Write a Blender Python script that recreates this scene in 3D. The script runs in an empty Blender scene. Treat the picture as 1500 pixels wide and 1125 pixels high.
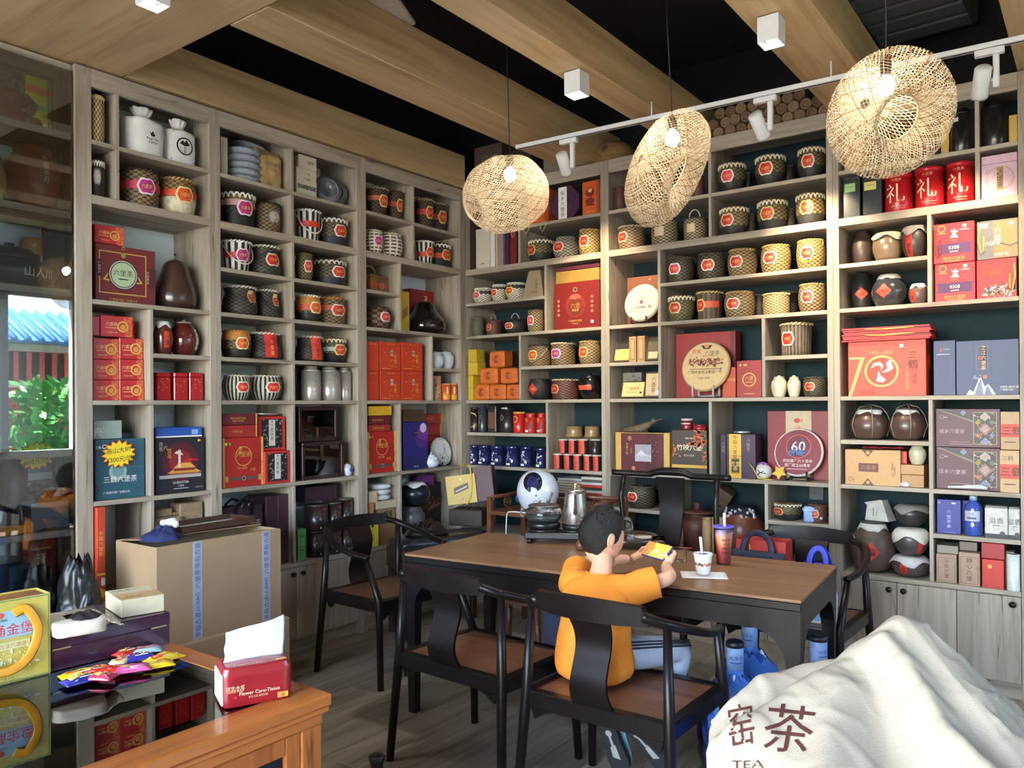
import bpy,bmesh,math,random
from math import pi,sin,cos,radians as R_,atan2,hypot,sqrt
from mathutils import Vector,Matrix,noise
from mathutils.bvhtree import BVHTree
import numpy as np
random.seed(7)
SC=bpy.context.scene
COL=SC.collection
# camera
CAM_POS=np.array([3.8035,-4.5374,1.45])
YAW,PITCH,ROLL=(R_(a)for a in(36.6684,0.1528,-0.3725))
FPX,U0,V0=1165.82,750.0,589.41
_fw=np.array([-sin(YAW)*cos(PITCH),cos(YAW)*cos(PITCH),sin(PITCH)])
_r=np.array([cos(YAW),sin(YAW),0.0]);_u=np.cross(_r,_fw)
_R=_r*cos(ROLL)+_u*sin(ROLL);_U=-_r*sin(ROLL)+_u*cos(ROLL)
cam_d=bpy.data.cameras.new('camera');cam=bpy.data.objects.new('camera',cam_d);COL.objects.link(cam)
cam.matrix_world=Matrix(((_R[0],_U[0],-_fw[0],CAM_POS[0]),(_R[1],_U[1],-_fw[1],CAM_POS[1]),(_R[2],_U[2],-_fw[2],CAM_POS[2]),(0,0,0,1)))
cam_d.sensor_width=36;cam_d.lens=FPX/1500*36
cam_d.shift_x=0;cam_d.shift_y=(V0-562.5)/1500
cam_d.clip_start=.02
SC.camera=cam
# world, light, exposure
SC.view_settings.view_transform='Standard';SC.view_settings.look='None'
SC.view_settings.gamma=1;SC.view_settings.use_curve_mapping=False
SC.view_settings.exposure=0.35
W=bpy.data.worlds.new('world');SC.world=W;W.use_nodes=True
nt=W.node_tree;nt.nodes.clear()
sky=nt.nodes.new('ShaderNodeTexSky');sky.sky_type='NISHITA';sky.sun_disc=False
sky.sun_elevation=R_(52);sky.sun_rotation=R_(200);sky.air_density=1.0
bg=nt.nodes.new('ShaderNodeBackground');bg.inputs['Strength'].default_value=2.1
wo=nt.nodes.new('ShaderNodeOutputWorld')
nt.links.new(sky.outputs[0],bg.inputs['Color']);nt.links.new(bg.outputs[0],wo.inputs[0])
def light(name,kind,loc,target,power,col,**kw):
 d=bpy.data.lights.new(name,kind);o=bpy.data.objects.new(name,d);COL.objects.link(o)
 d.energy=power;d.color=col
 o.location=loc
 if target is not None:
  o.rotation_euler=(Vector(target)-Vector(loc)).to_track_quat('-Z','Y').to_euler()
 for k,v in kw.items():setattr(d,k,v)
 return o
light('sun','SUN',(12,-6,12),(9.0,-1.0,0),80.0,(1.0,.95,.86),angle=.01)
light('shopfront_daylight','AREA',(2.2,-6.85,1.75),(1.2,0,1.5),120,(.84,.93,1.0),shape='RECTANGLE',size=3.6,size_y=2.3)
pl_=light('courtyard_daylight','AREA',(6.78,-1.14,1.87),(0,-1.14,1.87),10,(1,1,1),shape='RECTANGLE',size=2.96,size_y=2.02)
pl_.data.cycles.is_portal=True
# colours and materials
def lin(c):
 c/=255.0
 return c/12.92 if c<=.04045 else((c+.055)/1.055)**2.4
def rgb(c):return(lin(c[0]),lin(c[1]),lin(c[2]),1.0)
_M={}
def new_mat(name):
 m=bpy.data.materials.new(name);m.use_nodes=True
 n=m.node_tree;b=n.nodes['Principled BSDF']
 return m,n,b
def C(col,rough=.5,metal=0.0,var=.10,scale=35.0,coat=0.0,bump=0.0,bscale=120.0,sheen=0.0):
 """plain surface colour with a little procedural unevenness"""
 key=(tuple(col),rough,metal,var,scale,coat,bump,bscale,sheen)
 if key in _M:return _M[key]
 m,n,b=new_mat('surface_%d_%d_%d'%tuple(col[:3]))
 b.inputs['Roughness'].default_value=rough;b.inputs['Metallic'].default_value=metal
 b.inputs['Coat Weight'].default_value=coat
 if sheen:b.inputs['Sheen Weight'].default_value=sheen
 base=rgb(col)
 if var:
  tc=n.nodes.new('ShaderNodeTexCoord');no=n.nodes.new('ShaderNodeTexNoise')
  no.inputs['Scale'].default_value=scale;no.inputs['Detail'].default_value=3
  rp=n.nodes.new('ShaderNodeValToRGB')
  rp.color_ramp.elements[0].position=.3;rp.color_ramp.elements[1].position=.7
  rp.color_ramp.elements[0].color=[x*(1-var)for x in base[:3]]+[1]
  rp.color_ramp.elements[1].color=[min(1,x*(1+var))for x in base[:3]]+[1]
  n.links.new(tc.outputs['Object'],no.inputs['Vector']);n.links.new(no.outputs['Fac'],rp.inputs['Fac'])
  n.links.new(rp.outputs['Color'],b.inputs['Base Color'])
  if bump:
   n2=n.nodes.new('ShaderNodeTexNoise');n2 .inputs['Scale'].default_value=bscale;n2 .inputs['Detail'].default_value=4
   bp=n.nodes.new('ShaderNodeBump');bp.inputs['Strength'].default_value=bump;bp.inputs['Distance'].default_value=.004
   n.links.new(tc.outputs['Object'],n2 .inputs['Vector']);n.links.new(n2 .outputs['Fac'],bp.inputs['Height'])
   n.links.new(bp.outputs[0],b.inputs['Normal'])
 else:
  b.inputs['Base Color'].default_value=base
 _M[key]=m
 return m
def wood(name,light_c,dark_c,axis='z',scale=1.0,rough=.55,knots=True,coat=0.0,contrast=(.30,.72)):
 key=('wood',name,axis)
 if key in _M:return _M[key]
 m,n,b=new_mat(name+'_grain_'+axis)
 tc=n.nodes.new('ShaderNodeTexCoord');mp=n.nodes.new('ShaderNodeMapping')
 oi=n.nodes.new('ShaderNodeObjectInfo');add=n.nodes.new('ShaderNodeVectorMath');add.operation='ADD'
 mul=n.nodes.new('ShaderNodeVectorMath');mul.operation='SCALE';mul.inputs[3].default_value=17.0
 cmb=n.nodes.new('ShaderNodeCombineXYZ')
 for i in range(3):n.links.new(oi.outputs['Random'],cmb.inputs[i])
 n.links.new(cmb.outputs[0],mul.inputs[0])
 s=[26.0*scale]*3;s['xyz'.index(axis)]=1.6*scale
 mp.inputs['Scale'].default_value=s
 n.links.new(tc.outputs['Object'],add.inputs[0]);n.links.new(mul.outputs[0],add.inputs[1]);n.links.new(add.outputs[0],mp.inputs['Vector'])
 no=n.nodes.new('ShaderNodeTexNoise');no.inputs['Scale'].default_value=1.0;no.inputs['Detail'].default_value=6
 no.inputs['Roughness'].default_value=.62;no.inputs['Distortion'].default_value=.6
 n.links.new(mp.outputs[0],no.inputs['Vector'])
 rp=n.nodes.new('ShaderNodeValToRGB');e=rp.color_ramp.elements
 e[0].position,e[1].position=contrast;e[0].color=rgb(dark_c);e[1].color=rgb(light_c)
 mid=e.new((contrast[0]+contrast[1])/2);mid.color=[(a+2*c)/3 for a,c in zip(rgb(dark_c),rgb(light_c))]
 n.links.new(no.outputs['Fac'],rp.inputs['Fac'])
 n3=n.nodes.new('ShaderNodeTexNoise');n3 .inputs['Scale'].default_value=1.0;n3 .inputs['Detail'].default_value=2
 mp3=n.nodes.new('ShaderNodeMapping');s3=[7.0*scale]*3;s3['xyz'.index(axis)]=.8*scale;mp3 .inputs['Scale'].default_value=s3
 n.links.new(add.outputs[0],mp3 .inputs['Vector']);n.links.new(mp3 .outputs[0],n3 .inputs['Vector'])
 r3=n.nodes.new('ShaderNodeValToRGB');r3 .color_ramp.elements[0].position=.32;r3 .color_ramp.elements[1].position=.62
 r3 .color_ramp.elements[0].color=(.72,.72,.72,1);r3 .color_ramp.elements[1].color=(1,1,1,1)
 n.links.new(n3 .outputs['Fac'],r3 .inputs['Fac'])
 mx=n.nodes.new('ShaderNodeMix');mx.data_type='RGBA';mx.blend_type='MULTIPLY';mx.inputs[0].default_value=1
 n.links.new(rp.outputs[0],mx.inputs[6]);n.links.new(r3 .outputs[0],mx.inputs[7])
 out=mx.outputs[2]
 if knots:
  mp4=n.nodes.new('ShaderNodeMapping');s4=[30.0*scale]*3;s4['xyz'.index(axis)]=2.3*scale;mp4 .inputs['Scale'].default_value=s4
  n4=n.nodes.new('ShaderNodeTexNoise');n4 .inputs['Scale'].default_value=.8;n4 .inputs['Detail'].default_value=3;n4 .inputs['Distortion'].default_value=1.2
  n.links.new(add.outputs[0],mp4 .inputs['Vector']);n.links.new(mp4 .outputs[0],n4 .inputs['Vector'])
  r4=n.nodes.new('ShaderNodeValToRGB');r4 .color_ramp.elements[0].position=.29;r4 .color_ramp.elements[1].position=.35
  r4 .color_ramp.elements[0].color=(.45,.42,.4,1);r4 .color_ramp.elements[1].color=(1,1,1,1)
  n.links.new(n4 .outputs['Fac'],r4 .inputs['Fac'])
  m2=n.nodes.new('ShaderNodeMix');m2 .data_type='RGBA';m2 .blend_type='MULTIPLY';m2 .inputs[0].default_value=1
  n.links.new(out,m2 .inputs[6]);n.links.new(r4 .outputs[0],m2 .inputs[7]);out=m2 .outputs[2]
 n.links.new(out,b.inputs['Base Color'])
 bp=n.nodes.new('ShaderNodeBump');bp.inputs['Strength'].default_value=.12;bp.inputs['Distance'].default_value=.002
 n.links.new(no.outputs['Fac'],bp.inputs['Height']);n.links.new(bp.outputs[0],b.inputs['Normal'])
 b.inputs['Roughness'].default_value=rough;b.inputs['Coat Weight'].default_value=coat
 _M[key]=m
 return m
def glass(name='clear_glass',tint=(1,1,1),rough=0.0,ior=1.45):
 key=('glass',name)
 if key in _M:return _M[key]
 m,n,b=new_mat(name)
 b.inputs['Base Color'].default_value=(*tint,1);b.inputs['Roughness'].default_value=rough
 b.inputs['Transmission Weight'].default_value=1.0;b.inputs['IOR'].default_value=ior
 _M[key]=m
 return m
def pane_glass(name='pane_glass',tint=(1,1,1)):
 """thin flat pane: fresnel mix of mirror and straight-through"""
 key=('pane',name)
 if key in _M:return _M[key]
 m=bpy.data.materials.new(name);m.use_nodes=True;n=m.node_tree;n.nodes.clear()
 o=n.nodes.new('ShaderNodeOutputMaterial');mx=n.nodes.new('ShaderNodeMixShader');fr=n.nodes.new('ShaderNodeFresnel');fr.inputs['IOR'].default_value=1.85
 t=n.nodes.new('ShaderNodeBsdfTransparent');t.inputs[0].default_value=(*tint,1)
 g=n.nodes.new('ShaderNodeBsdfGlossy');g.inputs['Roughness'].default_value=0.01
 n.links.new(fr.outputs[0],mx.inputs[0]);n.links.new(t.outputs[0],mx.inputs[1]);n.links.new(g.outputs[0],mx.inputs[2]);n.links.new(mx.outputs[0],o.inputs[0])
 _M[key]=m
 return m
def emit(name,col,power):
 key=('emit',name)
 if key in _M:return _M[key]
 m,n,b=new_mat(name)
 b.inputs['Base Color'].default_value=(*col,1);b.inputs['Emission Color'].default_value=(*col,1);b.inputs['Emission Strength'].default_value=power
 _M[key]=m
 return m
OAK_L,OAK_D=(186,174,157),(143,130,114)
def oak(ax):return wood('weathered_oak',OAK_L,OAK_D,ax,rough=.6)
def beamw(ax):return wood('honey_beam',(206,178,136),(172,140,98),ax,scale=.7,knots=False,rough=.5)
DARKW=C((19,14,15),.36,var=.25,scale=14,coat=.05)
DARKW.node_tree.nodes['Principled BSDF'].inputs['Specular IOR Level'].default_value=.28
# mesh collector
class MB:
 def __init__(s):s.v=[];s.f=[];s.m=[];s.s=[]
 def add(s,vs,fs,mat=0,smooth=False,M=None):
  o=len(s.v)
  if M is not None:vs=[tuple(M@Vector(p))for p in vs]
  s.v.extend(tuple(p)for p in vs)
  for i,f in enumerate(fs):
   s.f.append([a+o for a in f]);s.m.append(mat[i]if isinstance(mat,(list,tuple))else mat);s.s.append(smooth)
  return s
 def box(s,x0,x1,y0,y1,z0,z1,b=.0025,mat=0,M=None,smooth=False):
  b=min(b,(x1-x0)*.45,(y1-y0)*.45,(z1-z0)*.45)
  if b<=0:
   vs=[(x,y,z)for x in(x0,x1)for y in(y0,y1)for z in(z0,z1)]
   return s.add(vs,[(0,1,3,2),(4,6,7,5),(0,4,5,1),(2,3,7,6),(0,2,6,4),(1,5,7,3)],mat,smooth,M)
  vs=[];idx={}
  X=(x0,x1);Y=(y0,y1);Z=(z0,z1)
  for i in(0,1):
   for j in(0,1):
    for k in(0,1):
     si,sj,sk=(b if i==0 else-b),(b if j==0 else-b),(b if k==0 else-b)
     for a,p in enumerate(((X[i],Y[j]+sj,Z[k]+sk),(X[i]+si,Y[j],Z[k]+sk),(X[i]+si,Y[j]+sj,Z[k]))):
      idx[i,j,k,a]=len(vs);vs.append(p)
  q=lambda*t:idx[t]
  fs=[]
  for i in(0,1):
   f=[q(i,0,0,0),q(i,1,0,0),q(i,1,1,0),q(i,0,1,0)];fs.append(f if i else f[::-1])
   f=[q(0,i,0,1),q(1,i,0,1),q(1,i,1,1),q(0,i,1,1)];fs.append(f[::-1]if i else f)
   f=[q(0,0,i,2),q(1,0,i,2),q(1,1,i,2),q(0,1,i,2)];fs.append(f if i else f[::-1])
  for i in(0,1):
   for j in(0,1):
    fs.append([q(i,j,0,0),q(i,j,0,1),q(i,j,1,1),q(i,j,1,0)]if(i^j)==0 else[q(i,j,0,1),q(i,j,0,0),q(i,j,1,0),q(i,j,1,1)])
    fs.append([q(i,0,j,0),q(i,0,j,2),q(i,1,j,2),q(i,1,j,0)]if(i^j)else[q(i,0,j,2),q(i,0,j,0),q(i,1,j,0),q(i,1,j,2)])
    fs.append([q(0,i,j,1),q(0,i,j,2),q(1,i,j,2),q(1,i,j,1)]if(i^j)==0 else[q(0,i,j,2),q(0,i,j,1),q(1,i,j,1),q(1,i,j,2)])
    for k in(0,1):
     f=[q(i,j,k,0),q(i,j,k,1),q(i,j,k,2)];fs.append(f if(i+j+k)%2 else f[::-1])
  return s.add(vs,fs,mat,smooth,M)
 def lathe(s,prof,n=24,mat=0,smooth=True,M=None,cap=True,rfun=None):
  """prof: (r, z) from bottom to top; mat may be one slot per band"""
  vs=[];fs=[];ms=[]
  for i,(r,z)in enumerate(prof):
   for j in range(n):
    a=2*pi*j/n;rr=r*(rfun(a,i)if rfun else 1)
    vs.append((rr*cos(a),rr*sin(a),z))
  for i in range(len(prof)-1):
   for j in range(n):
    fs.append((i*n+j,i*n+(j+1)%n,(i+1)*n+(j+1)%n,(i+1)*n+j));ms.append(mat[i]if isinstance(mat,(list,tuple))else mat)
  if cap:
   m0=mat[0]if isinstance(mat,(list,tuple))else mat;m1=mat[-1]if isinstance(mat,(list,tuple))else mat
   if prof[0][0]>1e-5:fs.append(tuple(range(n))[::-1]);ms.append(m0)
   if prof[-1][0]>1e-5:fs.append(tuple((len(prof)-1)*n+j for j in range(n)));ms.append(m1)
  return s.add(vs,fs,ms,smooth,M)
 def tube(s,pts,r,n=8,mat=0,closed=False,smooth=True,flat=None,M=None):
  """tube along points; r number or list; flat=(a,b) scales the section along (normal, binormal)"""
  P=[Vector(p)for p in pts];k=len(P)
  rs=r if isinstance(r,(list,tuple))else[r]*k
  T=[]
  for i in range(k):
   if closed:t=P[(i+1)%k]-P[i-1]
   else:t=P[min(i+1,k-1)]-P[max(i-1,0)]
   T.append(t.normalized()if t.length>1e-9 else Vector((0,0,1)))
  up=Vector((0,0,1))if abs(T[0].z)<.9 else Vector((0,1,0))
  nrm=(up-T[0]*up.dot(T[0])).normalized()
  vs=[]
  for i in range(k):
   nrm=(nrm-T[i]*nrm.dot(T[i]))
   nrm=nrm.normalized()if nrm.length>1e-6 else T[i].orthogonal().normalized()
   bn=T[i].cross(nrm)
   fa,fb=flat if flat else(1,1)
   for j in range(n):
    a=2*pi*j/n;vs.append(tuple(P[i]+nrm*(cos(a)*rs[i]*fa)+bn*(sin(a)*rs[i]*fb)))
  fs=[]
  for i in range(k if closed else k-1):
   for j in range(n):
    a,b2=i*n,((i+1)%k)*n
    fs.append((a+j,a+(j+1)%n,b2+(j+1)%n,b2+j))
  if not closed:
   fs.append(tuple(range(n))[::-1]);fs.append(tuple((k-1)*n+j for j in range(n)))
  return s.add(vs,fs,mat,smooth,M)
 def prism(s,poly,y0,y1,mat=0,M=None,smooth=False):
  """polygon of (x, z), counter-clockwise seen from -y, extruded from y0 (front) to y1"""
  n=len(poly)
  vs=[(x,y0,z)for x,z in poly]+[(x,y1,z)for x,z in poly]
  fs=[tuple(range(n)),tuple(range(n,2*n))[::-1]]+[(i,i+n,(i+1)%n+n,(i+1)%n)for i in range(n)]
  return s.add(vs,fs,mat,smooth,M)
 def sphere(s,c,r,n=16,m=10,mat=0,sc=(1,1,1),M=None):
  vs=[];fs=[]
  for i in range(m+1):
   t=pi*i/m
   for j in range(n):
    a=2*pi*j/n;vs.append((c[0]+r*sc[0]*sin(t)*cos(a),c[1]+r*sc[1]*sin(t)*sin(a),c[2]-r*sc[2]*cos(t)))
  for i in range(m):
   for j in range(n):fs.append((i*n+j,i*n+(j+1)%n,(i+1)*n+(j+1)%n,(i+1)*n+j))
  return s.add(vs,fs,mat,True,M)
 def grid(s,fn,nu,nv,mat=0,smooth=True,closed_u=False):
  vs=[fn(i/(nu if closed_u else nu-1),j/(nv-1))for j in range(nv)for i in range(nu)]
  fs=[]
  for j in range(nv-1):
   for i in range(nu if closed_u else nu-1):
    i2=(i+1)%nu;fs.append((j*nu+i,j*nu+i2,(j+1)*nu+i2,(j+1)*nu+i))
  return s.add(vs,fs,mat,smooth)
 def mesh(s,name,mats):
  me=bpy.data.meshes.new(name)
  me.from_pydata(s.v,[],s.f)
  for m in(mats if isinstance(mats,(list,tuple))else[mats]):me.materials.append(m)
  me.polygons.foreach_set('material_index',s.m);me.polygons.foreach_set('use_smooth',s.s)
  me.update();me.validate()
  return me
 def build(s,name,mats,parent=None,loc=(0,0,0),rot=(0,0,0)):
  return obj(name,s.mesh(name,mats),parent,loc,rot)
def obj(name,me,parent=None,loc=(0,0,0),rot=(0,0,0)):
 o=bpy.data.objects.new(name,me);COL.objects.link(o);o.location=loc;o.rotation_euler=rot
 if parent is not None:o.parent=parent
 return o
_labels={}
def tag(o,label,cat,group=None,kind=None):
 o['label']=label;o['category']=cat
 if group:o['group']=group
 if kind:o['kind']=kind
 _labels.setdefault(label,[]).append(o)
 return o
def thing(name,label,cat,loc=(0,0,0),rotz=0,group=None,rot=None):
 o=bpy.data.objects.new(name,None);COL.objects.link(o);o.location=loc
 o.rotation_euler=rot if rot else(0,0,rotz);o.empty_display_size=.05
 return tag(o,label,cat,group)
def struct(o):o['kind']='structure';return o
KIDS={}
def kids(o):
 return[c for c in bpy.data.objects if c.parent==o]if o.name not in KIDS else KIDS[o.name]
def copy_tree(o,parent=None):
 c=o.copy();COL.objects.link(c)
 if parent is not None:c.parent=parent
 for ch in list(o.children):copy_tree(ch,c)
 return c
def solidify(o,t,off=0):
 m=o.modifiers.new('thickness','SOLIDIFY');m.thickness=t;m.offset=off;return o
def subsurf(o,k=1):
 m=o.modifiers.new('smooth','SUBSURF');m.levels=k;m.render_levels=k;return o
 # lettering (flat print)
_TX={}
def text_mesh(s):
 if s in _TX:return _TX[s]
 cu=bpy.data.curves.new('lettering','FONT');cu.body=s;cu.size=1.0;cu.align_x='CENTER';cu.align_y='CENTER'
 cu.resolution_u=2
 o=bpy.data.objects.new('lettering',cu);COL.objects.link(o)
 dg=bpy.context.evaluated_depsgraph_get();ev=o.evaluated_get(dg);me=ev.to_mesh()
 vs=[tuple(v.co)for v in me.vertices];fs=[tuple(p.vertices)for p in me.polygons]
 ev.to_mesh_clear();bpy.data.objects.remove(o);bpy.data.curves.remove(cu)
 if vs:
  xs=[v[0]for v in vs];ys=[v[1]for v in vs];cx=(min(xs)+max(xs))/2;cy=(min(ys)+max(ys))/2
  vs=[(v[0]-cx,v[1]-cy)for v in vs]
 _TX[s]=(vs,fs)
 return _TX[s]
 # pixel rays of the photograph, to measure places on planes
def ray(px,py):return _fw+_R*(px-U0)/FPX-_U*(py-V0)/FPX
def at(px,py,x=None,y=None,z=None):
 d=ray(px,py)
 t=(z-CAM_POS[2])/d[2]if z is not None else((x-CAM_POS[0])/d[0]if x is not None else(y-CAM_POS[1])/d[1])
 return CAM_POS+t*d
def pix(P):
 d=np.array(P,float)-CAM_POS;zc=d@_fw
 return U0+FPX*(d@_R)/zc,V0-FPX*(d@_U)/zc
 # the room
D=.35
def slab(name,x0,x1,y0,y1,z0,z1,m,b=0):
 return struct(MB().box(x0,x1,y0,y1,z0,z1,b).build(name,m))
MW_L=C((222,234,238),.85,var=.05,scale=3)
MW_B=C((13,42,48),.8,var=.10,scale=4)
MBLK=C((9,9,11),.9,var=.2,scale=3)
MPL=C((205,205,200),.85,var=.04,scale=3)
floor=slab('floor',-.45,6.9,-7.0,.45,-.06,-.008,C((70,62,54),.8,var=.1))
fl_mat=wood('grey_floorboard',(164,153,136),(112,101,86),'y',scale=.8,rough=.42,contrast=(.25,.8))
FW,FL=.182,1.22
pl_mesh=MB().box(0,FW,0,FL,-.008,0,.0018).mesh('plank',fl_mat)
i=0;x=-.42
while x<4.4:
 y=.42-FL*((i*.37)%1.0)-FL
 ys=[.42]
 yy=.42-FL*(.15+(i*.37)%.8)
 while yy>-4.6:ys.append(yy);yy-=FL
 for k in range(len(ys)-1):
  o=obj('plank',pl_mesh,floor,(x,ys[k+1],0));o.scale=(1,(ys[k]-ys[k+1])/FL,1)
 x+=FW;i+=1
ceiling=slab('ceiling',-.45,6.9,-7.0,.45,3.66,3.74,MBLK)
wl_=slab('wall_left',-.45,-D-.004,-7.0,.45,0,3.045,MW_L)
MB().box(-.45,-D-.004,-7.0,.45,3.045,3.66,0).build('wall_panel',MBLK,wl_)
wb_=slab('wall_back',-D-.004,6.9,D+.004,.45,0,3.045,MW_B)
MB().box(-D-.004,6.9,D+.004,.45,3.045,3.66,0).build('wall_panel',MBLK,wb_)
WY0,WY1,WZ0,WZ1=-2.62,.345,.86,2.88
wr=slab('wall_right',6.8,6.9,-7.0,WY0,0,3.66,MPL)
MB().box(6.8,6.9,WY0,WY1,0,WZ0,0).build('wall_panel',MPL,wr)
MB().box(6.8,6.9,WY0,WY1,WZ1,3.66,0).build('wall_panel',MPL,wr)
wn=MB()
for(a,b2,c,d2)in((WY0,WY0+.07,WZ0,WZ1),(WY1-.07,WY1,WZ0,WZ1),(WY0,WY1,WZ0,WZ0+.06),(WY0,WY1,WZ1-.06,WZ1),(-.56,-.46,WZ0,WZ1)):
 wn.box(6.77,6.86,a,b2,c,d2,.004)
struct(wn.build('window_1',C((225,228,228),.5,var=.03)))
wf=slab('wall_front',-.45,.6,-7.0,-6.9,0,3.66,MPL)
MB().box(4.7,6.9,-7.0,-6.9,0,3.66,0).build('wall_panel',MPL,wf)
MB().box(.6,4.7,-7.0,-6.9,2.95,3.66,0).build('wall_panel',MPL,wf)
# bookcases
Z=dict(cab=.53,i=.778,s7=1.005,g=1.246,s6=1.482,s5=1.717,s4=1.958,s3=2.2,s2=2.449,s1=2.708,top=2.955)
TOPZ=3.04;TH=.022;SP=.033
KNOB=MB().lathe([(.006,0),(.006,.012),(.013,.016),(.016,.024),(.013,.031),(0,.033)],14).mesh('knob',C((14,13,14),.3,var=.1))
BAR={'L':[],'R':[]};SHZ={'L':[],'R':[]}
def bay(name,label,wall,a,b,shelves,dividers,doors=2,lead=SP,trail=SP,dark_top=True):
 """one bookcase unit between its two side panels; a..b is the clear opening along the wall"""
 root=thing(name,label,'bookcase',(0,0,0),pi/2 if wall=='L' else 0)
 root.location=(0,a,0)if wall=='L' else(a,0,0)
 w=b-a
 BAR[wall]+=[(a-.08,a,0,4),(b,b+.08,0,4)]+[(x-.0095,x+.0095,z0,z1)for x,z0,z1 in dividers]
 SHZ[wall]+=[(z-th,max(x0,a),min(x1,b))for z,x0,x1,th in shelves]+[(Z['top'],a,b)]
 for x0,x1 in((-lead,-.0005),(w+.0005,w+trail)):
  MB().box(x0,x1,0,D,0,TOPZ,.0015).build('side_panel',oak('z'),root)
 MB().box(0,w,0,TH,Z['top'],TOPZ,.0015).build('fascia',oak('x'),root)
 MB().box(0,w,TH,D,TOPZ-TH,TOPZ,.0015).build('top_panel',oak('x'),root)
 for z,x0,x1,th in shelves:
  MB().box(max(x0-a,0),min(x1-a,w),.001,D,z-th,z,.0015).build('shelf',oak('x'),root)
 for x,z0,z1 in dividers:
  MB().box(x-a-.0095,x-a+.0095,.0006,D,z0+.0002,z1-TH-.0002 if z1<2.9 else TOPZ-TH,.0015).build('divider',oak('z'),root)
 MB().box(0,w,.002,D,Z['cab']-.025,Z['cab'],.0015).build('cabinet_top',oak('x'),root)
 MB().box(0,w,.03,.045,0,.082,.001).build('plinth',oak('x'),root)
 dw=w/doors
 for k in range(doors):
  dr=MB().box(.0015,dw-.0015,0,.018,0,Z['cab']-.028-.084,.002).build('door',oak('z'),root,(k*dw,.0,.084))
  o=obj('knob',KNOB,dr,(dw-.035 if k%2==0 else.035,0,.385),(pi/2,0,0))
 return root
F=lambda a,b,*ns:[(Z[n],a,b,.042 if n=='s2' else TH)for n in ns]
a,b=-2.718,-2.106
bay('bookcase_bay','oak bookcase bay beside the glass-fronted cabinet, holding red tea boxes and white cloth sacks','L',a,b,F(a,b,'s1','s2','s4','s6','s7')+[(Z['s5'],-2.421,b,TH)],[(-2.596,Z['s2'],3),(-2.43,Z['s6'],Z['s4']),(-2.43,Z['s7'],Z['s6']),(-2.43,Z['cab'],Z['s7'])],lead=.075)
a,b=-2.04,-1.067
bay('bookcase_bay','middle oak bookcase bay on the left wall, two columns of baskets','L',a,b,F(a,b,'s1','s2','s3','s4','s5','s6','s7'),[(-1.565,Z['cab'],Z['s7']),(-1.565,Z['s7'],Z['s6']),(-1.565,Z['s6'],Z['s5']),(-1.565,Z['s5'],Z['s4']),(-1.565,Z['s4'],Z['s3']),(-1.565,Z['s3'],Z['s2']-.02),(-1.565,Z['s2'],Z['s1']),(-1.565,Z['s1'],3)])
a,b=-.988,-.056
bay('bookcase_bay','left-wall oak bookcase bay next to the room corner with six orange-red tea boxes','L',a,b,F(a,b,'s1','s2','s4','s6','s7')+[(Z['s3'],a,-.68,TH),(1.712,-.367,b,TH)],[(-.548,Z['s2'],3),(-.68,Z['s4'],Z['s2']-.02),(-.367,Z['s6'],Z['s4']),(-.688,Z['s7'],Z['s6']),(-.688,Z['cab'],Z['s7'])],lead=.045,trail=.055)
a,b=.003,1.156
bay('bookcase_bay','back-wall oak bookcase bay next to the room corner with a pyramid of orange boxes','R',a,b,F(a,b,'s2','s4','s6','s7')+[(Z['s1'],.497,b,TH),(Z['s3'],a,.718,TH),(Z['s5'],.497,b,TH),(Z['g'],a,.723,TH)],[(.497,Z['s2'],3),(.718,Z['s4'],Z['s2']-.02),(.497,Z['s6'],Z['s4']),(.723,Z['s7'],Z['s6'])],lead=.002)
a,b=1.219,2.585
bay('bookcase_bay','wide oak bookcase bay in the middle of the back wall, with rows of wicker baskets','R',a,b,F(a,b,'s1','s2','s4','s6','s7')+[(Z['s3'],1.576,b,TH),(Z['s5'],a,1.576,TH),(Z['s5'],2.231,b,TH),(Z['i'],a,1.62,TH),(Z['i'],2.241,b,TH)],[(1.914,Z['s2'],3),(1.576,Z['s4'],Z['s2']-.02),(1.576,Z['s6'],Z['s4']),(2.231,Z['s6'],Z['s4']),(1.906,Z['s7'],Z['s6']),(1.62,Z['cab'],Z['s7']),(2.241,Z['cab'],Z['s7'])],doors=4,lead=.0293)
a,b=2.65,3.476
bay('bookcase_bay','back-wall oak bookcase bay at the far right with clay jars and a giant jar','R',a,b,F(a,b,'s1','s2','s4','s6','s7')+[(Z['s3'],a,3.09,TH),(Z['g'],a,3.09,TH),(Z['i'],3.09,b,TH)],[(3.306,Z['s2'],3),(3.09,Z['s4'],Z['s2']-.02),(3.09,Z['s7'],Z['s6']),(3.09,Z['cab'],Z['s7'])],doors=3,lead=.031,trail=.07)
GZ=[2.720,2.356,1.994,1.256,.889]
a,b=-3.62,-2.796
g=thing('glass_cabinet','tall oak display cabinet with a glass front at the left edge, reflecting the courtyard','cabinet',(0,a,0),pi/2)
w=b-a
BAR['L'].append((b,b+.08,0,4));SHZ['L']+=[(z-.032,a,b)for z in GZ]+[(TOPZ-.03,a,b)]
MB().box(-.07,0,0,D,0,TOPZ,.0015).build('side_panel',oak('z'),g)
for z in GZ:MB().box(0,w,.035,D,z-.032,z,.002).build('shelf',oak('x'),g)
MB().box(0,w,.0,D,0,.5,.002).build('base_panel',oak('x'),g)
MB().box(0,w,.03,D,TOPZ-.03,TOPZ,.002).build('top_panel',oak('x'),g)
MB().box(.004,w-.004,.012,.018,.505,TOPZ-.035,0).build('glass_pane',pane_glass(),g)
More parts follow.
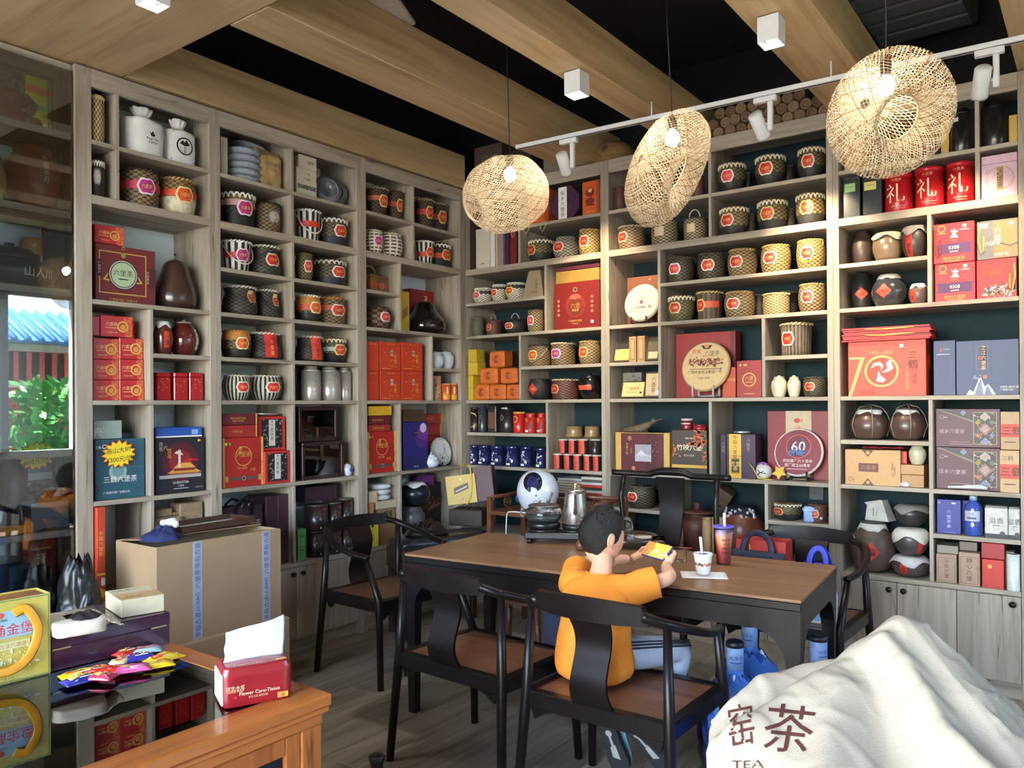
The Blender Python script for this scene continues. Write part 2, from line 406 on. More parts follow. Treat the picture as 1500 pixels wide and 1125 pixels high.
# ceiling beams
def beam(n,x0,x1,y0,y1,z0=3.05,z1=3.29):
 return struct(MB().box(x0,x1,y0,y1,z0,z1,.004).build(n,beamw('y')))
beam('beam_1',-.11,.022,-2.56,-.02)
beam('beam_2',.865,1.125,-2.56,.34)
beam('beam_3',1.675,1.85,-2.56,.34)
beam('beam_4',2.60,2.875,-2.56,.34)
beam('beam_5',3.475,3.72,-2.56,.34)
struct(MB().box(-.34,5.4,-4.0,-2.565,3.05,3.29,.004).build('beam_6',beamw('x')))
# placing things on the shelves
def span(wall,px0,px1,ytop,zb,back):
 kw={'x':-back}if wall=='L' else{'y':back}
 i=1 if wall=='L' else 0
 ym=ytop+20
 for _ in range(3):
  c=at((px0+px1)/2,ym,**kw)[i]
  P=(-back,c,zb)if wall=='L' else(c,back,zb)
  ym=(pix(P)[1]+ytop)/2
 a0,a1=at(px0,ym,**kw)[i],at(px1,ym,**kw)[i]
 return(a0+a1)/2,abs(a1-a0),at((px0+px1)/2,ytop,**kw)[2]-zb
def fit(wall,c,w,z,h):
 """keep a thing clear of the side panels, dividers and the shelf above"""
 if z<3.0:
  lo,hi=-99,99
  for a,b,z0,z1 in BAR[wall]:
   if z0<z+h*.9 and z1>z+.02:
    if(a+b)/2>c:hi=min(hi,a)
    else:lo=max(lo,b)
  lo+=.0022;hi-=.0022
  if w>hi-lo:w=hi-lo
  if c+w/2>hi:e=c+w/2-hi;w-=min(e*.5,w*.1);c=hi-w/2
  if c-w/2<lo:e=lo-c+w/2;w-=min(e*.5,w*.1);c=lo+w/2
  up=[s for s,a,b in SHZ[wall]if s>z+.03 and a<c<b]
  if up and z+h>min(up)-.004:h=min(up)-.004-z
 return c,w,h
PL={'L':[],'R':[]}
def nb(wall,c,w,z,b0,b1):
 """trim a thing against those already standing on the same level"""
 for z2,c2,w2,p0,p1 in PL[wall]:
  if abs(z2-z)<.02 and abs((b0+b1)-(p0+p1))<.45*((b1-b0)+(p1-p0)):
   o=(w+w2)/2+.002-abs(c-c2)
   if 0<o<.4*w:w-=o;c+=o/2*(1 if c>c2 else-1)
 PL[wall].append((z,c,w,b0,b1));return c,w
def where(wall,c,back,z):return(-back,c,z)if wall=='L' else(c,back,z)
def face(wall):return pi/2 if wall=='L' else 0.0
def zof(s):return Z[s]+.0006 if isinstance(s,str)else s
K=dict(red=(190,34,34),dred=(140,26,28),maroon=(98,26,34),orange=(214,92,30),ored=(205,62,30),gold=(206,164,74),ygold=(216,184,88),yellow=(226,190,50),white=(232,230,226),cream=(226,220,196),black=(22,20,21),dark=(46,38,34),brown=(104,70,44),dbrown=(66,44,32),tan=(176,140,92),kraft=(182,148,104),teal=(44,88,104),navy=(44,56,96),blue=(36,58,160),dblue=(28,32,78),purple=(72,40,66),dpurple=(52,30,44),magenta=(184,50,120),pink=(222,190,208),green=(86,168,104),olive=(110,98,56),grey=(128,126,122),silver=(188,184,178),beige=(206,196,166),straw=(188,150,84),ltan=(204,178,128),sage=(160,182,164))
def k(c):return K[c]if isinstance(c,str)else c
def decal_meshes(w,h,items,y,bend=None,z0=0):
 """flat print on a front: fractions of the front's width and height; sizes in fractions of the height"""
 mb=MB();mats=[];n=0
 def slot(c,metal):
  m=C(k(c),.5 if not metal else.35,.0 if not metal else.6,var=.06)
  if m not in mats:mats.append(m)
  return mats.index(m)
 def put(pts,fs,c,metal=False):
  nonlocal n
  pts=[(min(max(a,-w/2),w/2),min(max(b,z0),z0+h))for a,b in pts]
  yy=y-.0004-.00025*n;n+=1
  if bend:
   vs=[((bend+.0004+.00025*n)*sin(px/bend),-(bend+.0004+.00025*n)*cos(px/bend),pz)for px,pz in pts]
  else:vs=[(px,yy,pz)for px,pz in pts]
  mb.add(vs,fs,slot(c,metal))
 X=lambda f:(f-.5)*w
 Y=lambda f:z0+f*h
 for it in items:
  t=it[0]
  if t=='r':
   _,cx,cy,rw,rh,c=it[:6];x0,x1,a,b=X(cx-rw/2),X(cx+rw/2),Y(cy-rh/2),Y(cy+rh/2)
   kx=8 if bend else 1
   put([(x0+(x1-x0)*i/kx,zz)for zz in(a,b)for i in range(kx+1)],[(i,i+1,i+kx+2,i+kx+1)for i in range(kx)],c)
  elif t=='f':
   _,cx,cy,rw,rh,th,c=it;x0,x1,a,b=X(cx-rw/2),X(cx+rw/2),Y(cy-rh/2),Y(cy+rh/2);th*=h
   o=[(x0,a),(x1,a),(x1,b),(x0,b)];q=[(x0+th,a+th),(x1-th,a+th),(x1-th,b-th),(x0+th,b-th)]
   put(o+q,[(i,(i+1)%4,4+(i+1)%4,4+i)for i in range(4)],c)
  elif t in 'co':
   if t=='c':_,cx,cy,r,c=it[:5];ry=it[5]if len(it)>5 else r
   else:_,cx,cy,r,r2,c=it;ry=r
   N=28;o=[(X(cx)+r*h*cos(2*pi*i/N),Y(cy)+ry*h*sin(2*pi*i/N))for i in range(N)]
   if t=='c':put(o,[tuple(range(N))],c)
   else:put(o+[(X(cx)+r2*h*cos(2*pi*i/N),Y(cy)+r2*h*sin(2*pi*i/N))for i in range(N)],[(i,(i+1)%N,N+(i+1)%N,N+i)for i in range(N)],c)
  elif t=='p':
   put([(X(a),Y(b))for a,b in it[1]],[tuple(range(len(it[1])))],it[2])
  elif t=='s':
   _,cx,cy,r,c=it[:5];N=it[5]if len(it)>5 else 14;ry=it[6]if len(it)>6 else.8
   pts=[(X(cx),Y(cy))]+[(X(cx)+r*h*(1 if i%2 else.74)*cos(pi*i/N),Y(cy)+ry*r*h*(1 if i%2 else.74)*sin(pi*i/N))for i in range(2*N)]
   put(pts,[(0,1+i,1+(i+1)%(2*N))for i in range(2*N)],c)
  elif t=='q':
   _,cx,cy,r,c=it;put([(X(cx)-r*h,Y(cy)),(X(cx),Y(cy)-r*h),(X(cx)+r*h,Y(cy)),(X(cx),Y(cy)+r*h)],[(0,1,2,3)],c)
  elif t in 'tv':
   _,tx,cx,cy,sz,c=it[:6];st=it[6]if len(it)>6 else 1.0;s2=sz*h
   rows=[tx]if t=='t' else list(tx)
   for j,ch in enumerate(rows):
    vs,fs=text_mesh(ch)
    oy=0 if t=='t' else((len(rows)-1)/2-j)*s2*1.08*st
    if vs:put([(X(cx)+a*s2,Y(cy)+b*s2+oy)for a,b in vs],fs,c)
    if j<len(rows)-1:n-=1
  elif t=='n':
   _,cx,cy,rw,rh,cnt,sz,c,sd=it;rg=random.Random(sd);pts=[];fs=[]
   for q in range(cnt):
    x,yv=X(cx+(rg.random()-.5)*rw),Y(cy+(rg.random()-.5)*rh);a=rg.random()*6.28;l=sz*h*(.5+rg.random());b0=len(pts)
    pts+=[(x,yv),(x+l*.5*cos(a)-l*.18*sin(a),yv+l*.5*sin(a)+l*.18*cos(a)),(x+l*cos(a),yv+l*sin(a)),(x+l*.5*cos(a)+l*.18*sin(a),yv+l*.5*sin(a)-l*.18*cos(a))]
    fs.append((b0+3,b0+2,b0+1,b0)[::1])
   put(pts,fs,c)
 return mb,mats
def print_on(parent,w,h,items,y,name='front_print',bend=None,z0=0):
 mb,mats=decal_meshes(w,h,items,y,bend,z0)
 return mb.build(name,mats,parent)
def carton(label,cat,w,d,h,col,items=(),lid=None,lidcol=None,group=None,rough=.45,b=.002,edge=None,name='gift_box',coat=0.0,side_items=None):
 """box with its origin at the base of the front face's middle line; a lid (fraction of height) and side trims are parts"""
 hb=h*(1-lid)if lid else h
 me=MB().box(-w/2,w/2,0,d,0,hb-(.0008 if lid else 0),b).mesh(name,C(k(col),rough,var=.05,coat=coat))
 o=obj(name,me);tag(o,label,cat,group)
 if lid:MB().box(-w/2-.0012,w/2+.0012,-.0012,d+.0012,hb,h,b).build('lid',C(k(lidcol or col),rough,var=.05,coat=coat),o)
 if edge:
  for sx in(-1,1):
   MB().box(*(sorted((sx*(w/2-edge[0]*w),sx*(w/2+.001)))),-.001,d+.001,0,h+.001,.001).build('side_trim',C(k(edge[1]),.4,var=.05),o)
 if items:print_on(o,w,h,items,-.0013 if(lid or edge)else 0)
 return o
ALL={}
def setdown(o,wall,c,back,z,rot=0.0):
 o.location=where(wall,c,back,z);o.rotation_euler=(0,0,face(wall)+rot);return o
def boxat(wall,px0,px1,ytop,s,label,cat,col,items=(),d=.1,back=.03,rot=0.0,minh=0,**kw):
 z=zof(s);c,w,h=span(wall,px0,px1,ytop,z,back)
 c,w,h=fit(wall,c,w,z,h);w-=.003;d=min(d,.343-back);c,w=nb(wall,c,w,z,back,back+d)
 if minh:h=max(h,minh)
 o=carton(label,cat,w,d,h,col,items,**kw)
 setdown(o,wall,c,back,z,rot)
 o['_t']=z+h
 return o
def topof(o,gap=.0022):
 t=o['_t'];return t+gap
 # wicker baskets
PROF=dict(barrel=[(.80,0),(.90,.12),(.985,.35),(1,.52),(.96,.76),(.84,.93)],bucket=[(.80,0),(.84,.1),(.91,.4),(.96,.7),(1,.93)],pot=[(.66,0),(.84,.14),(.97,.36),(1,.55),(.94,.76),(.80,.93)],drum=[(.93,0),(.97,.15),(1,.5),(.97,.8),(.93,.93)],flare=[(.88,0),(.97,.10),(1,.24),(.92,.52),(.80,.72),(.86,.93)],ball=[(.55,0),(.82,.12),(.98,.36),(1,.55),(.9,.78),(.66,.93)],taper=[(.76,0),(.83,.25),(.90,.55),(.97,.85),(1,.93)],log=[(.9,0),(.92,.3),(.95,.6),(1,.93)])
def tag_outline(w,h,n=40):
 pts=[]
 for i in range(n):
  a=2*pi*i/n
  ca,sa=cos(a),sin(a);r=(abs(ca)**3+abs(sa)**3)**(-1/3)*(1+.05*cos(6*a))
  pts.append((w/2*r*ca,h/2*r*sa))
 return pts
BK={}
def basket_proto(key):
 prof,ca,cb,opt=key
 opt=dict(opt)
 Dm,H=.17,.14;Rm=Dm/2
 xs=[p[1]for p in PROF[prof]];rs=[p[0]for p in PROF[prof]]
 rad=lambda f:Rm*float(np.interp(f,xs,rs))
 root=bpy.data.objects.new('wicker_basket',None);COL.objects.link(root);root.empty_display_size=.03
 rows,n=opt.get('rows',15),opt.get('n',56)
 rel=opt.get('relief',.034)
 top=.93
 mats=[C(k(ca),.6,var=.18,scale=60),C(tuple(int(q*(.68 if not opt.get('stripe')and not opt.get('lattice')else 1))for q in k(cb)),.6,var=.18,scale=60)]
 dark=opt.get('dark')
 if dark:mats.append(C(k(dark[1]),.55,var=.25,scale=60))
 mid=opt.get('mid')
 if mid:mats.append(C(k(mid[2]),.6,var=.2,scale=60))
 vs=[];fs=[];ms=[]
 stripe=opt.get('stripe');lattice=opt.get('lattice')
 for i in range(rows+1):
  f=top*i/rows
  for j in range(n):
   a=2*pi*j/n
   s2=(1 if(j//2+i)%2 else-1)*(1.0 if j%2 else.5)if not stripe else(1 if j%4<2 else-1)
   r=rad(f)*(1+rel*.5*s2)-.0012
   vs.append((r*cos(a),r*sin(a),f*H))
 for i in range(rows):
  f=top*(i+.5)/rows
  for j in range(n):
   fs.append((i*n+j,i*n+(j+1)%n,(i+1)*n+(j+1)%n,(i+1)*n+j))
   if stripe:m=0 if j%4<2 else 1
   elif lattice:m=0 if(j%4==0 or i%2==0)else 1
   else:m=((j//2+i)%2)
   if dark and f<dark[0]:m=2
   if mid and mid[0]<f<mid[1]:m=len(mats)-1
   ms.append(m)
 fs.append(tuple(range(n))[::-1]);ms.append(0)
 MB().add(vs,fs,ms,True).build('woven_body',mats,root)
 rt=rad(top);rim=opt.get('rim',ca)
 if rim:
  mb=MB();N=22
  for j in range(N):
   a0,a1=2*pi*(j-.15)/N,2*pi*(j+.95)/N
   mb.tube([((rt+.001)*cos(a0),(rt+.001)*sin(a0),H*(top-.035)),((rt+.0035)*cos((a0+a1)/2),(rt+.0035)*sin((a0+a1)/2),H*top),((rt-.002)*cos(a1),(rt-.002)*sin(a1),H*(top+.03))],[.003,.0048,.003],6)
  mb.build('braided_rim',C(k(rim),.6,var=.15),root)
 if opt.get('rim2'):
  mb=MB();N=20;z0=H*(top-.15)
  for j in range(N):
   a0,a1=2*pi*j/N,2*pi*(j+1)/N
   am=[a0+(a1-a0)*q for q in(0,.12,.3,.5,.7,.88,1)];zq=[0,.55,.88,1,.88,.55,0]
   mb.tube([((rad(top-.15)+.003)*cos(t),(rad(top-.15)+.003)*sin(t),z0+H*.12*q)for t,q in zip(am,zq)],.0042,6)
  mb.build('scalloped_rim',C(k(opt['rim2']),.6,var=.1),root)
 lid=opt.get('lid','dark')
 mb=MB();mb.lathe([(rt*.93,H*.92),(rt*.93,H*.955),(rt*.8,H*.975),(rt*.3,H*.99),(0,H*.993)],26,0)
 for f in(.25,.5,.75):mb.tube([(rt*.9*f*cos(2*pi*j/20),rt*.9*f*sin(2*pi*j/20),H*(.993-.022*f))for j in range(20)],.002,5,0,closed=True)
 mb.lathe([(.006,H*.99),(.008,H*1.01),(.005,H*1.035),(0,H*1.04)],10,0)
 mb.build('lid',C(k(lid),.6,var=.2,scale=50),root)
 if opt.get('band'):
  bc,z0,z1=opt['band'];n2=30;hw=opt.get('bandw',1.15)
  def bf(u,v):
   a=-pi/2+(u-.5)*2*hw*1.3;f=z0+(z1-z0)*v;r=rad(f)+.0026
   return(r*cos(a),r*sin(a),f*H)
  MB().grid(bf,n2,4,0).build('paper_band',C(k(bc),.5,var=.1),root)
 tg=opt.get('tag')
 if tg:
  f=opt.get('tagz',.5);w,h=opt.get('tagw',.082),opt.get('tagh',.058);Rb=rad(f)+.004
  phi=opt.get('tagphi',0)
  def sheet(sc,dr,mat,mbx,pts=None,fcs=None):
   o=pts or[(x*sc,z*sc)for x,z in tag_outline(w,h)]
   lean=lambda z:(rad(min(max(f+z/H,.02),.92))+.0045-Rb)
   v2=[((Rb+dr+lean(z))*sin(x/Rb+phi),-(Rb+dr+lean(z))*cos(x/Rb+phi),f*H+z)for x,z in o]
   if fcs is None:
    v2 .append(((Rb+dr+.0006)*sin(phi),-(Rb+dr+.0006)*cos(phi),f*H));c=len(v2)-1
    fcs=[(i,(i+1)%(c),c)for i in range(c)]
   mbx.add(v2,fcs,mat)
  m1=MB();sheet(1,0,0,m1);t=m1 .build('label_tag',[C(k(tg[1]),.45,var=.35,scale=160)],root)
  m2=MB();sheet(.80,.0006,0,m2)
  vs,fs=text_mesh('六堡茶')
  s2=w*.19;sheet(1,.0014,1,m2,[(a*s2,b*s2)for a,b in vs],fs)
  sheet(1,.0011,2,m2,[(-w*.30,-h*.27),(w*.30,-h*.27),(w*.30,-h*.22),(-w*.30,-h*.22)],[(0,1,2,3)])
  m2 .build('tag_print',[C(k(tg[0]),.4,var=.3,scale=90),C((236,196,96),.4,var=0),C((236,196,96),.4,var=0)],t)
 if opt.get('strip'):
  sw=.034
  def sf(u,v):
   f=.97-v*.9;r=rad(min(f,.93))+.0035;x=(u-.5)*2*sw
   return(r*sin(x/r+.1),-r*cos(x/r+.1),f*H)
  st=MB().grid(sf,9,9,0).build('paper_strip',C(k(opt['strip']),.5,var=.12),root)
  vs,fs=[],[]
  mb2=MB()
  for j,ch in enumerate('六堡茶'):
   cv,cf=text_mesh(ch)
   zz=H*(.62-.2*j)
   mb2 .add([((rad(zz/H)+.006)*sin(a*.02/Rm+.1),-(rad(zz/H)+.006)*cos(a*.02/Rm+.1),zz+b*.022)for a,b in cv],cf,0)
  mb2 .build('strip_lettering',C(opt.get('ink',(225,180,80)),.5,var=0),st)
 if opt.get('handle'):
  hc,kind=opt['handle']
  if kind=='up':
   pts=[(rt*.55*cos(a),-rt*.2,H*(.95)+H*.40*sin(a))for a in[pi*i/14 for i in range(15)]]
   MB().tube(pts,.004,6).build('handle',C(k(hc),.6),root)
  else:
   pts=[(rt*1.06*sin(a),-rt*1.06*cos(a)*(1 if abs(a)<1.4 else 1)-.006,H*(.93)-H*.72*cos(a*.96))for a in[-1.55+3.1*i/18 for i in range(19)]]
   MB().tube(pts,.0032,6).build('handle',C(k(hc),.6),root)
 root['_used']=0
 return root
STY=dict(tan=('drum',(138,112,76),(98,78,52),dict(rim='dark',lid='brown')),tanpale=('barrel',(150,116,66),(120,90,50),dict(rim='tan',lid='dbrown',dark=(.46,(206,196,168)))),olive=('pot',(112,102,68),(80,74,48),dict(rim2=(226,214,186),rim=(120,98,70),lid=(96,66,44),dark=(.36,(42,40,40)))),gold=('pot',(150,130,84),(112,96,60),dict(rim2=(232,220,190),rim=(130,104,74),lid=(96,66,44),dark=(.33,(52,50,48)))),straw=('barrel',(160,134,92),(118,96,60),dict(rim=(180,148,92),lid=(120,92,56))),yellow=('barrel',(178,150,94),(134,108,60),dict(rim=(190,160,96),lid=(60,50,44),handle=((216,180,70),'hang'))),yellow2=('barrel',(172,146,94),(128,104,60),dict(rim=(190,160,96),lid=(60,50,44))),darkol=('barrel',(92,82,60),(56,50,40),dict(rim=(80,72,56),lid=(46,40,36))),dark=('flare',(74,66,58),(40,35,32),dict(rim=(206,196,178),lid=(54,46,40))),black=('pot',(56,50,46),(30,27,26),dict(rim=(224,220,212),lid=(30,27,26))),ribs=('bucket',(228,224,216),(28,26,26),dict(stripe=1,relief=.035,rim=(230,226,218),lid=(34,30,28),rows=10,n=52)),ribsd=('pot',(196,188,170),(30,28,27),dict(stripe=1,relief=.02,rim=(220,208,184),lid=(34,30,28),rows=10,n=88)),bw=('drum',(62,54,44),(36,33,30),dict(rim=(40,36,33),rim2=(232,228,218),lid=(40,36,33),dark=(.38,(24,23,23)))),navy=('drum',(104,92,66),(74,66,50),dict(rim=(60,54,48),rim2=(222,216,204),lid=(44,40,36),dark=(.34,(38,42,56)))),greywhite=('ball',(176,168,150),(110,100,84),dict(rim=(150,140,120),lid=(110,100,84))),lattice=('pot',(224,218,202),(92,80,60),dict(lattice=1,rim=(210,200,176),lid=(120,104,76),n=48,rows=14)),lattice2=('drum',(158,140,108),(92,76,54),dict(rim=(70,58,46),lid=(80,66,50))),brown=('bucket',(98,68,48),(66,46,34),dict(rim=(82,60,42),lid=(70,52,40))),brownr=('bucket',(88,66,50),(58,44,34),dict(rim=(160,134,98),lid=(66,50,40))),redbrown=('drum',(112,66,52),(72,42,36),dict(rim=(92,58,46),lid=(70,48,40))),bark=('log',(126,112,92),(70,60,50),dict(rim=(206,178,126),lid=(90,72,54),stripe=1,rows=5,n=100,relief=.05)),trunk=('log',(104,84,64),(72,56,44),dict(rim=(196,160,104),lid=(84,62,46),stripe=1,relief=.03)),cream=('drum',(190,164,118),(150,126,84),dict(rim=(206,180,126),lid=(196,166,112))),bumpy=('ball',(136,98,74),(92,64,48),dict(rim=(96,66,50),lid=(84,58,46),n=28,rows=8,relief=.09)),greenish=('barrel',(104,100,76),(76,72,54),dict(rim=(110,104,80),lid=(80,74,56))),orangeband=('barrel',(120,104,66),(88,76,48),dict(rim=(176,122,60),lid=(60,50,40),dark=(.3,(36,32,30)),mid=(.62,.93,(196,132,62)))),whitepot=('pot',(214,206,188),(168,158,136),dict(rim=(230,226,214),lid=(214,206,190),mid=(.58,.74,(50,46,44)))),)
TAGS=dict(red=((206,46,40),(236,214,190)),mag=((180,46,120),(232,206,220)),ora=((214,84,34),(240,214,150)),ored=((208,58,40),(232,200,120)),sil=((168,168,166),(112,110,108)),dred=((176,40,36),(206,176,120)),pink=((222,64,88),(244,226,226)))
BGROUP='tea baskets on the shelves'
def bk(wall,px0,px1,ytop,s,style,desc,tagc=None,turn=0.0,back=.0,**kw):
 z=zof(s)
 bk_=.11
 for _ in range(3):
  c,w,h=span(wall,px0,px1,ytop,z,bk_);bk_=w/2+.008+back
 c,w,h=fit(wall,c,w+.006,z,h);w-=.006;bk_=min(max(bk_,w/2+.006),.34-w/2);c,w=nb(wall,c,w+.006,z,bk_-w/2,bk_+w/2);w-=.006
 if wall=='L':turn=(turn-.55)*.6
 prof,ca,cb,opt=STY[style];opt=dict(opt)
 if tagc:opt['tag']=TAGS[tagc]
 opt.update(kw)
 key=(prof,tuple(k(ca)),tuple(k(cb)),tuple(sorted((a,tuple(b)if isinstance(b,list)else b)for a,b in opt.items())))
 if key not in BK:BK[key]=basket_proto(key)
 root=BK[key]
 if root['_used']:root=copy_tree(root)
 else:root['_used']=1
 root['_used']=1
 q=.189 if prof in('bucket','taper','log')else.179
 root.scale=(w/q,w/q,h/.147)
 setdown(root,wall,c,bk_,z,turn)
 tag(root,desc,'basket',BGROUP)
 return root
 # jars, tins, cakes
def paper_cap(R,z,drop,n=36,seed=0):
 rg=random.Random(seed);ph=rg.random()*3
 mb=MB();rings=[(0,.004),(.5,.004),(.9,.003),(1.03,-.15*drop),(1.12,-.55*drop),(1.22,-1.0*drop)]
 vs=[];fs=[]
 for i,(r,dz)in enumerate(rings):
  for j in range(n):
   a=2*pi*j/n;cor=.5+.5*cos(4*(a+ph));wr=noise.noise(Vector((cos(a)*3+seed,sin(a)*3,i*1.3)))
   rr=R*r*(1+(.06*wr+.05*cor if i>3 else.0));zz=z+(dz*(.45+.75*cor)*(1+.25*wr)if i>2 else dz)
   vs.append((rr*cos(a),rr*sin(a),zz))
 for i in range(len(rings)-1):
  for j in range(n):fs.append((i*n+j,i*n+(j+1)%n,(i+1)*n+(j+1)%n,(i+1)*n+j))
 return mb.add(vs,fs,0,True)
JPROF=dict(jar=[(.55,0),(.74,.08),(.95,.32),(1,.5),(.95,.68),(.72,.86),(.56,.92),(.6,1)],globe=[(.5,0),(.78,.1),(.97,.33),(1,.48),(.94,.66),(.74,.84),(.5,.94),(.52,1)],bowl=[(.5,0),(.8,.14),(.97,.42),(1,.6),(.94,.78),(.80,.92),(.82,1)],vase=[(.62,0),(.72,.06),(.93,.3),(1,.55),(.95,.76),(.7,.9),(.62,.94),(.66,1)],pear=[(.66,0),(.9,.06),(1,.22),(.95,.42),(.70,.60),(.54,.74),(.48,.88),(.34,.97),(.1,1),(0,1.005)],gourd=[(.72,0),(.92,.05),(1,.18),(.97,.34),(.84,.52),(.70,.68),(.62,.80),(.56,.88),(.40,.96),(.16,1),(0,1.005)])
def jar(label,cat,w,h,prof,col,name='clay_jar',rough=.35,coat=.3,paper=None,lbl=None,lidc=None,tie=None,group=None,diamond=None,neckmat=None,seed=0):
 root=thing(name,label,cat,(0,0,0),0,group);Rr=w/2
 P=[(r*Rr,z*h)for r,z in JPROF[prof]]
 xs=[p[1]for p in P];rs=[p[0]for p in P]
 zs=np.linspace(0,xs[-1],22);PP=[]
 for z in zs:PP.append((float(np.interp(z,xs,rs)),float(z)))
 sm=[PP[0]]+[((PP[i-1][0]+2*PP[i][0]+PP[i+1][0])/4,PP[i][1])for i in range(1,len(PP)-1)]+[PP[-1]]
 sm=[(max(r,0),z)for r,z in sm]
 MB().lathe(sm,32).build('jar_body',C(k(col),rough,var=.16,scale=14,coat=coat),root)
 rad=lambda z:float(np.interp(z,[p[1]for p in sm],[p[0]for p in sm]))
 rt=sm[-1][0]
 if lidc:MB().lathe([(rt*1.02,h*.985),(rt*1.05,h*1.0),(rt*.9,h*1.03),(rt*.3,h*1.05),(.01 if rt>.02 else rt*.3,h*1.06),(.009,h*1.10),(0,h*1.11)],24).build('lid',C(k(lidc),rough,var=.1,coat=coat),root)
 if paper:
  o=paper_cap(rt*1.06,h*1.0,h*paper[1],seed=seed).build('paper_cover',C(k(paper[0]),.8,var=.08,scale=18),root)
  solidify(o,.0012)
  if tie:MB().tube([(rt*1.1*cos(2*pi*j/24),rt*1.1*sin(2*pi*j/24),h*.965)for j in range(24)],.0022,6,0,closed=True).build('string',C(k(tie),.8),root)
 def patch(name,cw,ch,cz,phi,colr,text,tcol,n=10,rot=False,size=.02,vert=False):
  def sf(u,v):
   x,zz=(u-.5)*cw,(v-.5)*ch
   if rot:x,zz=(x-zz)*.7071,(x+zz)*.7071
   z=cz+zz;r=rad(max(z,0))+.0014;return(r*sin(x/max(Rr,.01)+phi),-r*cos(x/max(Rr,.01)+phi),z)
  p=MB().grid(sf,n,n,0).build(name,C(k(colr),.6,var=.06),root)
  if text:
   mb=MB()
   for j,ch2 in enumerate(list(text)if vert else[text]):
    vs,fs=text_mesh(ch2);oz=(((len(text)-1)/2-j)*size*1.1)if vert else 0
    mb.add([((rad(max(cz+oz+b*size,0))+.0026)*sin(a*size/Rr+phi),-(rad(max(cz+oz+b*size,0))+.0026)*cos(a*size/Rr+phi),cz+oz+b*size)for a,b in vs],fs,0)
   mb.build('lettering',C(k(tcol),.6,var=0),p)
 if lbl:patch('paper_label',lbl[0]*w,lbl[1]*h,lbl[2]*h,lbl[3],lbl[4],lbl[5],lbl[6],size=lbl[7]*h,vert=True)
 if diamond:patch('paper_label',diamond[0]*w,diamond[0]*w,diamond[1]*h,diamond[2],diamond[3],diamond[4],diamond[5],rot=True,size=diamond[6]*w)
 root['_t']=h
 return root
def jarat(wall,px0,px1,ytop,s,label,prof,col,cat='jar',back=0.0,turn=0.0,**kw):
 z=zof(s);bk_=.11
 for _ in range(3):
  c,w,h=span(wall,px0,px1,ytop,z,bk_);bk_=w/2+.012+back
 c,w,h=fit(wall,c,w*(1.02 if not kw.get('paper')else 1.08),z,h*(1.04 if kw.get('paper')or kw.get('lidc')else 1));w/=1.02 if not kw.get('paper')else 1.08;h/=1.04 if kw.get('paper')or kw.get('lidc')else 1;bk_=min(bk_,.34-w/2);c,w=nb(wall,c,w,z,bk_-w/2,bk_+w/2)
 o=jar(label,cat,w,h,prof,col,**kw);setdown(o,wall,c,bk_,z,turn);o['_t']=z+h
 return o
def tin(label,w,h,col,items=(),lidc=None,lidh=.1,neck=None,name='tea_tin',cat='tin',group=None,rough=.3,metal=0.0,coat=.2,square=False,d=None):
 Rr=w/2;hb=h*(1-lidh)
 if square:
  d=d or w
  o=obj(name,MB().box(-w/2,w/2,0,d,0,hb-.0006,.003).mesh(name,C(k(col),rough,metal,var=.06,coat=coat)))
  MB().box(-w/2+.001,w/2-.001,.001,d-.001,hb,h,.003).build('lid',C(k(lidc or col),rough,metal,var=.06,coat=coat),o)
  if items:print_on(o,w,h,items,0)
 else:
  o=obj(name,MB().lathe([(Rr*.97,0),(Rr,.003),(Rr,hb-.0006)],26).mesh(name,C(k(col),rough,metal,var=.06,coat=coat)))
  if neck:MB().lathe([(Rr*.96,hb),(Rr*.8,hb+h*lidh*.25),(Rr*neck,hb+h*lidh*.45),(Rr*neck,h*.99),(Rr*neck*.85,h)],26).build('lid',C(k(lidc or col),rough,metal,var=.06,coat=coat),o)
  else:MB().lathe([(Rr*1.015,hb),(Rr*1.015,h-.003),(Rr*.97,h),(Rr*.9,h-.001)],26).build('lid',C(k(lidc or col),rough,metal,var=.06,coat=coat),o)
  if items:print_on(o,w,h,items,0,bend=Rr)
 tag(o,label,cat,group)
 return o
def tinat(wall,px0,px1,ytop,s,label,col,items=(),back=0.0,turn=0.0,**kw):
 z=zof(s);bk_=.07
 sq=kw.get('square')
 for _ in range(3):
  c,w,h=span(wall,px0,px1,ytop,z,bk_);bk_=(w/2+.012 if not sq else.02)+back
 c,w,h=fit(wall,c,w,z,h);w-=.003;bk_=min(bk_,.342-(w/2 if not sq else kw.get('d',w)));c,w=nb(wall,c,w,z,bk_-(0 if sq else w/2),bk_+(kw.get('d',w)if sq else w/2))
 o=tin(label,w,h,col,items,**kw);setdown(o,wall,c,bk_,z,turn);o['_t']=z+h
 return o
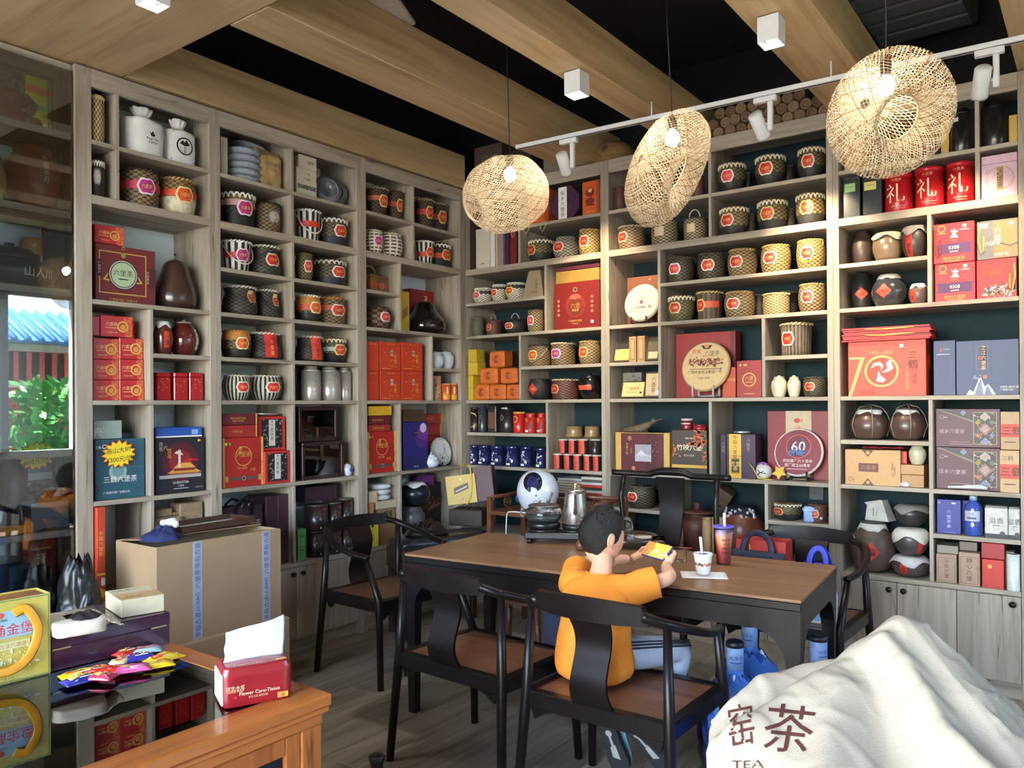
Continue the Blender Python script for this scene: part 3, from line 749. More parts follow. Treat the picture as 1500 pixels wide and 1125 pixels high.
def cake_stand(label,w,h,rimcol,facecol,items,name='tea_cake',cat='tea cake',lean=.22,stand=True,thick=.03,standcol=(40,30,26)):
 """pressed tea cake in printed paper leaning on a small stand; origin at the base under its front"""
 root=thing(name,label,cat);Rr=w/2;zc=h-Rr
 M=Matrix.Translation((0,.03,zc))@Matrix.Rotation(-lean,4,'X')@Matrix.Rotation(pi/2,4,'X')
 mb=MB();mb.lathe([(Rr*.7,-thick),(Rr*.94,-thick*.9),(Rr,-thick*.5),(Rr*.985,-.004),(Rr*.93,0),(0,.0015)],44,M=M)
 mb.build('wrapped_cake',C(k(rimcol),.7,var=.08,scale=30,bump=.4,bscale=60),root)
 pm,mats=decal_meshes(2*Rr,2*Rr,[('c',.5,.5,.465,facecol)]+list(items),-.0018,z0=-Rr)
 M2=Matrix.Translation((0,.03,zc))@Matrix.Rotation(-lean,4,'X')
 pm.v=[tuple(M2@Vector(p))for p in pm.v]
 pm.build('wrapper_print',mats,root)
 if stand:
  mb=MB();s2=C(standcol,.4)
  for sx in(-1,1):
   x=sx*Rr*.42
   mb.prism([(x-.006,0),(x+.006,0),(x+.006,zc*.6),(x-.006,zc*.6)],.08,.095)
   mb.tube([(x,.09,.006),(x,.0,.006),(x,-.012,.02),(x,-.012,max(zc-Rr*.75,.03))],.006,6)
   mb.tube([(x,.09,.006),(x,.088,zc*.95)],.006,6)
  mb.tube([(-Rr*.42,.08,.012),(Rr*.42,.08,.012)],.006,6)
  mb.build('display_stand',s2,root)
 return root
def cakeat(wall,px0,px1,ytop,s,label,rimcol,facecol,items,back=.04,turn=0.0,**kw):
 z=zof(s);c,w,h=span(wall,px0,px1,ytop,z,back)
 o=cake_stand(label,w,h,rimcol,facecol,items,**kw);setdown(o,wall,c,back,z,turn)
 return o
def sack(label,w,h,col,items=None,name='cloth_sack',cat='sack',seed=1,tie=True,neckr=.26,group=None,flat=.75,boxy=.55):
 root=thing(name,label,cat,group=group)
 hb=h*.80
 def sf(u,v):
  a=2*pi*u;f=v
  ca,sa=cos(a),sin(a)
  sq=(abs(ca)**4+abs(sa)**4)**-.25
  body=1-.06*abs(2*f-.9)
  if f<.6:r=(w/2)*body*((1-boxy)+boxy*min(sq,1.18)/1.18*1.05);z=h*.70*f/.6
  elif f<.84:t=(f-.6)/.24;q=.5-.5*cos(pi*t);r=(w/2)*(.95*(1-q)+neckr*q);z=h*(.70+.13*t)
  else:t=(f-.84)/.16;r=(w/2)*(neckr+.22*sin(t*1.57));z=h*(.83+.17*t)
  n1=noise.noise(Vector((ca*1.7+seed,sa*1.7,f*4)));n2=noise.noise(Vector((ca*5+seed,sa*5,f*6)))
  r*=1+.035*n1+.02*n2+(.09*sin(a*9+seed)*min(1,(f-.55)*3)if f>.55 else 0)
  return(r*ca,r*sa*flat,max(z+(.006*n1 if f>.05 else 0),0))
 mb=MB();mb.grid(sf,40,26,0,closed_u=True)
 mb.f.append(list(range(40))[::-1]);mb.m.append(0);mb.s.append(True)
 o=mb.build('cloth_body',C(k(col),.9,var=.07,scale=12,bump=.5,bscale=260),root);solidify(o,.002)
 if tie:MB().tube([(w/2*(neckr+.04)*cos(2*pi*j/20),w/2*(neckr+.04)*sin(2*pi*j/20)*flat,h*.84)for j in range(20)],.0035,6,0,closed=True).build('drawstring',C(k('cream'),.8),root)
 if items:
  dm,mats=decal_meshes(w,h,items,0)
  bvh=BVHTree.FromPolygons(mb.v,mb.f)
  vs=[]
  for p in dm.v:
   hit=bvh.ray_cast(Vector((p[0],-1,p[2])),Vector((0,1,0)))
   vs.append((p[0],(hit[0].y if hit[0]else-w*.3)-.0025+p[1],p[2]))
  dm.v=vs;dm.build('front_print',mats,root)
 return root
def sackat(wall,px0,px1,ytop,s,label,col,back=0.0,turn=0,**kw):
 z=zof(s);bk_=.13
 for _ in range(3):
  c,w,h=span(wall,px0,px1,ytop,z,bk_);bk_=w*.75/2+.008+back
 c,w,h=fit(wall,c,w*1.12,z,h);w/=1.12;c,w=nb(wall,c,w,z,bk_-w/2,bk_+w/2);z+=.0016
 o=sack(label,w,h,col,**kw);setdown(o,wall,c,bk_,z,turn);return o
 # left wall: glass cabinet
def gz(i):return GZ[i]+.001
def gfront(px0,px1,ytop,z,back):return span('L',px0,px1,ytop,z,back)
def seated_figure():
 z=gz(0);c,w,h=gfront(-30,46,96,z,.2);h=min(h,.265)
 r=thing('seated_statue','reddish brown seated laughing monk statue on the top shelf of the glass cabinet','statue')
 mb=MB();S_=w
 mb.lathe([(S_*.52,0),(S_*.56,h*.08),(S_*.50,h*.2),(S_*.42,h*.34),(S_*.40,h*.5),(S_*.33,h*.6),(S_*.16,h*.66),(S_*.12,h*.7)],28,rfun=lambda a,i:1+.05*cos(3*a+i))
 for sx in(-1,1):
  mb.tube([(sx*S_*.32,0,h*.58),(sx*S_*.47,-S_*.12,h*.42),(sx*S_*.40,-S_*.30,h*.28),(sx*S_*.2,-S_*.36,h*.25)],[S_*.13,S_*.12,S_*.09,S_*.07],10)
  mb.tube([(sx*S_*.2,-.02,h*.12),(sx*S_*.5,-S_*.25,h*.10),(sx*S_*.25,-S_*.42,h*.07)],[S_*.16,S_*.14,S_*.09],10)
 mb.build('robed_body',C((116,52,46),.35,var=.3,scale=25,coat=.3),r)
 hd=MB();hd.sphere((0,-S_*.03,h*.83),h*.17,20,14,sc=(1,.95,1.02))
 for sx in(-1,1):
  hd.sphere((sx*h*.165,0,h*.79),h*.05,8,6,sc=(.5,.7,1.6));hd.sphere((sx*h*.08,-h*.13,h*.79),h*.05,8,6)
 hd.sphere((0,-h*.19,h*.82),h*.03,8,6);hd.tube([(-h*.07,-h*.165,h*.75),(0,-h*.185,h*.73),(h*.07,-h*.165,h*.75)],h*.014,6)
 hd.build('head',C((104,86,74),.4,var=.2,scale=20),r)
 setdown(r,'L',c,.2,z+.003,R_(-12))
seated_figure()
boxat('L',50,92,92,gz(0),'yellow and lime foil tea box standing behind the seated statue','tea box',(206,204,60),[('r',.5,.78,1,.12,(232,120,30)),('r',.5,.5,1,.1,(150,190,60)),('r',.5,.22,1,.08,(238,226,90)),('r',.9,.5,.1,1,(120,170,60))],back=.22,d=.06,rough=.25)
jarat('L',14,100,222,gz(1),'large reddish clay jar with white brushed writing in the glass cabinet','vase',(140,72,46),lidc=(140,70,46),coat=.2,lbl=(.62,.5,.62,.1,(141,72,47),'茶香岁月','beige',.11))
jarat('L',-28,20,232,gz(1),'yellow-brown glazed jar left of the reddish clay jar','jar',(150,126,74),lidc=(120,100,64),back=.04)
for px,nm in((78,'left'),(93,'right')):
 jarat('L',px-8,px+10,224,gz(1),'small black round pot %s of two behind the reddish clay jar'%nm,'bowl',(30,28,28),back=.24)
def black_pot():
 z=gz(2);c,w,h=gfront(-42,96,356,z,.17)
 r=thing('black_teapot','wide low black clay pot with white engraved strokes in the glass cabinet','pot')
 c,w,h=fit('L',c,w*1.02,z,h);w/=1.02;R0=w/2
 MB().lathe([(R0*.8,0),(R0*.95,h*.12),(R0,h*.3),(R0*.96,h*.46),(R0*.8,h*.58),(R0*.6,h*.6)],36).build('pot_body',C((30,29,30),.3,var=.2,coat=.3),r)
 MB().lathe([(R0*.62,h*.605),(R0*.6,h*.7),(R0*.5,h*.85),(R0*.3,h*.9),(R0*.12,h*.93),(R0*.1,h),(0,h*1.02)],32).build('lid',C((28,27,28),.3,var=.2,coat=.3),r)
 mb=MB();vs,fs=text_mesh('山人川');s=.05
 mb.add([((R0+.0012)*sin(a*s/R0+.32),-(R0+.0012)*cos(a*s/R0+.32),h*.30+b*s)for a,b in vs],fs);mb.build('lettering',C((206,206,204),.7,var=0),r)
 setdown(r,'L',c,R0+.02,z)
black_pot()
for px0,px1,nm in((26,56,'left'),(76,104,'right')):
 tinat('L',px0,px1,352,gz(2),'red tin with gold lid, %s of two behind the low black pot'%nm,'red',[('r',.8,.4,.2,.6,'white')],lidc='gold',lidh=.3,back=.29)
boxat('L',42,80,684,gz(4),'flat pale tea boxes pile with blue base under the starburst price card','box',(120,124,128),[('r',.5,.85,1,.12,'white'),('r',.5,.7,1,.08,'beige'),('r',.5,.62,1,.05,'blue')],back=.225,d=.1)
def starburst(label,wall,px,py,back,size,lines,rotz=0):
 P=at(px,py,**({'x':-back}if wall=='L' else{'y':back}))
 mb=MB();N=15
 def ring(sc):return[((size*sc*(1 if i%2 else.76))*cos(pi*i/N),(size*.8*sc*(1 if i%2 else.76))*sin(pi*i/N))for i in range(2*N)]
 mb.prism(ring(1),-.001,.0008,0)
 o=mb.build('price_card',C((206,60,30),.6,var=.05));tag(o,label,'price card')
 p=MB();p.prism(ring(.92),-.0022,-.0012,0)
 for j,t in enumerate(lines):
  vs,fs=text_mesh(t);s=size*.34
  p.add([(a*s,-.0026,b*s+size*(.22-.5*j))for a,b in vs],fs,1)
 p.build('card_print',[C((238,210,44),.6,var=.05),C('black' and(24,22,20),.6,var=0)],o)
 o.location=P;o.rotation_euler=(0,R_(-5),face(wall)+rotz)
 return o
starburst('yellow starburst price card with red edge in the glass cabinet','L',53,668,.1,.085,['2013茂圣','600元/饼'])
o=boxat('L',46,103,735,gz(4),'grey paper box carrying the black pig figurine','box',(108,110,116),[('r',.5,.9,1,.16,(140,138,134))],back=.06,d=.15,minh=.08)
def pig():
 z=topof(o);c,w,h=gfront(44,98,703,z,.13)
 r=thing('pig_figurine','glossy black pig figurine standing on the grey box','figurine');m=C((18,17,18),.15,var=.2,coat=.6)
 mb=MB();mb.sphere((0,0,h*.56),w*.36,20,14,sc=(1.15,.75,.85*h/w*1.1))
 for sx in(-.24,.22):
  for sy in(-.12,.12):mb.tube([(sx*w,sy*w,0),(sx*w,sy*w,h*.4)],[.012,.018],10)
 mb.sphere((-w*.38,-.005,h*.64),w*.17,16,10);mb.tube([(-w*.46,-.01,h*.6),(-w*.57,-.012,h*.58)],[.02,.018],12)
 mb.build('pig_body',m,r)
 e=MB()
 for sy in(-1,1):e.add([(-w*.36,sy*.02,h*.82),(-w*.30,sy*.045,h*.98),(-w*.26,sy*.02,h*.82),(-w*.31,sy*.01,h*.8)],[(0,1,2),(0,2,3),(0,3,1),(1,3,2)])
 e.build('ear',m,r);MB().tube([(w*.40,0,h*.62),(w*.46,.01,h*.7),(w*.44,.02,h*.78)],.005,6).build('tail',m,r)
 setdown(r,'L',c,.13,z)
pig()
def crystal():
 z=gz(4);c,w,h=gfront(-8,38,738,z,.08)
 r=thing('crystal_trophy','clear crystal trophy with an orange-yellow base at the cabinet edge','trophy')
 MB().box(-w*.4,w*.4,-.03,.03,0,h*.3,.004).build('base',C((224,150,34),.3),r)
 MB().prism([(-w*.36,h*.3),(w*.36,h*.3),(w*.28,h*.9),(0,h),(-w*.3,h*.8)],-.025,.025).build('crystal_block',glass('crystal',(.92,.96,1)),r)
 setdown(r,'L',c,.08,z)
crystal()
jarat('L',-10,40,672,gz(4),'dark pot at the back left of the pig shelf','jar',(44,46,52),back=.14)
MB_rod=MB().tube([(0,0,.007),(.17,.0,.007)],.0065,10)
c=at(60,771,x=-.03)[1]
o=MB_rod.build('engraved_rod',C((96,84,60),.4,var=.3,scale=90));tag(o,'thin engraved rod lying at the front of the pig shelf','rod');o.location=(-.03,c,gz(4));o.rotation_euler=(0,0,pi/2)
boxat('L',60,104,778,.501,'red gift box with gold brush lettering low in the glass cabinet','gift box',(150,34,36),[('v','茂圣',.42,.6,.16,'gold'),('r',.5,.82,.8,.025,'gold'),('r',.92,.5,.16,1,(190,50,44)),('r',.45,.3,.5,.03,'gold')],back=.2,d=.07)
boxat('L',12,50,828,.501,'dark green gift box beside the root carving','gift box',(32,62,60),lid=.3,back=.16,d=.1)
def root_carving():
 z=.501;c,w,h=gfront(48,102,824,z,.10);c,w,h=fit('L',c,w*1.5,z,h);w/=1.5
 mb=MB()
 def f(u,v):
  a=2*pi*u;p=Vector((cos(a)*2.2,sin(a)*2.2,v*4));n=noise.noise(p)*.5+noise.noise(p*2.7)*.28
  r=(w*.5)*(1-.55*v**1.5)*(1+.55*n)*(1 if v<.97 else.1)
  return(r*cos(a),r*sin(a)*.7,h*v)
 mb.grid(f,44,30,0,closed_u=True)
 o=mb.build('root_carving',C((40,30,28),.4,var=.4,scale=30,coat=.2));tag(o,'knobbly dark root carving at the bottom of the glass cabinet','carving');setdown(o,'L',c,.10,z)
root_carving()
# left wall, first bay (beside the glass cabinet)
bk('L',128,152,136,'s1','cream','tall pale banded basket half hidden behind the cabinet post',None)
sackat('L',176,237,145,'s1','white drawstring cloth sack with teapot emblem, left of the pair on top','white',seed=1.3,items=[('c',.58,.42,.05,'black',.035),('p',[(.50,.47),(.53,.42),(.56,.45)],'black'),('c',.58,.47,.02,'black'),('t',"King's Tea",.58,.33,.065,'black'),('t','茗茶世家',.58,.26,.05,'black')])
sackat('L',240,303,165,'s1','white drawstring cloth sack with round mountain emblem, right of the pair on top','white',seed=5.1,items=[('o',.52,.40,.19,.16,'black'),('c',.52,.40,.155,(222,220,214)),('p',[(.36,.44),(.44,.52),(.50,.48),(.56,.54),(.68,.44),(.52,.40)],'black'),('v','六堡茶',.52,.36,.07,'black'),('r',.5,.70,.6,.03,'grey'),('r',.5,.1,.7,.03,'grey')])
bk('L',124,150,229,'s2','bw','dark and white round basket half hidden by the cabinet post, second row','sil')
bk('L',176,231,247,'s2','tan','tan drum basket with magenta teapot tag below the white sacks','mag',turn=.35,band=((214,60,90),.42,.62))
bk('L',233,286,260,'s2','tanpale','tan basket with pale lower half and orange tag below the white sacks','ora',turn=.35,band=((220,80,40),.45,.62))
TEAP=[('r',.86,.5,.27,1,(206,70,50)),('n',.86,.5,.26,.9,40,.09,'gold',3),('o',.68,.5,.27,.2,(226,180,80)),('c',.68,.47,.13,(214,150,70)),('t','六堡茶',.33,.6,.19,(240,200,130)),('r',.33,.42,.4,.025,(240,200,130)),('t','净含量 200克',.35,.2,.08,(240,200,130))]
mb0=boxat('L',139,228,362,'s4','maroon gift box with gold frame and round green seal beside the brown gourd jar','gift box',(112,30,38),[('f',.45,.52,.78,.74,.018,'gold'),('p',[(.12,.38),(.3,.66),(.45,.7),(.6,.66),(.78,.38),(.6,.36),(.3,.36)],(206,164,60)),('p',[(.16,.40),(.3,.62),(.6,.62),(.74,.40),(.58,.39),(.3,.39)],(112,30,38)),('c',.45,.5,.27,(40,36,34)),('o',.45,.5,.25,.23,(190,186,170)),('c',.45,.5,.215,(178,200,160)),('t','六堡茶',.45,.53,.12,'black'),('r',.45,.42,.16,.02,'black'),('c',.45,.84,.035,'green'),('o',.45,.84,.05,.04,'ored'),('o',.45,.965,.03,.02,'gold'),('r',.93,.5,.14,.34,(84,22,30)),('v','中国黑茶',.86,.5,.055,'beige'),('r',.05,.58,.1,.3,(84,22,30)),('v','广西特产',.06,.58,.05,'beige'),('t','净含量 500克',.68,.16,.035,'gold'),('t','广西梧州茶厂有限公司',.45,.05,.05,'gold')],back=.05,d=.09)
boxat('L',138,182,331,topof(mb0),'small red tea carton lying on top of the maroon gift box','tea carton',(186,38,42),TEAP,back=.05,d=.08,rough=.25)
jarat('L',230,287,380,'s4','tall pear-shaped dark brown gourd jar with a stalk, first left bay','gourd',(62,42,36),lidc=(58,38,32),rough=.25)
tc='glossy red tea carton with a gold ring, '
row0=[]
for i,(x0,x1,nm)in enumerate(((136,175,'left'),(176,221,'right'))):
 zz='s6'
 for j,(yt,rn)in enumerate(((557,'bottom'),(527,'third'),(496,'second'))):
  q=boxat('L',x0,x1,yt,zz,tc+'%s of the %s row in the stack'%(nm,rn),'tea carton',(192,40,44),TEAP,back=.05+.004*j,d=.07,group='stacked red tea cartons',rough=.22,coat=.4);zz=topof(q)
 row0 .append(zz)
boxat('L',147,195,463,max(row0),tc+'large one of the top row','tea carton',(192,40,44),TEAP,back=.05,d=.07,group='stacked red tea cartons',rough=.22,coat=.4)
boxat('L',134,146.5,463,max(row0),tc+'cut by the post in the top row','tea carton',(192,40,44),[],back=.05,d=.07,group='stacked red tea cartons',rough=.22,coat=.4)
boxat('L',192,206,471,max(row0),tc+'set behind in the top row','tea carton',(186,40,40),[('n',.5,.5,.8,.9,30,.1,'gold',4)],back=.13,d=.07,group='stacked red tea cartons',rough=.22)
jarat('L',225,252,472,'s5','small red-brown glazed jar with orange paper label','jar',(92,44,34),coat=.6,rough=.2,paper=('white',.18),lbl=(.3,.5,.45,-.1,'ored','六堡','black',.18))
jarat('L',254,297,474,'s5','glossy dark red jar with white vertical label','globe',(88,32,30),coat=.7,rough=.15,lidc=(150,140,140),lbl=(.16,.62,.5,.55,'white','陈年六堡','black',.12))
for i,(x0,x1,nm)in enumerate(((229,251,'left'),(255,276,'middle'),(278,299,'right'))):
 tinat('L',x0,x1,546,'s6','glossy red rectangular tea tin, %s of the three'%nm,(176,30,34),[('n',.5,.55,.7,.5,14,.05,'gold',i)],square=True,lidh=.16,d=.09,rough=.18,coat=.6,back=.02,group='three red tins')
sg=boxat('L',139,212,643,'s7','blue-green gift box with white lettering under the starburst price card','gift box',(40,84,100),[('c',.45,.46,.15,(150,176,160)),('c',.45,.46,.1,(110,150,150)),('t','三鶴六堡茶',.5,.33,.115,'white'),('t','广西梧州茶厂有限公司',.42,.11,.045,'white'),('o',.18,.88,.035,.025,'white'),('t','三鶴',.06,.87,.05,'white'),('r',.8,.52,.3,.006,(80,120,130))],back=.04,d=.12)
boxat('L',137,195,634,'s7','blue-green gift box standing behind the one with the starburst price card','gift box',(46,88,104),[('c',.6,.97,.03,'gold')],back=.17,d=.08)
boxat('L',137,179,616,topof(sg),'pale sage box lying on the blue-green gift box','box',(150,166,156),[('t','舟',.15,.4,.5,'white')],back=.06,d=.1)
starburst('yellow starburst price card with red edge stuck on a blue-green gift box','L',174,665,.028,.088,['高山大树','¥300元/饼'])
pb=boxat('L',228,300,641,'s7','dark gift box printed with a palace gate and a white column','gift box',(34,32,44),[('c',.5,.56,.36,(84,24,34)),('c',.5,.56,.22,(138,34,38)),('r',.5,.3,.86,.06,(176,172,168)),('r',.58,.36,.6,.07,(150,96,70)),('p',[(.22,.36),(.34,.42),(.82,.42),(.94,.36)],(214,150,60)),('p',[(.34,.44),(.46,.54),(.70,.54),(.82,.44)],(220,160,70)),('r',.58,.42,.44,.05,(140,40,36)),('r',.475,.62,.05,.32,(220,212,196)),('p',[(.37,.72),(.44,.70),(.56,.68),(.5,.74),(.42,.76)],(220,212,196)),('p',[(.46,.52),(.66,.62),(.9,.58),(.64,.56)],(196,40,36)),('v','茂圣',.1,.85,.08,'beige'),('t','六',.19,.83,.09,(230,200,150)),('v','堡茶',.27,.72,.09,(226,150,60)),('t','LIUBAOTEA',.5,.19,.06,'white'),('t','六堡茶',.5,.13,.04,'white'),('r',.5,.08,.3,.008,'white'),('t','净含量 1千克',.88,.08,.025,'beige'),('c',.88,.94,.03,(214,190,40),.02)],back=.035,d=.1)
boxat('L',228,296,626,topof(pb),'bright blue flat box lying on the palace gate gift box','box',(40,84,170),[('r',.84,.5,.14,.5,(140,180,230)),('r',.5,.08,1,.14,'white')],back=.04,d=.14)
boxat('L',137,152,736,'s7' and Z['cab']+.001,'tall red-orange carton with gold writing at the bottom beside the cabinet post','carton',(190,62,34),[('v','中国六堡茶',.45,.62,.05,'gold'),('r',.5,.3,1,.02,'yellow'),('r',.7,.22,.5,.08,'white'),('c',.4,.1,.05,(236,170,30))],back=-.02,d=.12)
pz=Z['cab']+.001
def packet(px0,px1,yt,z,back,label,dd=.1,sl=False):
 c,w,h=span('L',px0,px1,yt,z,back);c,w,h=fit('L',c,w,z,h)
 mb=MB()
 me=MB().box(-w/2,w/2,0,dd,0,h,.006)
 o=me.build('paper_packet',C((156,132,102),.85,var=.14,scale=22,bump=.6,bscale=40));tag(o,label,'packet','brown paper packets')
 if sl:MB().box(-w*.36,w*.36,-.0012,0,h*.28,h*.5,.0005).build('slot',C((30,24,20),.8),o)
 else:
  f=MB();f.add([(-w/2,-.0012,h*.5),(-w*.1,-.004,h*.95),(w*.1,-.004,h*.95),(w/2,-.0012,h*.5)],[(0,3,2,1)]);solidify(f.build('folded_flap',C((150,126,96),.85,var=.12),o),.0015)
 setdown(o,'L',c,back,z);o['_t']=z+h;return o
q0=packet(228,274,757,pz,.05,'brown cardboard packet with a dark slot, bottom of the first left bay',.12,True)
packet(228,253,746,topof(q0),.06,'small brown paper packet, left on the slotted packet');q2=packet(254,270,750,topof(q0),.06,'small brown paper packet, right on the slotted packet')
q3=packet(280,308,760,pz,.05,'brown paper packet right of the slotted packet');packet(272,309,735,topof(q3),.05,'large brown paper packet with folded end, topmost right')
# left wall, middle bay
def wrapped_cakes(wall,px0,px1,ytop,s,n,label,col,group,back=0.0):
 z=zof(s);c,w,h=span(wall,px0,px1,ytop,z,.12);c,w,h=fit(wall,c-.004,w*1.14,z,h);w/=1.14;hh=h/n
 nm=['bottom','second','third','fourth','topmost']if n==5 else['bottom','middle','topmost']
 for i in range(n):
  mb=MB();R0=w/2
  mb.lathe([(R0*.72,0),(R0*.95,hh*.2),(R0,hh*.5),(R0*.92,hh*.85),(R0*.5,hh*.97),(0,hh*.9)],30,rfun=lambda a,q,i=i:1+.018*sin(a*9+i*2)+.012*sin(a*17+q))
  o=mb.build('wrapped_tea_cake',C(col,.75,var=.14,scale=40,bump=.5,bscale=70))
  tag(o,'%s, %s of the stack'%(label,nm[min(i,n-1)]if i<n-1 else 'topmost'),'tea cake',group)
  setdown(o,wall,c+.004*((i*7)%3-1),w/2+.02+back,z+i*hh+.0004*i,i*1.3)
 return c,w,z+h
wrapped_cakes('L',332,380,221,'s1',5,'grey-blue paper wrapped tea cake on the top shelf',(150,158,170),'grey wrapped tea cakes')
boxat('L',323,334,201,'s1','cream paper packet at the left end of the middle bay top shelf','packet',(196,188,164),[],back=.04,d=.06)
o=MB().lathe([(.08,0),(.105,.01),(.11,.02),(.09,.034),(0,.04)],32,rfun=lambda a,q:1+.015*sin(a*11)).build('wrapped_tea_cake',C((146,152,166),.75,var=.14,bump=.5,bscale=70));tag(o,'grey wrapped tea cake leaning tilted behind the brown paper bag','tea cake')
P=at(372,224,x=-.26);o.location=(-.225,P[1]-.06,P[2]-.015);o.rotation_euler=(R_(-10),R_(8),0)
def crumpled_bag(px0,px1,yt,s):
 z=zof(s);c,w,h=span('L',px0,px1,yt,z,.1);c,w,h=fit('L',c,w*1.1,z,h*1.06);w/=1.1;h/=1.06
 r=thing('paper_bag','crumpled brown paper bag of tea on the top shelf','paper bag')
 def sf(u,v):
  a=2*pi*u;sq=(abs(cos(a))**5+abs(sin(a))**5)**-.2
  n=noise.noise(Vector((cos(a)*2,sin(a)*2,v*5)))
  x,y=w/2*.93*sq*cos(a),.07*sq*sin(a)*(1 if v<.8 else 1-.8*(v-.8)/.2)
  return(x*(1+.05*n),y*(1+.15*n),h*v*(1+.03*n))
 mb=MB();mb.grid(sf,40,18,0,closed_u=True);mb.f.append(list(range(40))[::-1]);mb.m.append(0);mb.s.append(True)
 mb.f.append([17*40+i for i in range(40)]);mb.m.append(0);mb.s.append(False)
 mb.build('bag_body',C((178,148,98),.8,var=.12,scale=20,bump=.8,bscale=30),r)
 MB().box(-w*.42,w*.42,-.01,.012,h*.93,h*1.02,.004).build('folded_top',C((170,140,92),.8,var=.12),r)
 print_on(r,w,h,[('t','六堡茶',.62,.6,.1,(90,74,50)),('r',.62,.45,.4,.012,(90,74,50))],-.078)
 setdown(r,'L',c,.12,z)
crumpled_bag(384,424,217,'s1')
q=boxat('L',434,464,248,'s1','cream tea box with black printing, lower of two stacked on the top shelf','tea box',(206,198,172),[('t','六堡',.55,.82,.09,'black'),('t','六堡茶',.55,.62,.1,'black'),('r',.5,.32,.9,.16,(90,90,80)),('n',.5,.3,.9,.15,30,.05,(206,198,172),5)],d=.09)
boxat('L',438,464,227,topof(q),'small cream tea box on top of the other cream box','tea box',(206,198,172),[('t','六堡茶',.6,.5,.26,'black')],d=.08)
for i,(x0,x1,yt)in enumerate(((463,492,243),(475,505,247),(490,520,250),(504,523,250))):
 z=zof('s1');c,w,h=span('L',x0-2,x1,yt,z,.08);c,w,h=fit('L',c,w*1.08,z,h);R0=min(h,w)/2
 r=thing('bagged_tea_cake','dark grey tea cake in clear plastic, %s of the four leaning upright'%['first','second','third','fourth'][i],'tea cake',group='plastic wrapped upright tea cakes')
 M=Matrix.Translation((0,0,R0))@Matrix.Rotation(R_(-14),4,'X')@Matrix.Rotation(pi/2,4,'X')
 MB().lathe([(R0*.7,-.022),(R0*.95,-.018),(R0,-.008),(R0*.93,0),(R0*.3,.002),(R0*.28,-.004),(0,-.006)],34,M=M).build('pressed_cake',C((92,94,100),.4,var=.3,scale=25,coat=.6),r)
 MB().tube([tuple(M@Vector((R0*.72*cos(t),R0*.72*sin(t),.003)))for t in[2*pi*j/28 for j in range(28)]],.0016,5,closed=True).build('wrapper_ring',C((170,174,182),.3,var=.1),r)
 setdown(r,'L',c,.06+.028*i,z,R_(-24))
MBAY=[(323,370,280,'s2','bw','dark and white rimmed basket with magenta tag, second row of the middle bay','mag',.35,dict(mid=(.55,.85,(120,96,60)),band=((196,150,150),.55,.72))),(369,414,296,'s2','tan','tan basket with a silver tag, second row of the middle bay','sil',.5,{}),(433,467,306,'s2','ribs','black and white striped basket with red band, second row, right column',None,.2,dict(band=((206,62,44),.42,.60),handle=((226,222,214),'hang'))),(468,504,318,'s2','navy','dark blue-bottomed basket with white rim, second row, right column','red',.4,{}),(324,366,351,'s3','ribs','black and white striped basket with a hanging handle, third row, left column','mag',.4,dict(band=((214,50,50),.40,.58),handle=((226,222,214),'hang'))),(366,408,358,'s3','dark','black ribbed basket with white rim and red tag, third row, left column','red',.45,{}),(434,457,369,'s3','olive','narrow olive basket with red tag, third row, right column','red',.2,dict(rim2=None,dark=None)),(469,513,381,'s3','navy','olive basket with white scalloped rim and navy bottom, third row, right column','red',.45,{}),(327,374,417,'s4','dark','dark stake basket with pale rim, left of the fourth row pair','dred',.9,dict(tagw=.05,tagz=.62)),(375,421,423,'s4','dark','dark stake basket with pale rim and rope, right of the fourth row pair','dred',.8,dict(tagw=.05,tagz=.62,handle=((40,36,33),'hang'))),(434,467,430,'s4','orangeband','small basket with white rim and orange band, fourth row, right column','ora',.5,dict(band=((220,90,60),.4,.62),rim=(230,226,214))),(467,513,435,'s4','tan','round brown basket with an orange lid edge and red tag, fourth row','red',.4,dict(rim=(176,122,60),band=((216,100,60),.48,.66))),(326,365,481,'s5','orangeband','dark basket with a broad orange collar, fifth row, left column','ora',.3,{}),(366,413,485,'s5','dark','dark basket with a wide red paper strip, fifth row, left column',None,.15,dict(strip=(196,42,40))),(435,471,490,'s5','dark','dark basket with a narrow orange-red paper strip, fifth row, right column',None,.2,dict(strip=(206,66,48),ink=(30,24,22))),(471,513,493,'s5','olive','green and black basket with white scalloped rim, fifth row, right column','ored',.4,dict(band=((176,190,180),.45,.6))),(327,365,546,'s6','ribsd','black finely striped basket with red tag, left of the sixth row pair','red',.35,{}),(369,414,547,'s6','ribsd','black finely striped basket with red tag, right of the sixth row pair','red',.35,{}),]
for x0,x1,yt,s,st,ds,tg,tn,kw in MBAY:bk('L',x0,x1,yt,s,st,ds,tg,tn,**kw)
jarat('L',456,470,385,'s3','dark glazed pot at the back between two baskets in the third row','jar',(34,32,32),back=.12)
for x0,x1,yt,nm,bk_ in((444,467,535,'left',0),(469,495,536,'middle',0),(496,518,537,'right',0)):
 tinat('L',x0,x1,yt,'s6','silver tea canister with narrow neck, %s of the three in front'%nm,(186,180,172),[('n',.5,.5,.5,.7,9,.06,(110,106,100),len(nm))],neck=.62,lidh=.14,rough=.28,metal=.5,group='silver tea canisters')
for x0,x1,nm in((436,447,'left'),(461,475,'middle'),(489,503,'right')):
 tinat('L',x0,x1,540,'s6','dull steel canister at the back, %s between the silver ones'%nm,(96,94,92),neck=.62,lidh=.14,rough=.4,metal=.5,back=.12,group='dull canisters behind')
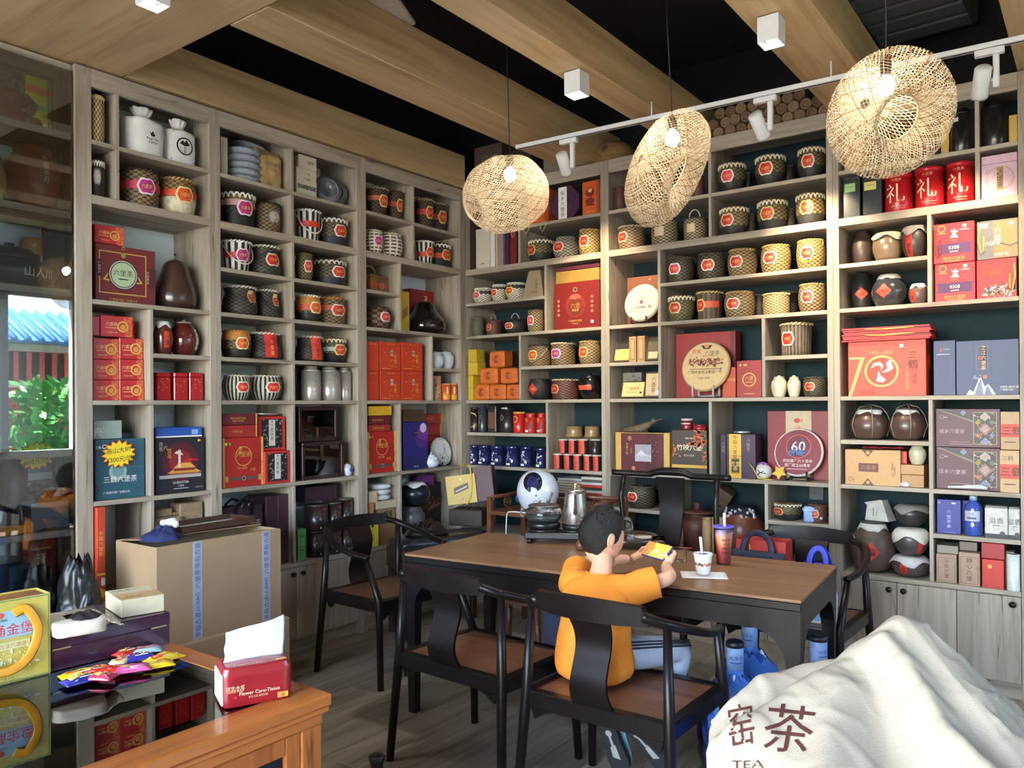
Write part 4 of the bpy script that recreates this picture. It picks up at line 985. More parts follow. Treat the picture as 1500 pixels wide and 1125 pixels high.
GOLDRED=[('t','六堡茶',.5,.66,.12,'gold'),('o',.5,.62,.2,.185,'gold'),('v','茂圣',.42,.74,.08,(236,200,90)),('n',.8,.55,.3,.3,24,.05,'dred',2),('r',.5,.17,1,.06,(86,74,66)),('c',.5,.17,.07,(60,52,48)),('o',.5,.17,.05,.035,(170,156,130)),('r',.06,.17,.13,.12,(206,140,60)),('r',.93,.17,.13,.12,(206,140,60)),('t','广西六堡茶',.45,.38,.05,'gold'),('c',.07,.88,.03,(230,200,50)),('r',.16,.88,.05,.05,(120,170,70)),('t','六堡',.72,.34,.07,'gold')]
q=boxat('L',326,386,641,'s7','red gift box with gold medallion and grey belt, middle bay','gift box',(172,36,34),GOLDRED,edge=(.05,(206,168,80)),d=.09)
q2=boxat('L',325,377,623,topof(q),'flat red box with gold end, lower of the two on the gold medallion box','gift box',(160,40,38),[('r',.98,.5,.05,1,'gold'),('t','六堡茶礼盒',.42,.5,.2,'gold')],d=.12)
boxat('L',325,377,606,topof(q2),'flat maroon box with gold lettering, topmost on the gold medallion box','gift box',(104,28,34),[('r',.98,.5,.05,1,'gold'),('t','茂圣六堡茶礼盒装',.45,.6,.2,'gold'),('t','中国广西梧州',.45,.35,.2,'gold')],d=.12)
REDBLK=[('r',.5,.5,.78,.86,'black'),('n',.5,.5,.7,.8,70,.07,(170,166,160),11),('r',.5,.5,.24,.8,(196,192,184)),('r',.5,.5,.2,.76,(214,210,202)),('v','六堡槟榔',.5,.54,.12,'black'),('r',.5,.1,.28,.08,(60,58,56)),('c',.5,.84,.025,'black')]
q=boxat('L',388,436,660,'s7','red framed black-patterned tea box with pale label, lower of two','tea box',(188,40,36),REDBLK,back=.02,d=.1)
q2=boxat('L',378,418,610,topof(q),'red framed black-patterned tea box with pale label, upper of two','tea box',(196,42,36),REDBLK,back=.05,d=.1)
o=MB().lathe([(.05,0),(.075,.004),(.082,.014),(.08,.016),(.07,.007),(0,.005)],30).build('metal_dish',C((176,176,172),.3,.8));tag(o,'shallow silver dish lying on the upper black-patterned tea box','dish');setdown(o,'L',q2 .location[1],.12,topof(q2))
def case_frame(label,px0,px1,yt,s,back,seed,withcard):
 z=zof(s);c,w,h=span('L',px0,px1,yt,z,back)
 r=thing('shadow_box',label,'display box');m=C((48,22,26),.35,var=.25,coat=.3);t=.022
 mb=MB()
 for a in((-w/2,w/2,0,t),(-w/2,w/2,h-t,h),(-w/2,-w/2+t,t,h-t),(w/2-t,w/2,t,h-t)):mb.box(a[0],a[1],0,.08,a[2],a[3],.003)
 mb.build('frame',m,r)
 MB().box(-w/2+t,w/2-t,.07,.078,t,h-t,0).build('backing',C((236,160,62),.6,var=.2,scale=9),r)
 for i,x in enumerate((-.22,.18)):
  jw=w*.17;jb=MB();jh=h*(.55 if i==0 else.66)
  jb.lathe([(jw*.75,t),(jw,t+jh*.25),(jw*1.02,t+jh*.5),(jw*.7,t+jh*.72),(jw*.62,t+jh*.78),(jw*.72,t+jh*.82),(jw*.68,t+jh*.98),(jw*.3,t+jh)],22)
  jb.v=[(p[0]+x*w,p[1]*.32+.04,p[2])for p in jb.v]
  jb.build('miniature_jar',C((34,30,28),.35,var=.2,coat=.3),r)
 if withcard:MB().box(-w*.22,w*.1,.012,.018,t,h*.5,.001).build('card',C((104,40,32),.5,var=.1),r)
 MB().box(-w/2+t,w/2-t,.006,.009,t,h-t,0).build('glass_pane',pane_glass(),r)
 setdown(r,'L',c,back,z);r['_t']=z+h
 return r
q=case_frame('dark framed glass display box with jars, lower of two in the middle bay',443,504,647,'s7',.03,1,True)
case_frame('dark framed glass display box with jars, upper of two in the middle bay',438,495,596,topof(q),.06,2,False)
jarat('L',506,522,679,'s7','tiny blue and white porcelain jar beside the lower display box','jar',(206,212,222),coat=.7,rough=.15,lidc=(120,104,70),diamond=(.4,.5,.2,(58,86,150),None,None,.1))
def gift_bag(wall,px0,px1,yt,z,back,label,col,items,d=.09,hcol=None,hkind='ribbon',rot=0,cat='gift bag',group=None):
 c,w,h=span(wall,px0,px1,yt,z,back);c,w,h=fit(wall,c,w,z,h);w-=.003;h*=.88 if hkind=='ribbon' and hcol else 1
 mb=MB();t=.002
 mb.box(-w/2,w/2,0,t,0,h,0);mb.box(-w/2,w/2,d-t,d,0,h,0);mb.box(-w/2,-w/2+t,t,d-t,0,h,0);mb.box(w/2-t,w/2,t,d-t,0,h,0);mb.box(-w/2+t,w/2-t,t,d-t,0,t,0)
 o=mb.build('gift_bag',C(k(col),.5,var=.06));tag(o,label,cat,group)
 if items:print_on(o,w,h,items,0)
 if hcol:
  for yy in(-.003,d+.003):
   if hkind=='ribbon':
    pts=[(-w*.22,yy,h*.86),(-w*.2,yy-.004,h*1.02),(-w*.06,yy-.01,h*1.10),(w*.08,yy-.012,h*1.06),(w*.2,yy-.004,h*1.0),(w*.22,yy,h*.86)]
    MB().tube(pts,.009,8,flat=(.15,1)).build('handle',C(k(hcol),.4,var=.1),o)
   else:
    pts=[(w*.22*cos(pi-pi*i/16),yy-.004*sin(pi*i/16),h*.94+h*hkind*sin(pi*i/16))for i in range(17)]
    MB().tube(pts,.003,6).build('handle',C(k(hcol),.6),o)
 setdown(o,wall,c,back,z,rot);o['_t']=z+h;return o
gift_bag('L',326,385,728,pz,.05,'dark plum gift bag with pale lettering and black ribbon bow',(52,28,42),[('t','广西六堡茶',.6,.72,.1,'beige'),('t','茂圣黑茶 中国名茶',.6,.6,.05,'beige'),('v','茂圣',.06,.7,.09,'beige')],hcol=(24,20,22))
mb=MB()
rg=random.Random(4)
for i in range(7):
 a=i*.9;mb.tube([(0,-.012,0),(.05*cos(a),-.02-.01*rg.random(),.03*sin(a)),(.09*cos(a+.3),-.016,.035*sin(a+.3)-.02)],[.004,.012,.007],6,flat=(.18,1))
c,w,h=span('L',352,372,735,pz,.04);o=mb.build('ribbon_bow',C((22,19,21),.35,var=.1));tag(o,'black ribbon bow tied at the top of the plum gift bag','bow');setdown(o,'L',c,.03,.93)
boxat('L',390,407,726,pz,'tall plum box beside the plum gift bag, left of two','gift box',(58,30,44),[],back=.04,d=.16)
boxat('L',408,425,724,pz,'tall plum box beside the plum gift bag, right of two','gift box',(64,34,46),[],back=.04,d=.16)
TINP=[('t','六堡',.6,.84,.09,(214,70,50)),('n',.62,.85,.4,.1,8,.05,(206,60,44),4),('v','槟榔香',.55,.5,.1,(170,120,90)),('v','茶',.2,.55,.06,(160,150,140)),('c',.35,.12,.035,(190,170,130)),('c',.55,.12,.035,(190,170,130)),('c',.75,.12,.035,(190,170,130))]
rows=[(449,477,776,'front left'),(478,498,775,'middle'),(499,518,770,'right')]
for x0,x1,yt,nm in rows:
 t1=tinat('L',x0,x1,yt,pz,'black round tea tin with red and gold print, lower %s'%nm,(38,30,30),TINP,lidc=(40,32,30),lidh=.07,group='black round tea tins')
 tinat('L',x0,x1,{449:738,478:735,499:729}[x0],topof(t1,.001),'black round tea tin with red and gold print, upper %s'%nm,(44,32,32),TINP,lidc=(70,60,54),lidh=.07,group='black round tea tins')
q=boxat('L',436,449,801,pz,'green tea carton, lower of two beside the black tins','tea carton',(92,160,100),[('t','绿茶',.5,.75,.16,'black')],d=.1)
q=boxat('L',436,449,775,topof(q),'green tea carton, upper of two beside the black tins','tea carton',(96,166,106),[('t','绿茶',.5,.6,.16,'black')],d=.1)
boxat('L',447,494,712,'s7' and.86,'dark plum box resting on the black round tins','gift box',(60,32,46),[],back=.1,d=.16)
# left wall, bay by the corner
for x0,x1,yt,s,st,ds,tg,tn,kw in[(535,565,274,'s1','brownr','brown tapered basket with orange tag, left on the top row by the corner','ora',.6,dict(band=((206,110,70),.5,.66))),(564,593,279,'s1','brown','dark brown tapered basket with orange tag, second on the top row by the corner','ora',.6,dict(band=((206,80,50),.45,.6))),(609,632,290,'s1','brownr','small brown basket with red band, third on the top row by the corner','ored',.4,dict(band=((210,60,46),.42,.60))),(631,669,300,'s1','brownr','wide dark brown basket with braided rim, last on the top row by the corner','ora',.5,dict(band=((210,84,60),.40,.58))),(536,558,335,'s2','lattice','small black and white lattice basket with pink tag by the corner','mag',.2,{}),(558,593,342,'s2','lattice','large pale lattice basket without a tag by the corner',None,.2,{}),(609,632,352,'s2','ribs','small dark basket with orange tag, second row by the corner','ored',.4,dict(band=((214,80,50),.3,.5))),(632,664,357,'s2','bw','dark basket with white rim and red band, second row by the corner','ored',.5,dict(band=((206,70,50),.35,.55))),(536,567,447,'s4','bumpy','bulging brown plaited basket with pink tag under the picnic hamper','pink',.5,{}),]:bk('L',x0,x1,yt,s,st,ds,tg,tn,**kw)
def hamper():
 z=zof('s3');c,w,h=span('L',537,574,387,z,.14);c,w,h=fit('L',c,w*1.30,z,h*1.75);w/=1.30;h/=1.75
 r=thing('picnic_hamper','square brown woven hamper with arched bamboo handle and red band','basket')
 m=C((134,96,56),.6,var=.3,scale=70,bump=.6,bscale=90);d=w*.8
 mb=MB();mb.box(-w/2,w/2,-d/2,d/2,0,h*.8,.004)
 mb.build('woven_body',m,r)
 MB().box(-w/2-.003,w/2+.003,-d/2-.003,d/2+.003,h*.8,h,.006).build('lid',m,r)
 MB().box(-w/2-.002,w/2+.002,-d/2-.002,d/2+.002,h*.34,h*.5,.001).build('paper_band',C((206,70,46),.5),r)
 tg,mats=decal_meshes(w,h,[('c',.62,.42,.2,(232,208,180),.16),('c',.62,.42,.16,(206,54,44),.13),('t','六堡茶',.62,.42,.1,'gold')],-d/2-.004);tg.build('label_tag',mats,r)
 pts=[(w*.46*cos(a),0,h*.7+h*.9*sin(a)**.7 if sin(a)>0 else h*.7)for a in[pi*i/18 for i in range(19)]]
 MB().tube(pts,.008,8,flat=(.5,1.3)).build('handle',C((132,100,62),.5,var=.15),r)
 MB().lathe([(.006,0),(.007,.004),(0,.006)],10,M=Matrix.Translation((0,-d/2-.006,h*.82))@Matrix.Rotation(pi/2,4,'X')).build('clasp',C((60,50,40),.4),r)
 setdown(r,'L',c,.15,z,R_(14))
hamper()
boxat('L',587,600,427,'s4','yellow gift box with a cut-out window left of the black gourd jar','gift box',(216,186,52),[('p',[(.2,.3),(.8,.42),(.8,.66),(.2,.54)],(150,130,60))],back=.1,d=.08)
boxat('L',601,636,425,'s4','tall dark red box with gold tab behind the black gourd jar','gift box',(150,30,36),[('r',.64,.8,.14,.16,'gold')],back=.262,d=.075)
boxat('L',634,653,427,'s4','tall red gift box with black panels right of the black gourd jar','gift box',(150,34,34),[('r',.4,.62,.6,.3,(80,20,24)),('v','六堡茶',.35,.62,.08,'gold'),('r',.5,.16,1,.24,(40,30,40)),('n',.5,.16,.8,.2,20,.05,'white',3)],back=.25,d=.08)
jarat('L',600,643,441,'s4','glossy black gourd jar with a stalk in front of the red boxes','pear',(24,20,20),lidc=(26,22,22),rough=.15,coat=.7)
OR6=[('r',.5,.86,1,.012,(150,36,24)),('t','三鹤六堡茶',.5,.92,.07,(236,150,80)),('r',.56,.62,.12,.2,(186,180,172)),('r',.56,.62,.08,.1,(120,116,112)),('v','槟榔',.72,.44,.14,(236,170,70)),('n',.66,.25,.4,.3,14,.06,(236,170,70),5),('c',.2,.62,.02,(240,200,120)),('r',.3,.07,.4,.02,(236,170,70))]
for i,(x0,x1,nm)in enumerate(((537,555.5,'left'),(556.5,587.5,'middle'),(588.5,619,'right'))):
 q=boxat('L',x0,x1,543.5,'s6','orange-red tea box with silver clasp, lower %s of the six'%nm,'tea box',(200,62,34),OR6 if i else OR6[:2]+OR6[3:4],back=.03,d=.1,group='six orange-red tea boxes')
 boxat('L',x0,x1,500.5+.8*i,topof(q),'orange-red tea box with silver clasp, upper %s of the six'%nm,'tea box',(204,64,34),OR6 if i else OR6[:2]+OR6[3:4],back=.03,d=.1,group='six orange-red tea boxes')
for x0,x1,nm in((629,646,'left'),(647,668,'right')):
 jarat('L',x0,x1,517,1.7126,'white ribbed porcelain jar with a red stripe, %s of two'%nm,'vase',(206,216,224),coat=.6,rough=.2,lidc=(206,216,224),lbl=(.08,.55,.5,.8,(170,40,50),None,None,.1))
tinat('L',634,644,551,'s6','flower patterned tin cut by the divider beside two orange tins',(196,176,130),[('n',.5,.5,.9,.9,40,.12,'ored',8)],back=.02)
for x0,x1,nm in((645,657,'left'),(658,669,'right')):
 tinat('L',x0,x1,562,'s6','orange and yellow striped small tin, %s of two'%nm,(222,96,44),[('r',.5,.2,1,.3,(236,170,50)),('r',.35,.6,.2,.4,(240,200,160))],lidh=.06,lidc=(240,180,120))
q=boxat('L',540,584,632,'s7','red gift box with gold medallion and grey belt, bay by the corner','gift box',(172,36,34),GOLDRED,edge=(.06,(206,176,70)),d=.09)
q2=boxat('L',539,572,622,topof(q),'thin red box lying on the corner gold medallion box','gift box',(160,40,38),[('t','六堡茶礼盒装',.45,.5,.4,'gold')],d=.12)
q2=boxat('L',539,571,609,topof(q2),'thin maroon box between red box and yellow box','gift box',(104,28,34),[('t','茂圣六堡茶礼盒',.45,.5,.25,'gold')],d=.12)
boxat('L',539,574,595,topof(q2),'yellow box topmost on the stack by the corner','gift box',(214,172,40),[],d=.13)
q=boxat('L',591,627,618,'s7','tall violet-blue gift box with a pale moon','gift box',(44,40,118),[('c',.78,.68,.24,(78,42,120)),('c',.80,.76,.16,(112,54,140)),('c',.80,.87,.10,(206,196,230)),('r',.5,.14,1,.3,(34,36,96)),('r',.5,.77,.12,.1,(30,26,50)),('t','六堡茶',.5,.77,.03,'gold'),('t','中秋礼盒',.5,.06,.04,'white')],d=.09,b=.003)
boxat('L',590,622,600,topof(q),'dark brown wooden box lying on the violet-blue gift box','box',(74,56,42),[('r',.5,.5,1,.04,(50,38,28))],d=.13)
q=boxat('L',628,661,637,'s7','red gift box behind the white tea cake by the corner','gift box',(168,34,34),[('n',.3,.5,.5,.5,20,.07,'gold',6)],back=.20,d=.08)
q=boxat('L',627,663,620,topof(q),'thin red box lying on the red box by the corner','gift box',(170,46,40),[('r',.96,.5,.08,1,'gold')],back=.19,d=.11)
boxat('L',627,664,606,topof(q),'thin red box with gold end, topmost behind the white tea cake','gift box',(172,48,44),[('r',.96,.5,.08,1,'gold'),('t','六堡茶',.45,.5,.3,'gold')],back=.18,d=.12)
cakeat('L',638,666,640,'s7','small white tea cake with ink brush figures on a stand',(206,206,198),(222,222,214),[('v','六堡茶',.62,.58,.12,'black'),('n',.55,.3,.4,.2,16,.08,(80,80,76),4),('o',.5,.5,.44,.42,(150,160,170))],back=.05)
def teapot():
 z=zof('s7');c,w,h=span('L',622,639,662,z,.05)
 r=thing('white_teapot','small round white porcelain teapot before the violet-blue box','teapot');m=C((214,220,228),.15,var=.03,coat=.6)
 MB().lathe([(w*.25,0),(w*.42,h*.12),(w*.5,h*.35),(w*.42,h*.6),(w*.25,h*.72)],24).build('pot_body',m,r)
 MB().lathe([(w*.27,h*.72),(w*.22,h*.8),(w*.06,h*.85),(w*.08,h*.95),(0,h)],20).build('lid',m,r)
 MB().tube([(-w*.4,0,h*.4),(-w*.62,0,h*.55),(-w*.66,0,h*.68)],[.012,.007,.006],8).build('spout',m,r)
 MB().tube([(w*.42,0,h*.55),(w*.62,0,h*.5),(w*.6,0,h*.3),(w*.44,0,h*.25)],.004,6).build('handle',m,r)
 setdown(r,'L',c,.045,z,R_(70))
teapot()
q=boxat('L',555,579,745,pz,'brown carton with a green photo panel beside the yellow carton','carton',(150,118,84),[('r',.55,.82,.5,.22,(60,62,40)),('n',.55,.82,.45,.2,24,.04,(190,200,80),7)],back=.03,d=.13)
q=boxat('L',552,582,733,topof(q),'flat cream box under the stack of white wrapped cakes','box',(190,176,146),[],back=.03,d=.13)
wrapped_cakes('L',553,583,706,topof(q),3,'white paper wrapped tea cake beside the corner divider',(206,206,206),'white wrapped tea cakes')
q=boxat('L',540,555,765,pz,'yellow tea carton with black writing in the corner bay','tea carton',(214,196,60),[('v','六堡茶',.4,.5,.14,'black'),('c',.4,.85,.06,'black')],back=.0,d=.12)
q=boxat('L',540,548,737,topof(q),'small orange carton on the yellow tea carton','carton',(206,138,90),[],back=.03,d=.1)
boxat('L',540,553,720,topof(q),'beige card box leaning on the small orange carton','box',(204,184,146),[],back=.02,d=.07)
jarat('L',590,617,742,pz,'grey glazed pot under the dark blue jar','drum' if False else 'vase',(88,88,90),rough=.4)
jarat('L',590,623,707,.745,'dark blue jar with white cloth top and orange-red label','jar',(26,30,42),coat=.4,paper=('white',.16),lbl=(.24,.7,.5,.9,'ored','陈年六堡','black',.13),seed=3)
tinat('L',609,631,695,.86,'purple round tin behind the dark blue jar',(120,64,130),[],back=.16)
boxat('L',622,664,706,pz,'black and red gift box with brown brush figures behind the leather bench','gift box',(34,24,26),[('r',.5,.55,.94,.22,(90,26,28)),('n',.5,.55,.9,.2,40,.08,(170,130,90),9),('r',.1,.4,.16,.6,(130,26,30))],back=.20,d=.12)
# back wall, bay by the corner
gift_bag('R',684,697,312,zof('s2'),.05,'narrow black gift bag with a pale cord at the corner post',(36,24,28),[],hcol='beige',hkind=.25)
boxat('R',697,717,335,'s2','tall off-white gift box in the corner of the back wall','gift box',(196,188,172),[('r',.5,.12,.3,.02,(120,100,80))],back=.02,d=.14)
boxat('R',718,725,335,'s2','narrow white box beside the tall off-white gift box','gift box',(210,208,206),[],back=.03,d=.14)
boxat('R',726,737,330,'s2','lavender grey box with a yellow cord line, back wall corner','gift box',(140,122,136),[('r',.12,.5,.14,1,'yellow')],back=.03,d=.14)
boxat('R',738,746,330,'s2','thin dark plum box in the corner cell','gift box',(58,30,46),[],back=.05,d=.14)
gift_bag('R',747,757,334,zof('s2'),.04,'narrow dark red gift bag with a cord loop, corner cell',(106,24,32),[],hcol=(170,130,120),hkind=-.2)
ORB=[('c',.45,.68,.15,(120,30,26),.13),('c',.45,.73,.07,(236,180,100),.06),('c',.45,.42,.16,(120,34,28),.1),('r',.45,.3,.5,.05,(120,34,28)),('n',.45,.55,.5,.6,30,.05,(120,34,28),7),('t','六堡茶礼',.45,.1,.07,(240,160,90)),('r',.92,.5,.16,1,(160,66,30))]
boxat('R',775,803,277,'s1','tall orange patterned tea box half behind the left woven lamp','tea box',(196,86,36),ORB,d=.1,back=.03)
boxat('R',853,879,265,'s1','tall orange patterned tea box at the right of the octagonal box','tea box',(200,90,38),ORB,d=.1,back=.03)
def octagon():
 z=zof('s1');c,w,h=span('R',807,851,274,z,.06);R0=h/2/cos(pi/8)
 r=thing('octagonal_box','octagonal dark purple gift box with a white vertical label','gift box')
 MB().prism([(R0*cos(pi/8+i*pi/4),h/2+R0*sin(pi/8+i*pi/4))for i in range(8)],0,.05).build('box_body',C((70,36,66),.4,var=.08),r)
 print_on(r,h,h,[('r',.42,.5,.3,1.02,'white'),('v','瑶乡六堡茶',.42,.5,.15,'black'),('c',.62,.58,.04,'black')],-.001)
 setdown(r,'R',c,.05,z)
octagon()
def cord(label,wall,pts,col,r=.0025):
 o=MB().tube(pts,r,6).build('cord',C(k(col),.6,var=.1));tag(o,label,'cord');return o
for px,py,ds in((769,322,'beige cord loop hanging over the shelf edge below the first orange tea box'),(793,318,'beige cord loop dangling below the plum octagonal box')):
 P=at(px,py,y=-.004);zz=Z['s1']
 cord(ds,'R',[(P[0]+.012,.03,zz+.004),(P[0]+.01,-.002,zz+.004),(P[0]-.012,-.006,zz-.04),(P[0]+.01,-.006,zz-.07),(P[0]+.035,-.006,zz-.03),(P[0]+.03,-.002,zz+.004),(P[0]+.03,.03,zz+.004)],'ltan')
RB1=[(773,808,350,'s2','olive','dark olive basket with white rim, first under the octagonal box','dred',-.3,{}),(808,848,346,'s2','greywhite','grey speckled ball basket with red tag under the octagonal box','red',-.1,{}),(849,879,334,'s2','yellow','yellow basket with red tag and handle at the oak post','red',.0,{}),(686,714,422,'s3','whitepot','low white-grey pot basket with pink tag, first of three on a short shelf','pink',-.1,{}),(714,742,416,'s3','whitepot','white pot basket with red tag, second of three on a short shelf','red',-.1,dict(mid=(.66,.8,(40,36,34)))),(742,770,413,'s3','whitepot','white pot basket with orange tag, third of three on a short shelf','ora',-.1,dict(mid=(.6,.8,(44,38,34)))),(684,702,463,'s4','greenish','grey-green basket beside the corner post below the white pots',None,0,{}),(702,734,468,'s4','redbrown','red-brown square-weave basket with loop handle and dark tag','dred',-.2,dict(handle=((150,140,130),'up'))),(742,771,466,'s4','black','black basket with red tag and pale loop between brown and tan baskets','red',-.1,dict(handle=((170,166,160),'up'),rim=(40,36,34))),(774,797,452,'s4','straw','tall tan barrel basket with pink tag beside the big red box','pink',-.1,dict(rim=(120,104,70))),(772,804,503,'s5','tan','tan basket with hanging handle and orange tag right of the orange pyramid','ora',-.1,dict(handle=((190,160,110),'hang'))),(804,842,500,'s5','tan','tan basket with magenta tag right of the orange pyramid','mag',-.1,dict(rim=(210,190,150))),(849,880,497,'s5','straw','yellowish barrel basket with red tag at the post, above the black jar','ored',-.1,{}),(811,847,553,'s6','redbrown','brown checkered basket with pale rim below the magenta-tagged basket','dred',-.4,dict(rim=(200,180,140))),]
for x0,x1,yt,s,st,ds,tg,tn,kw in RB1:bk('R',x0,x1,yt,s,st,ds,tg,tn,**kw)
jarat('R',772,803,555,'s6','dark clay pot with red tag left of the brown checkered basket','bowl',(36,31,30),rough=.6,coat=0,diamond=(.36,.5,-.1,(196,60,44),'六堡','gold',.12))
jarat('R',850,881,551,'s6','glossy black jar with orange tag and band at the post','bowl',(22,20,20),rough=.2,lidc=(24,22,22),lbl=(.7,.2,.5,-.1,(214,84,40),None,None,.1))
def wedge():
 z=zof('s3');c,w,h=span('R',766,797,397,z,.05)
 o=MB().prism([(-w/2,0),(w/2,0),(w*.36,h),(-w*.18,h)],0,.05).build('wedge_box',C((150,132,104),.6,var=.06));tag(o,'beige trapezoid tea box beside the white pot baskets','tea box')
 print_on(o,w,h,[('v','六堡茶',.68,.5,.12,'black'),('r',.6,.2,.3,.02,'black')],0);setdown(o,'R',c,.04,z)
wedge()
q=boxat('R',812,879,413,'s4','big dark red gift box with gold dragon medallion under a gold box','gift box',(112,22,22),[('r',.47,.5,.94,1,(120,24,23)),('c',.47,.5,.25,(146,42,28)),('c',.47,.47,.2,(112,44,28)),('t','六堡',.47,.5,.12,(196,130,70)),('t','特级茶',.47,.40,.06,(230,180,100)),('p',[(.33,.66),(.40,.74),(.54,.74),(.60,.66),(.47,.63)],(220,90,70)),('c',.47,.84,.05,(60,60,56)),('o',.47,.84,.05,.04,(210,160,120)),('c',.1,.62,.03,(220,120,90)),('c',.1,.52,.03,(220,120,90)),('c',.1,.42,.03,(220,120,90)),('c',.1,.32,.03,(220,120,90)),('c',.84,.66,.03,(220,120,90)),('c',.84,.56,.03,(220,120,90)),('c',.84,.46,.03,(220,120,90)),('c',.84,.36,.03,(220,120,90)),('t','广西梧州六堡茶',.47,.17,.05,'gold'),('t','中国名茶',.47,.11,.04,'gold'),('r',.84,.13,.06,.06,(180,190,210))],d=.1,back=.03)
q=boxat('R',814,878,395,topof(q),'flat gold box lying on the big dark red gift box','gift box',(156,124,60),[],d=.12,back=.04)
boxat('R',813,878,389,topof(q),'thin plum lid box topmost on the gold box','gift box',(84,30,46),[],d=.12,back=.035)
CUBE=[('c',.5,.5,.30,(150,52,26)),('o',.5,.5,.27,.24,(220,130,60)),('t','六堡',.5,.5,.26,(216,140,70)),('n',.08,.5,.1,.7,8,.06,(236,190,130),2),('n',.92,.5,.1,.7,8,.06,(236,190,130),3)]
def cube(x0,x1,yt,z,ds):return boxat('R',x0,x1,yt,z,'rounded orange tea box with a dark round seal, %s of the pyramid'%ds,'tea box',(206,108,46),CUBE,d=.12,back=.05,group='orange tea boxes in a pyramid',b=.012)
b1=cube(694,715.5,563,'s6','bottom left');b2=cube(716,740,563,'s6','bottom middle');b3=cube(741,760.5,563,'s6','bottom right')
zz=max(topof(x)for x in(b1,b2,b3));c1=cube(702,728,539,zz,'middle left');c2=cube(732,757,539,zz,'middle right')
cube(716,738,514,max(topof(c1),topof(c2)),'topmost')
zz='s6'
for i,yt in enumerate((569,550,531,512)):
 q=boxat('R',685.5,[693,693,699.5,698][i],yt,zz,'yellow tea carton beside the orange pyramid, %s of the column'%['bottom','second','third','topmost'][i],'tea carton',(196,164,44),[],d=.1,back=.012);zz=topof(q)
zz='s6'
for i,yt in enumerate((563,538,514)):
 q=boxat('R',738,750,yt,zz,'olive-brown box behind the orange pyramid, %s of three'%['lower','middle','upper'][i],'box',(116,92,44),[],d=.08,back=.22);zz=topof(q)
def rt(x0,x1,yt,ds,col,items=(),**kw):return tinat('R',x0,x1,yt,'g',ds,col,items,**kw)
rt(687,699,597,'dark brown round tin with a gold ring at the corner post',(40,30,28),[('o',.4,.5,.3,.26,'gold')],lidh=.08)
rt(699,713,594,'steel-grey canister with narrow neck in the dark tin row',(66,74,84),[('n',.5,.5,.4,.6,8,.08,(150,160,170),2)],neck=.5,lidh=.12,metal=.4)
rt(714,727,594,'square picture tin with copper panel in the dark tin row',(52,44,40),[('r',.45,.45,.7,.6,(110,70,50)),('r',.92,.5,.1,.9,(140,150,160))],square=True,lidh=.1)
rt(734,754,594,'purple-black canister with white emblem in the dark tin row',(42,32,38),[('q',.4,.55,.1,'white'),('r',.6,.9,.4,.05,(170,170,170))],neck=.55,lidh=.15)
rt(750,769,603,'bright red tea tin with gold lid and gold seal',(190,34,38),[('o',.4,.65,.16,.12,'gold'),('t','六堡茶',.45,.28,.12,'gold')],lidc='gold',lidh=.1,back=-.0)
for x0,x1,nm in((770,786,'left'),(787,799.5,'right')):
 rt(x0,x1,605,'red tea canister with stepped lid and gold strokes, %s of two'%nm,(178,44,36),[('t','茶',.4,.65,.24,'gold'),('r',.35,.12,.4,.1,'white'),('p',[(.6,.2),(.8,.2),(.8,.6),(.7,.5)],(40,44,90))],neck=.8,lidh=.22)
for i,(x0,x1,yt)in enumerate(((687,698,652),(700,718,652),(721,738,653),(743,760,653),(764,779,654),(786,800,656))):
 tinat('R',x0,x1,yt,'s7','dark blue tea tin with white plum branch, %s of the row'%['first','second','third','fourth','fifth','last'][i],(30,36,84),[('p',[(.3,.3),(.34,.3),(.5,.75),(.46,.75)],(190,196,220)),('n',.45,.5,.4,.5,12,.1,(206,212,230),20+i),('r',.35,.12,.45,.1,'white')],lidh=.2,group='dark blue tea tins',rough=.15,coat=.6)
for i,(x0,x1)in enumerate(((829,855),(857,879))):
 z=zof('s7')
LJ=[('r',.58,.46,.56,.9,(206,66,44)),('v','六堡茶',.58,.46,.2,'black')]
zt=[]
for i,(x0,x1)in enumerate(((811,825),(826,839),(840,853.5),(855,868),(868.5,881))):
 q=tinat('R',x0,x1,664+.5*i,'s7','small black jar with orange-red label, lower row, %s'%['first','second','third','fourth','fifth'][i],(40,36,36),LJ,lidc='silver',lidh=.1,group='small black jars with red labels');zt.append(q['_t'])
for i,(x0,x1)in enumerate(((819,832),(833,846),(847,862),(865,880))):
 tinat('R',x0,x1,643,max(zt)+.002,'small black jar with orange-red label, upper row, %s'%['first','second','third','fourth'][i],(40,36,36),LJ if i<3 else[],lidc='silver',lidh=.1,group='small black jars with red labels',back=.004)
def wooden_plank_shelf():
 pass
for i,(x0,x1)in enumerate(((829,855),(856,880))):
 bkk=tinat('R',x0,x1,664-40,'s7','tall kraft canister behind the small black jars, %s'%['left','right'][i],(120,96,64),[],lidc=(150,124,86),lidh=.25,neck=.8,back=.12)
zz=pz
for i,(yt,cc)in enumerate(((735,(60,50,46)),(727,(150,60,40)),(720,(196,186,164)),(713,(70,66,60)),(706,(206,200,186)))):
 pass
mz=Z['cab']+.16
for i in range(8):
 cc=[(60,54,50),(190,182,160),(120,50,40),(206,200,188),(70,64,60),(196,180,120),(50,46,44),(210,204,190)][i]
 x0=at(826,722,y=.06)[0];x1=at(858,722,y=.06)[0]
 o=MB().box(-.115,.115,0,.2,0,.017,.001).build('magazine',C(cc,.5,var=.1));tag(o,'magazine in the left pile behind the humidifier, number %s from the bottom'%['one','two','three','four','five','six','seven','eight'][i],'magazine','magazines behind the humidifier')
 o.location=((x0+x1)/2-.02+.004*(i%3),.05,.803+i*.0178)
 MB().box(-.114,.114,.0005,.199,.002,.015,0).build('pages',C((216,212,200),.8,var=.05),o,(0,-.001,0))
